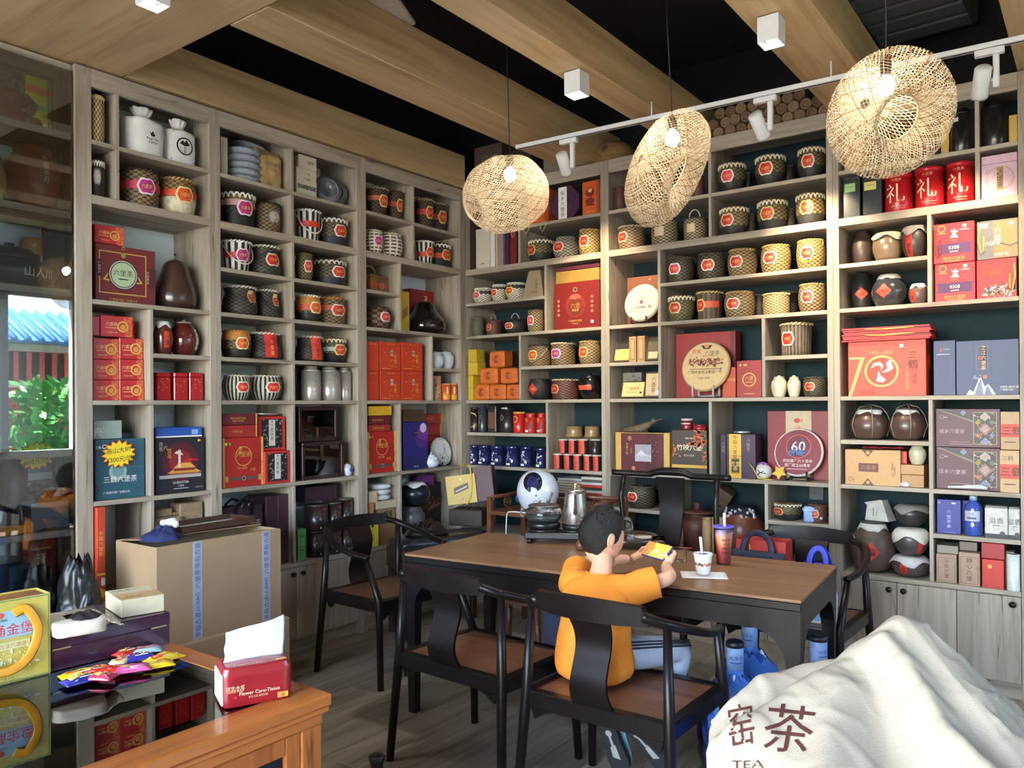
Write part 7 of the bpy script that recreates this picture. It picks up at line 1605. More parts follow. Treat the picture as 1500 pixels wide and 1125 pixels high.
def official_chair():
 r=thing('official_hat_chair','tall dark chair with straight yoke top rail behind the table','armchair',(1.962,-.92,0),pi)
 for sx in(-1,1):
  MB().tube([(sx*.285,-.235,0),(sx*.275,-.225,.45),(sx*.262,-.235,.75),(sx*.27,-.205,.95),(sx*.265,-.235,1.065)],[.018,.018,.016,.015,.014],14).build('leg',DARKW,r)
  MB().tube([(sx*.285,.215,0),(sx*.275,.2,.45),(sx*.28,.17,.572)],[.018,.018,.014],14).build('leg',DARKW,r)
  MB().tube([(sx*.268,-.228,.59),(sx*.295,-.05,.595),(sx*.295,.10,.58),(sx*.282,.20,.575)],.015,10).build('arm',DARKW,r)
 n=28;mb=MB()
 pts=[];rad_=[]
 for i in range(n+1):
  u=-1+2*i/n;e=abs(u);pts.append((u*.335,-.238+.03*u*u-.02,1.07+.020*max(0,1-(e/.34)**4)+.004*u*u));rad_.append(.0165+.006*max(0,1-(e/.32)**2))
 mb.tube(pts,rad_,12,flat=(1.0,.9));mb.build('top_rail',DARKW,r)
 n=40;vs=[];fs=[]
 for i in range(n+1):
  v=i/n;z=.43+.63*v;yy=-.215-.03*v+.03*sin(2*pi*v);hw=.064+.016*(1-sin(pi*v))*v
  vs+=[(-hw,yy-.007,z),(hw,yy-.007,z),(hw,yy+.007,z),(-hw,yy+.007,z)]
 for i in range(n):
  for j in range(4):fs.append((4*i+j,4*i+(j+1)%4,4*(i+1)+(j+1)%4,4*(i+1)+j))
 fs+=[(0,3,2,1),(4*n,4*n+1,4*n+2,4*n+3)]
 MB().add(vs,fs).build('splat',DARKW,r)
 mb=MB();mb.box(-.28,.28,-.24,-.2,.40,.45,.004);mb.box(-.28,.28,.175,.215,.40,.45,.004)
 for sx in(-1,1):mb.box(*sorted((sx*.292,sx*.25)),-.22,.2,.40,.449,.004)
 mb.build('seat_frame',DARKW,r);MB().box(-.25,.25,-.2,.176,.43,.446,.002).build('seat_panel',SEATW,r)
official_chair()
r=thing('leather_bench','low bench with padded black leather top in the room corner','bench',(.335,-.66,0),R_(-20))
mb=MB()
def cush(u,v):
 a=2*pi*u;sq=(abs(cos(a))**8+abs(sin(a))**8)**-.125
 prof_=[(0,.62),(.6,.622),(.9,.612),(1.0,.585),(1.0,.56),(.96,.545)]
 f=v*(len(prof_)-1);i=min(int(f),len(prof_)-2);q=f-i;rr=prof_[i][0]*(1-q)+prof_[i+1][0]*q;zz=prof_[i][1]*(1-q)+prof_[i+1][1]*q
 n_=noise.noise(Vector((cos(a)*2*rr,sin(a)*2*rr*2,.3)))
 return(.135*sq*cos(a)*rr,.34*sq*sin(a)*rr,zz+.005*n_)
mb.grid(cush,44,16,0,closed_u=True);mb.build('leather_cushion',C((34,36,40),.28,var=.3,scale=10,bump=.3,bscale=60,coat=.2),r)
MB().box(-.128,.128,-.33,.33,.42,.555,.005).build('seat_box',C((62,42,32),.5,var=.2),r)
for sx in(-1,1):
 for sy in(-1,1):MB().box(sx*.105-.02,sx*.105+.02,sy*.3-.02,sy*.3+.02,0,.42,.003).build('leg',C((56,38,30),.5,var=.2),r)
mb=MB()
def crump(cx,cy,wx,wy,h,seed,power=1.0):
 def f(u,v):
  a=2*pi*u;rr=v
  n1=noise.noise(Vector((cos(a)*1.5*rr+seed,sin(a)*1.5*rr,seed)));n2=noise.noise(Vector((cos(a)*5*rr+seed,sin(a)*5*rr,seed*2)))
  return(cx+wx*rr*cos(a)*(1+.18*n1),cy+wy*rr*sin(a)*(1+.18*n1),max(h*(1-rr**2.2)*(1+.5*n1+.45*n2),0))
 return f
mb.grid(crump(0,0,.115,.15,.085,3.3),48,22,0,closed_u=True)
o=mb.build('plastic_bag',C((18,18,20),.25,var=.2,coat=.4));tag(o,'crumpled black plastic bag lying on the leather bench','plastic bag');o.location=(.30,-.76,.628);o.rotation_euler=(0,0,R_(-20))
gb=gift_bag('R',664,700,690,.76,.0,'gold and plum gift bag with yellow ribbon leaning in the corner',(196,166,86),[('p',[(.25,.35),(.75,.5),(.75,.72),(.25,.57)],(90,74,56)),('p',[(.3,.42),(.7,.56),(.7,.60),(.3,.46)],(206,196,176)),('c',.5,.86,.05,(226,196,110)),('t','六堡茶',.5,.16,.05,(120,90,50))],d=.10)
gb.location=(.25,-.34,.768);gb.rotation_euler=(R_(-6),R_(-8),R_(24))
MB().box(-.0,.16,.014,.11,0,.24,.002).build('side_panel',C((70,28,42),.5,var=.1),gb,(.066,0,0))
mb=MB()
for i in range(5):
 a=i*1.3;mb.tube([(.03,.03,.26),(.03+.05*cos(a),.02,.27+.02*sin(a)),(.03+.02*cos(a+.5),.02,.262)],.006,6,flat=(.25,1))
mb.tube([(.08,-.002,.262),(.085,-.006,.15),(.06,-.006,.03),(.03,-.006,-.01)],.006,6,flat=(.3,1))
mb.build('ribbon',C((206,176,50),.4,var=.1),gb)
st=thing('storage_carton','dark carton on the bench carrying the gold and plum gift bag','carton',(.29,-.33,.63),R_(20));MB().box(-.11,.13,-.09,.11,0,.108,.004).build('carton_body',C((54,38,34),.6,var=.2),st)
tw=wood('red_trolley',(120,72,44),(82,46,30),'x',scale=1.0,rough=.4,knots=False)
r=thing('tea_trolley','reddish wooden trolley with carved gallery rails behind the table','trolley',(1.035,-.36,0),0)
w2,d2,zt=.40,.20,.775
MB().box(-w2,w2,-d2,d2,zt-.025,zt,.003).build('tray',tw,r)
MB().box(-w2+.03,w2-.03,-d2+.02,d2-.02,.25,.272,.003).build('lower_shelf',tw,r)
for sx in(-1,1):
 for sy in(-1,1):MB().box(sx*(w2-.015)-.016,sx*(w2-.015)+.016,sy*(d2-.015)-.016,sy*(d2-.015)+.016,0,zt+(.10 if sy>0 else.085),.003).build('leg',tw,r)
def gallery(p0,p1,nm):
 mb=MB();P0,P1=Vector(p0),Vector(p1)
 mb.tube([P0+Vector((0,0,.082)),P1+Vector((0,0,.082))],.013,8,flat=(1,.7))
 mb.build('top_rail',tw,r);m2=MB();L=(P1-P0).length;dd=(P1-P0).normalized()
 for f in((.5,)if L<.5 else(.25,.75)):
  c_=P0+dd*L*f+Vector((0,0,.04))
  m2 .tube([tuple(c_+dd*.034*cos(a)+Vector((0,0,.034*sin(a))))for a in[2*pi*i/20 for i in range(20)]],.005,6,closed=True)
  for a0 in(0,pi/3,2*pi/3):m2 .tube([tuple(c_+dd*.03*cos(a0)+Vector((0,0,.03*sin(a0)))),tuple(c_-dd*.03*cos(a0)-Vector((0,0,.03*sin(a0))))],.004,5)
 m2 .build('carved_roundel',tw,r)
gallery((-w2+.015,-d2+.02,zt),(-w2+.015,d2-.02,zt),'l');gallery((w2-.015,-d2+.02,zt),(w2-.015,d2-.02,zt),'r');gallery((-w2+.02,d2-.015,zt),(w2-.02,d2-.015,zt),'b')
P=at(788,741,y=-.42)
r=thing('humidifier','white egg-shaped humidifier with a dark round window on the trolley','humidifier',(P[0]+.0,-.42,zt+.0008),R_(30))
E_=[(.07,0),(.085,.006),(.115,.05),(.132,.10),(.134,.135),(.125,.18),(.10,.225),(.06,.255),(.025,.268),(0,.27)]
zs=np.linspace(0,.27,30);EP=[(float(np.interp(z,[p[1]for p in E_],[p[0]for p in E_])),float(z))for z in zs]
EP=[EP[0]]+[((EP[i-1][0]+2*EP[i][0]+EP[i+1][0])/4,EP[i][1])for i in range(1,29)]+[(0,.27)]
MB().lathe(EP,40).build('egg_body',C((206,212,224),.18,var=.02,coat=.6),r)
er=lambda z:float(np.interp(z,[p[1]for p in EP],[p[0]for p in EP]))
def on_egg(x,z,off=0):rr=er(z)+off;return(x,-sqrt(max(rr*rr-x*x,0)),z)
m1=MB()
def disc(cx,cz,R1,off,mb,mat,R0=0.0,lean=1.0):
 N=30;K=5;vs=[];fs=[]
 for i in range(K+1):
  rr=R0+(R1-R0)*i/K
  for j in range(N):a=2*pi*j/N;vs.append(on_egg(cx+rr*cos(a),cz+rr*sin(a)*lean,off))
 for i in range(K):
  for j in range(N):fs.append((i*N+j,i*N+(j+1)%N,(i+1)*N+(j+1)%N,(i+1)*N+j))
 mb.add(vs,fs,mat,True)
disc(-.022,.192,.060,.0012,m1,0);disc(-.022,.192,.036,.0024,m1,1)
m1 .build('dark_window',[C((26,26,40),.08,var=.6,scale=60,coat=.8),C((38,42,92),.1,var=.4,coat=.8)],r)
m2=MB();disc(-.0,.062,.0215,.0012,m2,0,.0185);disc(0,.115,.006,.0012,m2,0);m2 .build('button_ring',C((60,62,70),.4,var=0),r)
m2=MB();m2 .tube([(er(.104)*1.003*cos(2*pi*j/48),er(.104)*1.003*sin(2*pi*j/48),.104)for j in range(48)],.0006,5,closed=True);m2 .build('seam',C((160,164,174),.5,var=0),r)
HX=P[0]
cord('white mains cable running from the humidifier over the trolley edge','R',[(HX+.08,-.50,zt+.006),(HX-.0,-.545,zt+.005),(HX-.10,-.55,zt+.006),(HX-.125,-.567,zt+.004),(HX-.133,-.572,zt-.02),(HX-.135,-.58,zt-.18),(HX-.13,-.585,.45)],(206,206,204),.0042)
o=jar('red glazed round jar with a gold neck behind the humidifier','jar',.13,.14,'jar',(130,24,26),coat=.8,rough=.12);MB().lathe([(.036,.139),(.036,.165),(.03,.168),(0,.168)],20).build('gold_neck',C((180,150,100),.25,.7),o);o.location=(HX+.185,-.26,zt+.0008)
def clearbag():
 mb=MB();mb.grid(crump(0,0,.075,.06,.15,6.1),40,18,0,closed_u=True)
 o=mb.build('plastic_bag',C((112,114,118),.2,var=.3,scale=20,coat=.5));tag(o,'knotted clear plastic bag left of the humidifier','plastic bag');o.location=(.79,-.30,zt+.001)
 MB().sphere((-.06,-.03,.06),.03,10,8).build('blue_knot',C((50,80,150),.4),o)
clearbag()
# things on the table
def tp(px,py):p=at(px,py,z=TZt);return Vector((p[0],p[1],TZt+.0006))
def stove():
 p=tp(820,792);r=thing('double_tea_stove','black double tea stove on the table carrying glass pot and kettle','stove',p,R_(28))
 MB().box(-.17,.17,-.11,.11,.022,.055,.006).build('stove_body',C((26,25,26),.35,var=.1),r)
 for sx in(-1,1):
  for sy in(-1,1):MB().lathe([(.014,0),(.012,.0225)],10,M=Matrix.Translation((sx*.145,sy*.085,0))).build('foot',C((20,20,20),.5),r)
  MB().lathe([(.082,.055),(.084,.060),(.078,.063),(0,.063)],28,M=Matrix.Translation((sx*.082,0,0))).build('heating_plate',C((34,33,34),.25,coat=.3),r)
 return r
sv=stove()
def onstove(sx):return sv.matrix_basis@Vector((sx*.082,0,.0642))
def glasspot():
 p=onstove(-1);r=thing('glass_teapot','squat clear glass teapot with dark base and steel lid on the stove','teapot',p,R_(208))
 gm=glass('smoky_glass',(.86,.9,.9))
 MB().lathe([(.072,0),(.084,.004),(.086,.026),(.080,.034)],30).build('heating_base',C((24,24,25),.3),r)
 MB().lathe([(.076,.036),(.090,.052),(.094,.072),(.088,.096),(.076,.108),(.078,.112)],34,cap=False).build('glass_body',gm,r)
 MB().lathe([(.070,.038),(.084,.054),(.086,.07),(0,.07)],28).build('tea_water',C((70,78,78),.1,var=.2,coat=.4),r)
 MB().lathe([(.078,.112),(.082,.116),(.07,.122),(.03,.127),(0,.128)],30).build('steel_lid',C((120,122,124),.25,.8),r)
 MB().tube([(-.02,0,.127),(-.016,0,.146),(0,0,.152),(.016,0,.146),(.02,0,.127)],.005,8).build('lid_knob',C((150,152,154),.2,.8),r)
 MB().tube([(-.02,-.05,.122),(-.03,-.06,.15),(-.04,-.062,.178)],[.006,.006,.007],8).build('spoon_handle',C((120,118,116),.3,.6),r)
 MB().tube([(.088,.0,.09),(.116,0,.095),(.118,0,.06),(.090,0,.055)],.006,8).build('handle',gm,r)
glasspot()
def kettle():
 p=onstove(1);r=thing('steel_kettle','tall brushed steel kettle with black base on the stove','kettle',p,R_(300))
 stl=C((186,184,180),.22,.9,var=.06)
 MB().lathe([(.066,0),(.07,.004),(.07,.026)],30).build('kettle_base',C((22,22,23),.35),r)
 MB().lathe([(.068,.0265),(.070,.03),(.060,.12),(.052,.175),(.05,.19)],36).build('kettle_body',stl,r)
 MB().lathe([(.054,.190),(.055,.195),(.03,.205),(.008,.208),(.007,.216),(.012,.222),(.010,.232),(0,.235)],28).build('lid',stl,r)
 MB().tube([(.055,-.0,.08),(.085,-.0,.12),(.11,-.0,.185),(.118,0,.188)],[.012,.008,.006,.005],8).build('spout',stl,r)
 MB().tube([(-.055,0,.17),(-.105,0,.165),(-.112,0,.12),(-.10,0,.06)],[.009,.01,.01,.008],8).build('handle',C((20,20,21),.4),r)
kettle()
p=tp(851,806);o=jar('small brown clay tea pet gourd on the table beside the boy','tea pet',.055,.05,'globe',(104,58,44),rough=.45,coat=.1);o.location=p
p=tp(851,795);o=jar('small red clay fruit figure on the table beside the boy','tea pet',.035,.035,'globe',(150,40,40),rough=.4,lidc=(150,40,40));o.location=p+Vector((.0,.05,0))
def teatray():
 p=tp(915,800);r=thing('tea_tray','round dark glazed tea tray bowl behind the boy','tea tray',p+Vector((0,.04,0)))
 MB().lathe([(.10,0),(.135,.01),(.15,.03),(.148,.048),(.14,.05),(.132,.046),(.12,.034),(0,.032)],36).build('tray_body',C((54,44,40),.25,var=.2,coat=.5),r)
 q=thing('glass_pitcher','upturned clear ribbed glass pitcher on the round tea tray','pitcher',p+Vector((-.02,.04,.0335)))
 MB().lathe([(.046,0),(.044,.03),(.040,.07),(.032,.095),(.018,.105),(0,.107)],28,cap=False,rfun=lambda a,i:1+.02*cos(10*a)).build('glass_body',glass('clear_glass'),q)
 o=MB().lathe([(.03,0),(.046,.008),(.048,.011),(.03,.004),(0,.003)],24).build('saucer',C((196,190,176),.3));tag(o,'small pale saucer on the rim of the round tea tray','saucer');o.location=p+Vector((.07,.07,.0335+.0))
teatray()
def tumbler(label,px,py,R0,R1,h,name,nseg=26,fac=None,tint=(1,1,1)):
 p=tp(px,py);r=thing(name,label,'glass',p)
 MB().lathe([(0,.0),(R0,.0),(R1,h),(R1-.003,h),(R0-.003,.006),(0,.006)],nseg,cap=False,smooth=fac is None,rfun=fac).build('glass_body',glass('clear_glass'),r)
 return r
def gpitcher():
 p=tp(965,815);r=thing('glass_server','bulging clear glass serving pitcher beside the boy hands','pitcher',p)
 MB().lathe([(0,0),(.028,0),(.040,.028),(.036,.052),(.028,.066),(.033,.088),(.0305,.088),(.026,.066),(.033,.052),(.037,.028),(.026,.003),(0,.003)],30,cap=False).build('glass_body',glass('clear_glass'),r)
 MB().tube([(.034,0,.055),(.052,0,.056),(.052,0,.03),(.038,0,.022)],.0035,6).build('handle',glass('clear_glass'),r)
gpitcher()
tumbler('small clear dimpled glass tumbler left of the white drink cup',997,822,.022,.030,.050,'glass_tumbler',30,lambda a,i:1+.03*cos(12*a))
o=MB().box(-.075,.075,-.045,.045,0,.004,.001).build('dark_phone',C((24,26,32),.3));tag(o,'dark flat tray mat on the table behind the phone','mat');o.location=tp(925,806)+Vector((.02,.08,0))
o=MB().prism([(-.03,0),(.05,.0),(.06,.018),(-.01,.01)],0,.002).build('paper_slip',C((150,70,50),.6));tag(o,'red-brown paper slip by the glass pitcher on the table','paper');o.location=tp(985,806)+Vector((0,.08,0));o.rotation_euler=(R_(-80),0,0)
o=MB().grid(lambda u,v:(-.09+.18*u,-.065+.13*v,.001+.0016*abs(noise.noise(Vector((u*5,v*5,2))))),12,10).build('paper_napkin',C((222,220,214),.85,var=.03));solidify(o,.0006);tag(o,'white paper napkin under the white drink cup','napkin');o.location=tp(1031,843);o.rotation_euler=(0,0,R_(28))
def milkcup():
 p=tp(1030,842);p.z+=.0035;r=thing('drink_cup','short white takeaway drink cup with printed band and white straw','drink',p,R_(36))
 MB().lathe([(.026,0),(.027,.002),(.037,.078)],32).build('cup_body',C((210,206,200),.35,var=.03),r)
 MB().lathe([(.0385,.078),(.040,.081),(.0385,.085),(.034,.084),(.030,.081),(0,.081)],32).build('lid',C((216,214,214),.3,var=.02),r)
 lz=MB();lz.lathe([(.018,.0815),(.0,.0818)],20);lz.build('lid_seal',C((80,76,150),.4),r)
 MB().tube([(-.004,0,.082),(-.010,0,.15)],.0055,10).build('straw',C((222,222,222),.4,var=0),r)
 mb=MB();cols=[(120,70,50),(196,160,110),(206,60,60),(90,60,110),(220,150,60),(60,50,50)]
 for i in range(14):
  a=-2.2+.31*i;z=.040+.004*(i%2);rr=.0318+.0006
  vs=[]
  for j in range(8):b2=2*pi*j/8;vs.append(((rr+.00085*(b2*0))*sin(a+.0055*cos(b2)/rr),-rr*cos(a+.0055*cos(b2)/rr),z+.0066*sin(b2)))
  vs=[(x*(1+(zz-.04)*.1/.032*1.15),y*(1+(zz-.04)*.1/.032*1.15),zz)for x,y,zz in vs]
  mb.add(vs,[tuple(range(8))],i%6)
 mb.build('printed_band',[C(c,.5,var=0)for c in cols],r)
milkcup()
def pinkcup():
 p=tp(1060,826);r=thing('drink_cup','tall pink layered fruit tea cup with purple lid and white straw','drink',p,R_(36))
 Hh=.158
 MB().lathe([(.028,0),(.0285,.003),(.0425,Hh)],34,cap=False).build('cup_wall',pane_glass('cup_film',(.97,.97,.97)),r)
 m,n,b_=new_mat('fruit_tea_layers');tc_=n.nodes.new('ShaderNodeTexCoord');sp=n.nodes.new('ShaderNodeSeparateXYZ');rp=n.nodes.new('ShaderNodeValToRGB')
 n.links.new(tc_.outputs['Generated'],sp.inputs[0]);n.links.new(sp.outputs['Z'],rp.inputs[0]);n.links.new(rp.outputs[0],b_.inputs['Base Color'])
 e=rp.color_ramp.elements;e[0].position=.05;e[0].color=rgb((222,84,96));e[1].position=.95;e[1].color=rgb((196,170,196))
 for pos,c_ in((.35,(226,104,96)),(.55,(228,140,100)),(.82,(224,170,140))):el=e.new(pos);el.color=rgb(c_)
 b_.inputs['Roughness'].default_value=.3
 MB().lathe([(.0268,.003),(.0405,.148),(0,.148)],32).build('fruit_tea',m,r)
 MB().lathe([(.0435,Hh),(.0455,Hh+.003),(.0445,Hh+.008),(.04,Hh+.008),(.037,Hh+.004),(0,Hh+.004)],34).build('lid',C((92,84,190),.3,var=.02),r)
 MB().tube([(.006,0,Hh+.004),(.004,0,Hh+.062)],.0058,10).build('straw',C((222,222,222),.4,var=0),r)
 mb=MB()
 for j,s in enumerate(('喝茶吧','今天也','要加油','鲜果茶')):
  vs,fs=text_mesh(s);zc=.108-.018*j;sz=.0125
  mb.add([(((.0287+.0885*(zc+b*sz))+.0008)*sin(a*sz/.038),-((.0287+.0885*(zc+b*sz))+.0008)*cos(a*sz/.038),zc+b*sz)for a,b in vs],fs)
 mb.build('lettering',C((70,40,44),.5,var=0),r)
pinkcup()
# bags and bottles round the right end
rb=gift_bag('R',1096,1182,790,.444,.0,'red paper gift bag with yellow cords on the right armchair',(176,40,34),[],d=.12,hcol='ygold',hkind=-.25)
rb.scale=(.84,1,.345/(rb['_t']-.444));rb.location=(2.475,-.765,.4445);rb.rotation_euler=(0,0,R_(3))
def tote(label,x,y,w,d,h,col,hcol,z=.4445,rz=0,name='tote_bag',hh=.16):
 r=thing(name,label,'tote bag',(x,y,z),rz);mb=MB()
 mb.grid(lambda u,v:((w/2*(1-.06*v))*max(-1,min(1,1.25*cos(2*pi*u))),(d/2*(1-.35*v))*max(-1,min(1,1.25*sin(2*pi*u)))*(1+.1*noise.noise(Vector((cos(2*pi*u)*2,sin(2*pi*u)*2,v*3)))),h*v),40,10,closed_u=True)
 mb.f.append(list(range(40))[::-1]);mb.m.append(0);mb.s.append(False)
 solidify(mb.build('bag_body',C(col,.7,var=.1),r),.002)
 for sy in(-1,1):
  MB().tube([(w*.26*cos(pi-pi*i/16),sy*d*.34-.02*sy*sin(pi*i/16),h*.93+hh*sin(pi*i/16)**.8)for i in range(17)],.014,8,flat=(.14,1)).build('handle',C(hcol,.6,var=.1),r)
 return r
tote('dark navy cloth tote standing on the right armchair before the red bag',2.475,-.805,.27,.04,.30,(34,38,60),(34,38,62),hh=.11)
tote('royal blue non-woven bag with broad handles on the right armchair',2.715,-.655,.15,.08,.245,(44,54,160),(50,60,176),hh=.09)
wb=thing('childs_backpack','white child bag printed with blue pictures on the right armchair seat','bag',(2.745,-.77,.4445),R_(8))
mb=MB();mb.prism([(-.075,0),(.075,0),(.08,.12),(.06,.175),(0,.19),(-.06,.175),(-.08,.12)],-.03,.03);mb.build('bag_body',C((190,200,214),.5,var=.05),wb)
print_on(wb,.16,.19,[('r',.5,.46,.84,.8,(120,160,220)),('r',.32,.28,.3,.26,(90,130,206)),('r',.68,.28,.3,.26,(100,140,210)),('r',.32,.6,.3,.26,(140,180,226)),('r',.68,.6,.3,.26,(110,150,214)),('c',.32,.28,.09,(60,60,130)),('c',.68,.28,.09,(220,200,170)),('c',.32,.62,.07,(206,110,70)),('c',.68,.62,.07,(70,80,160)),('n',.5,.46,.8,.7,24,.05,(220,190,120),3)],-.031)
def waterjug(label,x,y,rz):
 r=thing('water_jug',label,'water bottle',(x,y,0),rz,'blue water jugs')
 wm=pane_glass('jug_film',(.55,.72,.96))
 bl=C((76,124,206),.15,var=.25,scale=8,coat=.5)
 MB().lathe([(.10,0),(.125,.012),(.13,.03),(.13,.10),(.122,.11),(.13,.12),(.13,.20),(.122,.21),(.13,.22),(.13,.28),(.115,.32),(.06,.365),(.034,.385),(.032,.41)],36).build('jug_body',bl,r)
 MB().lathe([(.033,.40),(.034,.49),(.030,.495)],24).build('neck_label',C((130,160,206),.4,var=.1),r)
 MB().lathe([(.035,.488),(.036,.505),(.028,.512),(0,.51)],24).build('cap',C((28,30,44),.4),r)
 print_on(r,.068,.09,[('t','纯净水',.5,.5,.2,(50,80,150)),('r',.5,.3,.7,.06,(60,90,160))],0,name='label_print',bend=.0345,z0=.405)
 mb=MB()
 def f(u,v):
  a=2*pi*u;n1=noise.noise(Vector((cos(a)*3+x,sin(a)*3,v*5)));n2=noise.noise(Vector((cos(a)*8,sin(a)*8+y,v*9)))
  prof_=.142 if v<.62 else.142-.10*(v-.62)/.38
  return((prof_+.018*n1+.008*n2)*cos(a),(prof_+.018*n1+.008*n2)*sin(a),.004+.385*v)
 mb.grid(f,48,22,closed_u=True);mb.build('plastic_wrap',pane_glass('wrap_film',(.86,.92,1)),r)
waterjug('blue water jug wrapped in film under the table, farther one of the pair',2.565,-1.165,0)
waterjug('blue water jug wrapped in film under the table, nearer one of the pair',2.625,-1.49,.5)
waterjug('blue water jug wrapped in film at the far right table leg',2.87,-1.22,1)
mb=MB()
def bbag(u,v):
 a=2*pi*u;n1=noise.noise(Vector((cos(a)*2,sin(a)*2,v*3)));n2=noise.noise(Vector((cos(a)*6,sin(a)*6,v*8)))
 rr=(.12+.05*sin(pi*min(v*1.1,1)))*(1-.75*max(0,v-.7)/.3);rr*=1+.18*n1+.10*n2
 return(rr*cos(a),rr*sin(a)*.9,.003+.46*v)
mb.grid(bbag,52,30,closed_u=True)
mb.f.append(list(range(52))[::-1]);mb.m.append(0);mb.s.append(True)
o=mb.build('plastic_bag',C((24,84,196),.22,var=.2,scale=12,coat=.5));tag(o,'filled bright blue plastic bag on the floor right of the boy chair','plastic bag');o.location=(2.93,-1.98,0)
o=MB().box(-.10,.10,-.12,.12,0,.30,.02).build('storage_box',C((74,82,108),.35,var=.15));tag(o,'grey-blue plastic storage box under the table','box');o.location=(1.52,-1.0,.0);o.scale=(.9,.9,1.25)
r=thing('wooden_stool','low brown wooden stool under the far side of the table','stool',(1.20,-.95,0),R_(10))
MB().box(-.17,.17,-.13,.13,.36,.395,.006).build('seat',SEATW,r)
for sx in(-1,1):
 for sy in(-1,1):MB().tube([(sx*.15,sy*.11,0),(sx*.13,sy*.095,.36)],.017,10).build('leg',SEATW,r)
MB().tube([(-.14,-.1,.14),(.14,-.1,.14)],.011,8).build('stretcher',SEATW,r)
# foreground: showcase, cartons, canvas bag
OAKO=wood('orange_showcase',(196,118,54),(146,78,30),'y',scale=.9,rough=.32,coat=.3)
OAKX=wood('orange_showcase',(196,118,54),(146,78,30),'x',scale=.9,rough=.32,coat=.3)
OAKZ=wood('orange_showcase',(196,118,54),(146,78,30),'z',scale=.9,rough=.32,coat=.3)
SX1,SY1,SZ=2.225,-3.19,.72;SX0,SY0=.80,-4.30;BW=.095
r=thing('glass_showcase','orange-brown wooden display case with inset glass top at the lower left','display case',(0,0,0))
Tt=.030
MB().box(SX1-BW,SX1,SY0,SY1,SZ-Tt,SZ,.004).build('top_rail',OAKO,r);MB().box(SX0,SX0+BW,SY0,SY1,SZ-Tt,SZ,.004).build('top_rail',OAKO,r)
MB().box(SX0+BW,SX1-BW,SY1-.075,SY1,SZ-Tt,SZ-.0004,.003).build('top_rail',OAKX,r);MB().box(SX0+BW,SX1-BW,SY0,SY0+.075,SZ-Tt,SZ-.0004,.003).build('top_rail',OAKX,r)
MB().box(SX0+BW-.0,SX1-BW+.0,SY0+.075,SY1-.075,SZ-.010,SZ-.0025,0).build('glass_pane',pane_glass(),r)
mb=MB()
for zz,o_,h_ in((SZ-Tt-.016,.004,.016),(SZ-Tt-.045,.016,.029)):
 mb.box(SX1-.03-o_,SX1-o_,SY0+o_,SY1-o_,zz,zz+h_-.0003,.004);mb.box(SX0+o_,SX0+.03+o_,SY0+o_,SY1-o_,zz,zz+h_-.0003,.004)
 mb.box(SX0+.03+o_,SX1-.03-o_,SY1-.03-o_,SY1-o_,zz,zz+h_-.0003,.004);mb.box(SX0+.03+o_,SX1-.03-o_,SY0+o_,SY0+.03+o_,zz,zz+h_-.0003,.004)
mb.build('moulding',OAKO,r)
for x in(SX0+.05,SX1-.05):
 for y in(SY0+.05,SY1-.05):MB().box(x-.032,x+.032,y-.032,y+.032,0,SZ-Tt-.045,.004).build('leg',OAKZ,r)
for y0,y1 in((SY0+.082,(SY0+SY1)/2-.02),((SY0+SY1)/2+.02,SY1-.082)):
 mb=MB();xx0,xx1=SX1-.045,SX1-.022;za,zb=.14,SZ-Tt-.046
 mb.box(xx0,xx1,y0,y0+.045,za,zb,.003);mb.box(xx0,xx1,y1-.045,y1,za,zb,.003);mb.box(xx0,xx1,y0+.045,y1-.045,za,za+.045,.003);mb.box(xx0,xx1,y0+.045,y1-.045,zb-.045,zb,.003)
 d_=mb.build('door_frame',OAKZ,r)
 MB().box(xx0+.008,xx0+.012,y0+.046,y1-.046,za+.046,zb-.046,0).build('glass_pane',pane_glass(),d_)
 MB().box(xx1-.004,xx1+.004,y1-.032,y1-.024,(za+zb)/2-.05,(za+zb)/2+.03,.001).build('door_pull',C((50,48,46),.4,.5),d_)
MB().box(SX0+.02,SX1-.05,SY0+.02,SY1-.02,.12,.14,.003).build('bottom_shelf',OAKX,r)
MB().box(SX0+.06,SX1-.32,SY0+.06,SY1-.05,.42,.435,.002).build('inner_shelf',OAKX,r)
MB().box(SX0+.02,SX1-.05,SY1-.036,SY1-.024,.14,SZ-Tt-.046,.001).build('back_panel',OAKX,r)
MB().box(SX0+.024,SX0+.036,SY0+.02,SY1-.04,.14,SZ-Tt-.046,.001).build('end_panel',OAKO,r)
zsh=.4356
for i,(px,py)in enumerate(((150,1062),(190,1046),(158,1092),(200,1074))):
 p=at(px,py,z=.50)
 o=carton('red tea carton with gold ring inside the showcase, %s of the block'%['far left','far right','near left','near right'][i],'tea carton',.085,.085,.10,(150,34,40),[('o',.5,.5,.36,.22,'gold'),('c',.5,.45,.15,(200,150,110))],group='red cartons inside the showcase',coat=.5,rough=.2)
 o.location=(1.27+.092*(i%2),-3.34-.098*(i//2)+.0,zsh);o.rotation_euler=(0,0,pi/2)
 print_on(o,.085,.085,[('o',.5,.5,.32,.2,'gold'),('c',.5,.5,.14,(190,150,120)),('r',.5,.1,.8,.05,'gold')],0,name='top_print').rotation_euler=(-pi/2,0,0)
 kk=o.children[-1];kk.location=(0,0,.1003)
o=carton('pale blue carton inside the showcase beside the red cartons','carton',.14,.10,.06,(86,130,176));o.location=(1.32,-3.62,zsh);o.rotation_euler=(0,0,pi/2+.3)
o=carton('grey flat box behind the red cartons inside the showcase','box',.22,.08,.12,(150,142,132));o.location=(1.13,-3.36,zsh);o.rotation_euler=(0,0,pi/2)
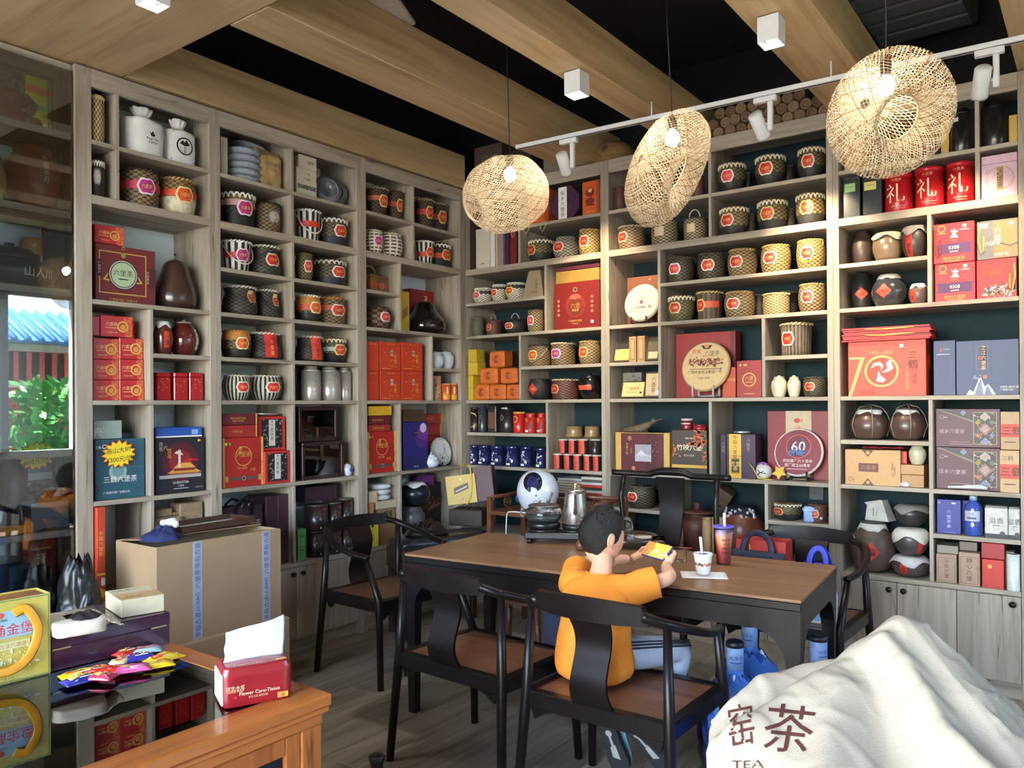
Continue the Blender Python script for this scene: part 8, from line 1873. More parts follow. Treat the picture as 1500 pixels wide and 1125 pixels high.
for i in range(3):
 o=carton('orange-red carton row inside the showcase, %s along the far end'%['left','middle','right'][i],'carton',.07,.06,.13,(160,70,50),[('r',.5,.5,.7,.8,(176,90,60))]);o.location=(1.55+.085*i,-3.30,zsh);
def helmet():
 c=thing('motorcycle_helmet','dark blue-grey rounded helmet behind the showcase door','helmet',(1.98,-3.62,.1406),R_(20))
 MB().lathe([(.11,0),(.125,.03),(.135,.09),(.125,.15),(.09,.20),(.04,.225),(0,.23)],32).build('shell',C((46,58,78),.2,var=.15,coat=.6),c)
 MB().grid(lambda u,v:(.137*cos(-.9+1.8*u),.137*sin(-.9+1.8*u),.07+.07*v),16,5).build('visor',C((20,24,32),.1,coat=.8),c)
 m=MB();
 for i in range(5):m.tube([(.10+.006*i,-.10+.03*i,.012+.01*(i%2)),(.13,-.08+.03*i,.02),(.15,-.1+.03*i,.01)],.004,5)
 m.build('strap',C((60,58,110),.6),c)
helmet()
cord('black thin cable with inline switch inside the showcase','L',[(2.05,-3.31,.64),(2.06,-3.315,.55),(2.05,-3.32,.45),(2.07,-3.33,.36),(2.06,-3.33,.25),(2.06,-3.34,.145)],(30,28,34),.003)
zt_=SZ+.001
pbx=thing('lacquer_box','wide plum lacquer gift box with metal clasps on the showcase','gift box',(1.472,-3.37,SZ-.0018),R_(90-3.4))
PW,PD,PH=.345,.27,.098
pm_=C((58,28,50),.25,var=.12,coat=.4)
MB().box(-PW/2,PW/2,0,PD,0,PH*.60,.002).build('box_body',pm_,pbx);MB().box(-PW/2-.001,PW/2+.001,-.001,PD,PH*.615,PH,.002).build('lid',pm_,pbx)
for sx in(-1,1):MB().box(sx*PW*.40-.024,sx*PW*.40+.024,-.0028,-.0008,PH*.585,PH*.625,.0005).build('clasp',C((206,190,140),.3,.7),pbx)
def onbox(px,py):p=at(px,py,z=SZ+PH);return Vector((p[0],p[1],SZ+PH-.001))
o=carton('cream flat tea box with a tan band lying on the plum lacquer box','tea box',.125,.17,.052,(214,200,168),[],rough=.6);p=onbox(195,905);o.location=(1.45,-3.265,SZ+PH-.0006);o.rotation_euler=(0,0,R_(90-12))
tpn=MB();dm,mats=decal_meshes(.125,.17,[('r',.5,.28,1,.5,(206,170,120)),('t','六堡茶',.3,.82,.11,'black'),('r',.6,.82,.3,.02,(90,80,70)),('t','古树茶',.35,.18,.1,(70,50,40))],0)
dm.v=[(x,zz,.0525-y2)for x,y2,zz in dm.v];dm.build('top_print',mats,o)
ob=thing('paper_parcel','opened white paper parcel of dark pressed tea on the plum lacquer box','parcel',(1.44,-3.46,SZ+PH-.0006),R_(78))
def parcel(u,v):
 a=2*pi*u;sq=(abs(cos(a))**6+abs(sin(a))**6)**(-1/6);n1=noise.noise(Vector((cos(a)*3,sin(a)*3,v*3)))
 pr_=[(1,0),(1.03,.022),(.98,.036),(.6,.038),(.4,.037)]
 f=v*4;i=min(int(f),3);q=f-i
 rr=pr_[i][0]*(1-q)+pr_[i+1][0]*q;zz=pr_[i][1]*(1-q)+pr_[i+1][1]*q
 return(.068*sq*cos(a)*rr*(1+.05*n1),.085*sq*sin(a)*rr*(1+.05*n1),zz+.005*n1*v)
mb=MB();mb.grid(parcel,40,14,closed_u=True);mb.f.append(list(range(40))[::-1]);mb.m.append(0);mb.s.append(True);mb.build('paper_wrap',C((214,206,190),.85,var=.06),ob)
mb=MB();mb.grid(crump(.02,-.03,.045,.05,.016,9.2),30,10,closed_u=True);mb.v=[(x,y,z+.034)for x,y,z in mb.v];mb.build('pressed_tea',C((36,34,36),.7,var=.4,scale=80,bump=.8),ob)
mb=MB();mb.grid(lambda u,v:(.06+.05*u,-.08+.14*v,.03-.025*u+.014*noise.noise(Vector((u*4,v*6,3)))),10,12);solidify(mb.build('paper_flap',C((214,206,190),.85,var=.05),ob),.001)
SP=[(115,990,(226,190,30),20,'yellow',.06),(140,985,(206,44,30),15,'red',.065),(165,985,(210,50,34),-10,'shiny red',.06),(118,1000,(38,46,140),28,'dark blue',.06),(200,968,(46,50,160),20,'blue',.06),(195,985,(210,90,150),5,'pink',.06),(240,965,(230,196,40),30,'bright yellow',.07),(232,976,(228,190,40),10,'yellow lower',.055),(215,955,(170,206,214),0,'pale turquoise',.055),(185,960,(200,60,40),40,'small red',.045),(180,972,(206,190,140),60,'cream',.05),(150,998,(190,60,90),-30,'rose',.045)]
for i,(px,py,col,rz,nm,sz)in enumerate(SP):
 p=at(px,py,z=SZ)
 def f(u,v,i=i,sz=sz):
  n1=noise.noise(Vector((u*4+i*3,v*4,1)));e=(1-abs(2*u-1)**4)*(1-abs(2*v-1)**4)
  return((u-.5)*sz*1.5,(v-.5)*sz,.0035+.010*e+.006*n1*e)
 mb=MB();mb.grid(f,13,10);m_=C(col,.22,var=.12,scale=60,coat=.5)
 o=mb.build('snack_packet',m_);solidify(o,.003)
 tag(o,'%s snack packet in the loose pile on the glass top'%nm,'snack packet','snack packets on the showcase')
 o.location=(p[0]+.0,p[1],SZ-.0015+.0015*(i%6));o.rotation_euler=(0,0,R_(60+rz))
 pm2,mats=decal_meshes(sz*1.5,sz,[('c',.3,.5,.22,(236,220,120)if i%2 else(220,60,50)),('t',['QQ糖','辣条','山楂','话梅'][i%4],.62,.55,.28,(250,230,120)if sum(col)<400 else(200,40,40)),('r',.6,.25,.4,.05,'white')],0)
 vs=[]
 for x,y2,zz in pm2 .v:
  u,v=x/(sz*1.5)+.5,zz/sz;q_=f(min(max(u,0),1),min(max(v,0),1));vs.append((q_[0],q_[1],q_[2]+.0022-y2))
 pm2 .v=vs;pm2 .build('front_print',mats,o)
tk=thing('tissue_pack','dark red soft tissue pack with white tissue pulled out','tissue pack',(2.085,-3.3225,SZ+.0006),R_(90-24))
Wt,Dt,Ht=.168,.105,.094
def pack(u,v):
 a=2*pi*u;sq=(abs(cos(a))**9+abs(sin(a))**9)**(-1/9);n1=noise.noise(Vector((cos(a)*3,sin(a)*3,v*4)))
 pr_=[(.97,0),(1.0,.012),(1.0,.080),(.93,.094),(.5,.098),(.2,.10)]
 f=v*5;i=min(int(f),4);q=f-i;rr=pr_[i][0]*(1-q)+pr_[i+1][0]*q;zz=pr_[i][1]*(1-q)+pr_[i+1][1]*q
 return(Wt/2*sq*cos(a)*rr*(1+.012*n1),Dt/2*sq*sin(a)*rr*(1+.02*n1),zz)
mb=MB();mb.grid(pack,64,26,closed_u=True);mb.f.append(list(range(64))[::-1]);mb.m.append(0);mb.s.append(True)
mb.build('film_wrap',C((140,26,36),.28,var=.08,scale=9,coat=.4,bump=.35,bscale=30),tk)
MB().box(-Wt/2-.0022,-Wt/2+.004,-Dt/2*.90,Dt/2*.90,.006,.080,.002).build('paper_end',C((206,196,178),.8,var=.06),tk)
print_on(tk,Wt,Ht,[('t','原生木浆',.18,.50,.12,(230,206,160)),('t','GOLD PULP',.18,.42,.08,(230,206,160)),('t','Flower Care-Tissue',.52,.33,.13,(236,216,190)),('t','原生木浆 柔韧亲肤',.5,.22,.06,(220,190,150)),('r',.85,.14,.15,.14,(220,160,70)),('t','缘',.85,.14,.12,(140,26,36)),('c',.18,.26,.03,(200,60,70))],-Dt/2*1.022)
dm,mats=decal_meshes(Wt,Dt,[('t','Flower Care-Tissue',.5,.16,.13,(230,200,120)),('r',.85,.14,.16,.14,(220,160,70))],0);dm.v=[(x,zz-Dt/2,Ht+.0022-y2+(.004 if False else 0))for x,y2,zz in dm.v];dm.build('top_print',mats,tk)
def tiss(u,v):
 n1=noise.noise(Vector((u*3,v*3,7)))
 return((u-.5)*Wt*.86+.01*v+.006*n1,.0+.03*(v-.2)*v+.008*sin(u*7)*v+.01*n1*v,.096+.075*v*(1-.10*cos(u*2.4))+.012*u*v)
mb=MB();mb.grid(tiss,26,14);solidify(mb.build('tissue',C((214,222,230),.9,var=.02),tk),.001)
def smooth_path(P):
 out=[]
 for i in range(len(P)-1):
  p0,p1,p2,p3=(Vector(P[max(i-1,0)]),Vector(P[i]),Vector(P[i+1]),Vector(P[min(i+2,len(P)-1)]))
  for q in range(6):t=q/6;out.append(.5*((2*p1)+(p2-p0)*t+(2*p0-5*p1+4*p2-p3)*t*t+(3*p1-p0-3*p2+p3)*t**3))
 return out+[Vector(P[-1])]
yb=thing('gift_bag','pale gold gift bag with yellow ribbon handles at the left edge of the showcase','gift bag',(1.463,-3.66,SZ-.0018),R_(90-4))
YW,YD,YH=.24,.10,.222;mb=MB();tq=.0025
ym=C((196,180,84),.3,var=.1,coat=.3)
mb.box(-YW/2,YW/2,0,tq,0,YH,0);mb.box(-YW/2,YW/2,YD-tq,YD,0,YH,0);mb.box(-YW/2,-YW/2+tq,tq,YD-tq,0,YH,0);mb.box(YW/2-tq,YW/2,tq,YD-tq,0,YH,0);mb.box(-YW/2,YW/2,0,YD,0,tq,0)
mb.build('bag_body',ym,yb)
MB().box(-YW/2+.004,YW/2-.004,.004,YD-.004,YH*.94,YH*.985,.006).build('gold_lining',C((150,92,24),.4,var=.3,scale=20),yb)
print_on(yb,YW,YH,[('f',.5,.5,.98,.98,.012,(96,130,90)),('r',.5,.70,.64,.32,(150,186,206)),('t','桶金堡',.62,.64,.15,(206,50,50)),('t','BUCKET OF GOLD',.62,.54,.055,(190,180,110)),('c',.5,.82,.035,(206,90,50)),('t','广西梧州',.5,.76,.035,(90,90,70)),('r',.62,.45,.34,.09,(206,206,150)),('t','古法六堡茶',.62,.45,.06,(190,110,60)),('n',.5,.3,.7,.2,60,.06,(226,226,200),4),('t','净含量 250克',.55,.07,.03,(110,90,40)),('t','广西梧州茶厂有限公司',.55,.03,.03,(110,90,40))],0)
for yy in(-.004,):
 MB().tube(smooth_path([(-.075,yy,YH*.80),(-.085,yy-.012,YH*.55),(-.05,yy-.02,YH*.25),(.01,yy-.024,YH*.18),(.06,yy-.02,YH*.3),(.085,yy-.012,YH*.6),(.06,yy-.003,YH*.86),(.03,yy,YH*.82)]),.012,8,flat=(.14,1)).build('ribbon_handle',C((214,150,36),.35,var=.1),yb)
 # cardboard cartons by the left bookcase
CB=C((168,140,108),.75,var=.07,scale=5,bump=.2,bscale=30)
tape_items=lambda fx:None
lo=thing('cardboard_box','plain brown cardboard box on the floor under the taped carton','cardboard box',(.225,-2.30,0))
MB().box(-.20,.20,-.39,.37,0,.362,.004).build('carton_body',CB,lo)
up=thing('cardboard_box','large brown cardboard carton with two strips of printed white tape','cardboard box',(.213,-2.295,.3625))
mb=MB();t3=.004;Hc=.455
mb.box(.18-t3,.18,-.335,.335,0,Hc,.001);mb.box(-.18,-.18+t3,-.335,.335,0,Hc,.001);mb.box(-.18+t3,.18-t3,-.335,-.335+t3,0,Hc,.001);mb.box(-.18+t3,.18-t3,.335-t3,.335,0,Hc,.001);mb.box(-.18+t3,.18-t3,-.335+t3,.335-t3,0,t3,.0)
mb.build('carton_body',CB,up)
fl=MB();fl.add([(-.178,-.33,Hc),(-.178,.33,Hc),(.02,.33,Hc+.01),(.02,-.33,Hc+.02)],[(0,3,2,1)]);solidify(fl.build('flap',CB,up),.004)
fl=MB();fl.add([(.178,-.33,Hc),(.178,.33,Hc),(.04,.33,Hc-.02),(.04,-.33,Hc-.03)],[(0,1,2,3)]);solidify(fl.build('flap',CB,up),.004)
for yy in(-.135,.245):
 mb=MB();mb.box(.1803,.1812,yy-.024,yy+.024,0,Hc,0)
 for j,s in enumerate(('茶船古道','LIUBAO','六堡茶','茶船古道')):
  vs,fs=text_mesh(s);sz=.03 if j!=1 else.026
  mb.add([(.1816,yy+b*sz*-1.0,.066+.108*j+a*sz)for a,b in vs],fs,1)
 mb.build('tape',[C((170,178,192),.3,var=.1,scale=12,coat=.4),C((60,66,150),.5,var=0)],up)
tr_=thing('wooden_tray','dark wooden tray with pale inside lying on the taped carton','tray',(.13,-2.22,.3625+Hc+.022),R_(4))
MB().box(-.10,.10,-.2,.22,0,.006,.001).build('tray_floor',C((196,196,190),.6),tr_)
for a_ in((-.105,.105,-.21,-.2),(-.105,.105,.22,.23),(-.105,-.095,-.2,.22),(.095,.105,-.2,.22)):MB().box(a_[0],a_[1],a_[2],a_[3],0,.032,.002).build('tray_side',C((74,50,38),.5,var=.2),tr_)
mb=MB();mb.grid(crump(0,0,.10,.10,.05,2.2),36,12,closed_u=True);o=mb.build('blue_cloth',C((34,44,92),.8,var=.2));tag(o,'dark blue cloth and white paper stuffed in the taped carton','cloth');o.location=(.24,-2.52,.3625+Hc+.012)
mb=MB();mb.tube([(-.06,0,.012),(.0,.03,.02),(.06,.0,.014)],[.016,.02,.014],10);o=mb.build('paper_roll',C((206,206,206),.7));tag(o,'rolled white paper sticking out of the taped carton','paper');o.location=(.27,-2.50,.3625+Hc+.068)
def bagblob(label,x,y,z,rx,ry,h,seed,col=(20,20,23)):
 mb=MB()
 def f(u,v):
  a=2*pi*u;n1=noise.noise(Vector((cos(a)*1.6+seed,sin(a)*1.6,v*6)));n2=noise.noise(Vector((cos(a)*4+seed,sin(a)*4,v*17)))
  rr=(sin(pi*min(.12+v*.86,.985)))**.4*(1+.20*n1+.09*n2+.03*noise.noise(Vector((cos(a)*14,sin(a)*14+seed,v*20))))
  return(rx*rr*cos(a),ry*rr*sin(a),h*v*(1+.06*n2*v))
 mb.grid(f,64,44,closed_u=True);mb.f.append(list(range(44))[::-1]);mb.m.append(0);mb.s.append(True)
 o=mb.build('plastic_bag',C(col,.38,var=.2,coat=.15));tag(o,label,'plastic bag');o.location=(x,y,z);return o
bagblob('black plastic bag standing between the cabinet post and the taped carton',.14,-2.85,.0,.11,.10,.78,3.0)
bagblob('dark blue-black plastic bag in front of the tall black bag',.40,-2.93,.0,.12,.12,.55,8.0,(30,36,52))
o=MB().lathe([(.030,0),(.034,.01),(.026,.03),(.024,.10),(.030,.115),(.032,.13),(.026,.135),(.018,.13),(.016,.10),(0,.10)],26).build('black_tube',C((34,34,36),.4,var=.2));tag(o,'short black flared tube standing on the floor in front of the left chair','tube');p=at(552,1108,z=.13);o.location=(p[0],p[1],0)
# big canvas bag, lower right
CC=Vector((3.42,-2.80,0));RV=Vector((_R[0],_R[1],0)).normalized();FV=Vector((_fw[0],_fw[1],0)).normalized()
def rp(px,py,f):
 d=Vector(ray(px,py));t=((CC-Vector(CAM_POS)).dot(FV)+f)/d.dot(FV);P=Vector(CAM_POS)+d*t
 return((P-CC).dot(RV),f,P.z)
RIDGES=[([rp(1318,907,0),rp(1282,935,-.02),rp(1245,968,-.05),rp(1180,1000,-.10),rp(1112,1040,-.15),rp(1078,1085,-.20)],.05,.80,1.5),([rp(1255,965,.10),rp(1180,967,.09),rp(1120,984,.06),rp(1082,1020,.02),rp(1062,1070,-.05)],.03,1.1,2.2),([rp(1318,906,.0),rp(1345,916,.01),rp(1374,950,.02),rp(1390,985,.02)],.045,1.5,2.6),([rp(1296,926,-.05),rp(1322,955,-.10),rp(1350,1000,-.16),rp(1378,1048,-.22),rp(1440,1105,-.30)],.018,1.25,1.9),([rp(1396,1000,.02),rp(1430,1000,.03),rp(1462,1030,.02),rp(1490,1080,.0),rp(1515,1125,-.03)],.05,1.25,2.0),([rp(1385,1010,-.05),rp(1415,1045,-.10),rp(1440,1075,-.14)],.02,1.6,1.6),([rp(1235,1000,-.12),rp(1215,1060,-.22),rp(1205,1125,-.31)],.03,1.1,1.1)]
def hz_(x,y):
 best=[]
 for pts,r0,s1,s2 in RIDGES:
  m=-9
  for i in range(len(pts)-1):
   ax_,ay_,az_=pts[i];bx_,by_,bz_=pts[i+1];dx,dy=bx_-ax_,by_-ay_
   t=max(0,min(1,((x-ax_)*dx+(y-ay_)*dy)/(dx*dx+dy*dy)));qx,qy=ax_+dx*t,ay_+dy*t
   d=hypot(x-qx,y-qy);sl=s1 if y<qy else s2
   if d>1e-6:k_=(qy-y)/d;sl=s2+(s1-s2)*(.5+.5*k_)
   m=max(m,az_+(bz_-az_)*t-sl*(sqrt(d*d+r0*r0)-r0))
  best.append(m)
 kk=.022;M0=max(best)
 return M0+kk*math.log(sum(math.exp((b_-M0)/kk)for b_ in best))-kk*.2
NU,NV=170,100
s_l,s_r=rp(1046,1125,-.05)[0],rp(1540,1125,-.02)[0]
def bagpt(u,v):
 a=2*pi*u;ca,sa=cos(a),sin(a);e=2/2.6
 bx=(s_l+s_r)/2+(s_r-s_l)/2*abs(ca)**e*(1 if ca>0 else-1);by=-.07+(.36 if sa<0 else.24)*abs(sa)**e*(1 if sa>0 else-1)
 cx0,cy0=rp(1300,950,-.04)[:2]
 if v>.25:t=((v-.25)/.75)**.9;dz=1.0
 else:t=0;dz=v/.25
 t=1-(1-0)*(v-.25)/.75 if v>.25 else 1.0
 wob=1+.02*noise.noise(Vector((ca*4,sa*4,2)))
 x,y=cx0+(bx*wob-cx0)*t,cy0+(by*wob-cy0)*t
 z=hz_(x,y)
 n1=noise.noise(Vector((x*7,y*7,1)));rg_=1-abs(noise.noise(Vector((x*9+y*5,y*11-x*4,3))));rg2=1-abs(noise.noise(Vector((x*17-y*9,y*15+x*8,6))))
 crum=max(0,min(1,(x-rp(1370,1000,0)[0])*8+.35))
 z+=.010*n1+(.003+.016*crum)*(rg_**5-.25)+(.0015+.007*crum)*(rg2**6-.2)
 z=max(z,.25)*dz
 if dz<1:
  o_=.018*noise.noise(Vector((ca*6,sa*6,z*3)));x+=o_*ca;y+=o_*sa
 return tuple(CC+RV*x+FV*y+Vector((0,0,max(z,.002))))
cb=MB();cb.grid(bagpt,NU,NV,closed_u=True)
cb.f.append([(NV-1)*NU+i for i in range(NU)]);cb.m.append(0);cb.s.append(True)
bag=thing('canvas_bag','big cream canvas tea bag slumped over at the lower right with a brown tea character','canvas bag',(0,0,0))
cbo=cb.build('canvas_body',C((182,172,155),.9,var=.05,scale=6,bump=.25,bscale=420),bag)
bvh=BVHTree.FromPolygons([Vector(p)for p in cb.v],cb.f)
def on_bag(poly_v,poly_f,name,col):
 bm=bmesh.new();bv=[bm.verts.new((x,y,0))for x,y in poly_v]
 for f in poly_f:
  try:bm.faces.new([bv[i]for i in f])
  except ValueError:pass
 bmesh.ops.triangulate(bm,faces=bm.faces[:])
 for _ in range(3):
  es=[e for e in bm.edges if e.calc_length()>9]
  if es:bmesh.ops.subdivide_edges(bm,edges=es,cuts=1);bmesh.ops.triangulate(bm,faces=bm.faces[:])
 vs=[];ok=[]
 for v in bm.verts:
  d=Vector(ray(v.co.x,v.co.y)).normalized();h_=bvh.ray_cast(Vector(CAM_POS),d)
  if h_[0]is None:vs.append((0,0,-1));ok.append(False)
  else:vs.append(tuple(h_[0]+h_[1]*(.0016 if h_[1].dot(d)<0 else-.0016)));ok.append(True)
 bm.verts.index_update();fs=[[v.index for v in f.verts]for f in bm.faces if all(ok[v.index]for v in f.verts)]
 bm.free()
 if fs:MB().add(vs,fs).build(name,C(col,.85,var=.12,scale=40),bag)
def lettering_on_bag(s,cx,cy,sx,sy,shear,name,col,rot=0):
 vs,fs=text_mesh(s);c_,s_=cos(rot),sin(rot)
 pts=[]
 for a,b2 in vs:
  x,y=(a*sx+b2*shear)*1.0,-b2*sy
  pts.append((cx+x*c_-y*s_,cy+x*s_+y*c_))
 on_bag(pts,fs,name,col)
lettering_on_bag('茶',1156,1068,78,76,6,'printed_character',(84,40,36),R_(6))
lettering_on_bag('窑',1086,1062,42,66,8,'printed_character',(90,46,40),R_(-12))
lettering_on_bag('TEA',1096,1120,26,17,0,'printed_lettering',(96,60,50))
lettering_on_bag('一',1080,1004,30,22,0,'printed_stroke',(90,46,40),R_(-35))
# the boy at the table
SKIN=C((222,172,142),.5,var=.05,scale=12);SKIN.node_tree.nodes['Principled BSDF'].inputs['Subsurface Weight'].default_value=.12
SKIN.node_tree.nodes['Principled BSDF'].inputs['Subsurface Radius'].default_value=(.02,.008,.005)
HAIR=C((16,14,15),.5,var=.3,scale=160,bump=.9,bscale=420)
SHIRT=C((230,138,40),.85,var=.05,scale=10,bump=.2,bscale=300)
PANTS=C((150,162,184),.85,var=.05,bump=.2,bscale=300)
def skinned(name,chains,mat,parent,sub=2,root=0,smooth=True):
 """chains: list of lists of (point, radius or (rx, ry)); points that repeat are shared"""
 vs=[];rad_=[];ed=[];idx={}
 for ch in chains:
  prev=None
  for p,r_ in ch:
   key=tuple(round(q,4)for q in p)
   if key not in idx:idx[key]=len(vs);vs.append(tuple(p));rad_.append(r_ if isinstance(r_,tuple)else(r_,r_))
   i=idx[key]
   if prev is not None and(prev,i)not in ed:ed.append((prev,i))
   prev=i
 me=bpy.data.meshes.new(name);me.from_pydata(vs,ed,[]);o=bpy.data.objects.new(name,me);COL.objects.link(o)
 sk=o.modifiers.new('skin','SKIN');sk.use_smooth_shade=True
 for i,q in enumerate(rad_):me.skin_vertices[0].data[i].radius=q;me.skin_vertices[0].data[i].use_root=(i==root)
 ss=o.modifiers.new('smooth','SUBSURF');ss.levels=sub;ss.render_levels=sub
 dg=bpy.context.evaluated_depsgraph_get();m2=bpy.data.meshes.new_from_object(o.evaluated_get(dg))
 bpy.data.objects.remove(o);m2 .materials.clear();m2 .materials.append(mat)
 for p in m2 .polygons:p.use_smooth=True
 return obj(name,m2,parent)
boy=thing('boy','boy in an orange T-shirt seen from behind, sitting and playing on a phone','person',(0,0,0))
pel=(2.285,-2.00,.545);wst=(2.272,-1.985,.62);chs=(2.258,-1.935,.71);nck=(2.245,-1.885,.785);nk2=(2.240,-1.855,.835)
hdc=Vector((2.212,-1.815,.925))
shR=(2.372,-1.895,.752);shL=(2.130,-1.895,.752);elR=(2.497,-1.800,.797);haR=(2.400,-1.640,.808);elL=(2.068,-1.755,.797);haL=(2.225,-1.600,.808)
hiR=(2.335,-1.98,.528);hiL=(2.225,-1.98,.528);knR=(2.500,-1.690,.505);knL=(2.20,-1.66,.505);anR=(2.415,-1.785,.225);anL=(2.285,-1.80,.20)
body=skinned('body',[[(pel,(.088,.070)),(wst,(.080,.062)),(chs,(.088,.060)),(nck,(.050,.044)),(nk2,(.040,.040)),(tuple(hdc+Vector((0,0,-.035))),(.052,.052))],[(chs,(.088,.060)),(shR,.032),(elR,.030),(haR,.020)],[(chs,(.088,.060)),(shL,.032),(elL,.030),(haL,.020)],[(pel,(.088,.070)),(hiR,.052),(knR,.043),(anR,.029)],[(pel,(.088,.070)),(hiL,.052),(knL,.043),(anL,.029)]],SKIN,boy)
fd=Vector((.40,.86,-.30)).normalized();rt_=fd.cross(Vector((0,0,1))).normalized();up_=rt_.cross(fd).normalized()
HM=Matrix(((rt_.x,fd.x,up_.x,hdc.x),(rt_.y,fd.y,up_.y,hdc.y),(rt_.z,fd.z,up_.z,hdc.z),(0,0,0,1)))
def headpt(u,v,grow=0.0):
 t_=pi*v;a=2*pi*u;x,y,z=sin(t_)*cos(a),sin(t_)*sin(a),-cos(t_)
 wx=.076*(1-.16*max(0,-z)**1.2);wy=.092;wz=.106
 y2=y*wy+(.010*max(0,-z)if y>0 else-.006*max(0,z));
 if z<-.1 and y<0:y2*=1-.35*min(1,(-z-.1)*1.4)
 g=1+grow
 return Vector((x*wx*g,y2*g,z*wz*g))
mb=MB();mb.grid(lambda u,v:tuple(headpt(u,v)),44,30,closed_u=True)
mb.sphere((0,.094,-.018),.013,10,8,sc=(.8,1,1.2));mb.sphere((0,.088,-.052),.012,10,6,sc=(1.6,.7,.5));mb.sphere((0,.078,-.088),.018,10,8)
mb.v=[tuple(HM@Vector(p))for p in mb.v]
hd=mb.build('head',SKIN,boy)
e=MB();w_=MB()
for sx in(-1,1):
 w_.sphere((sx*.031,.0765,.004),.011,12,8,sc=(1.2,.6,.6));e.sphere((sx*.031,.0815,.002),.005,8,6)
for m_,nm,mt in((w_,'eye',C((225,222,218),.2,var=0)),(e,'pupil',C((20,14,12),.2,var=0))):
 m_.v=[tuple(HM@Vector(p))for p in m_.v];m_.build(nm,mt,hd)
br=MB()
for sx in(-1,1):br.tube([(sx*.016,.088,.026),(sx*.034,.085,.031),(sx*.050,.076,.026)],[.003,.004,.002],6)
br.v=[tuple(HM@Vector(p))for p in br.v];br.build('eyebrow',HAIR,hd)
for sx in(-1,1):
 m_=MB()
 m_.sphere((sx*.079,-.010,-.004),.024,16,12,sc=(.34,.66,1.15));m_.sphere((sx*.077,-.002,-.026),.011,10,8,sc=(.45,.8,1.0))
 m_.tube([(sx*.083,-.004+.016*sin(t)-.006,-.004+.027*cos(t))for t in[-.4-2.4*i/10 for i in range(11)]],.0042,6)
 m_.v=[tuple(HM@Vector(p))for p in m_.v];m_.build('ear',SKIN,hd)
def hairpt(u,v):
 a=2*pi*u;ya=sin(a)
 low=.27 if ya<-.2 else(.27+.37*min(1,(ya+.2)/.7))
 vv=low+(1-low)*v
 cc=abs(cos(a));kk=max(0,min(1,(cc-.55)/.3))*max(0,min(1,(ya+.55)/.45));vv=max(vv,(low+(.46-low)*kk)*(1-v)+vv*v)
 n1=noise.noise(Vector((cos(a)*6,sin(a)*6,vv*9)));p=headpt(u,vv,.07+.035*n1+(.05*v if True else 0)-.05*(1-v)**6)
 return tuple(HM@p)
mb=MB();mb.grid(hairpt,72,30,closed_u=True);ho=mb.build('hair',HAIR,boy)
sp=MB();rg=random.Random(3)
for i in range(420):
 u,v=rg.random(),.12+.88*rg.random()**.8;p=Vector(hairpt(u,v));nrm=(p-hdc).normalized();q=p+nrm*(.004+.007*rg.random())+Vector((0,0,.003))+rt_*.004*(rg.random()-.5)
 sp.tube([tuple(p-nrm*.003),tuple(q)],[.0022,.0005],3)
sp.build('hair_strands',HAIR,ho)
PH=Vector((2.322,-1.560,.845));
pn=Vector((-.25,-.55,.62)).normalized()
px_=Vector((.90,-.44,0)).normalized();px_=(px_-pn*px_.dot(pn)).normalized();py_=pn.cross(px_).normalized()
def ph(a,b2,c_):return tuple(PH+px_*a+py_*b2+pn*c_)
def hand(side,wrist):
 s=side
 palm0=wrist;palm1=ph(s*.088,-.012,-.018)
 fing=[]
 k0=ph(s*.084,.004,-.020)
 chains=[[(palm0,(.019,.015)),(palm1,(.021,.013))]]
 for j,(oy,ln)in enumerate(((.026,.052),(.010,.058),(-.006,.054),(-.021,.044))):
  base=ph(s*.082,oy,-.017);mid=ph(s*(.082-ln*.45),oy+.002,-.022);tip=ph(s*(.082-ln),oy+.003,-.013)
  fing.append([(palm1,(.021,.013)),(base,.0082),(mid,.0074),(tip,.0060)])
 th0=ph(s*.090,-.022,-.004);th1=ph(s*.074,-.012,.011);th2=ph(s*.050,-.004,.012)
 o=skinned('hand',chains+fing+[[(palm1,(.021,.013)),(th0,.0105),(th1,.009),(th2,.0072)]],SKIN,boy)
 return o
hand(1,haR);hand(-1,haL)
fa=skinned('forearm',[[(elR,.031),(tuple((Vector(elR)*.5+Vector(haR)*.5)),.027),(haR,.019)]],SKIN,boy)
RG=[(.450,2.292,-2.008,.120,.095),(.462,2.292,-2.010,.140,.108),(.49,2.292,-2.010,.149,.114),(.53,2.290,-2.006,.149,.114),(.58,2.284,-1.996,.141,.106),(.64,2.274,-1.975,.135,.097),(.70,2.264,-1.948,.140,.091),(.745,2.256,-1.924,.140,.082),(.772,2.252,-1.910,.118,.070),(.790,2.249,-1.898,.080,.056),(.800,2.247,-1.890,.054,.047),(.806,2.246,-1.887,.050,.044)]
RX=list(zip(*RG))
def torso(u,v):
 z=RG[0][0]+(RG[-1][0]-RG[0][0])*(1-(1-v)**1.15);cx,cy,rx,ry=(float(np.interp(z,RX[0],RX[i]))for i in(1,2,3,4));q=2*pi*u
 return(cx+rx*abs(cos(q))**.86*(1 if cos(q)>0 else-1),cy+ry*abs(sin(q))**.86*(1 if sin(q)>0 else-1),z)
tb=MB();tb.grid(torso,60,40,closed_u=True)
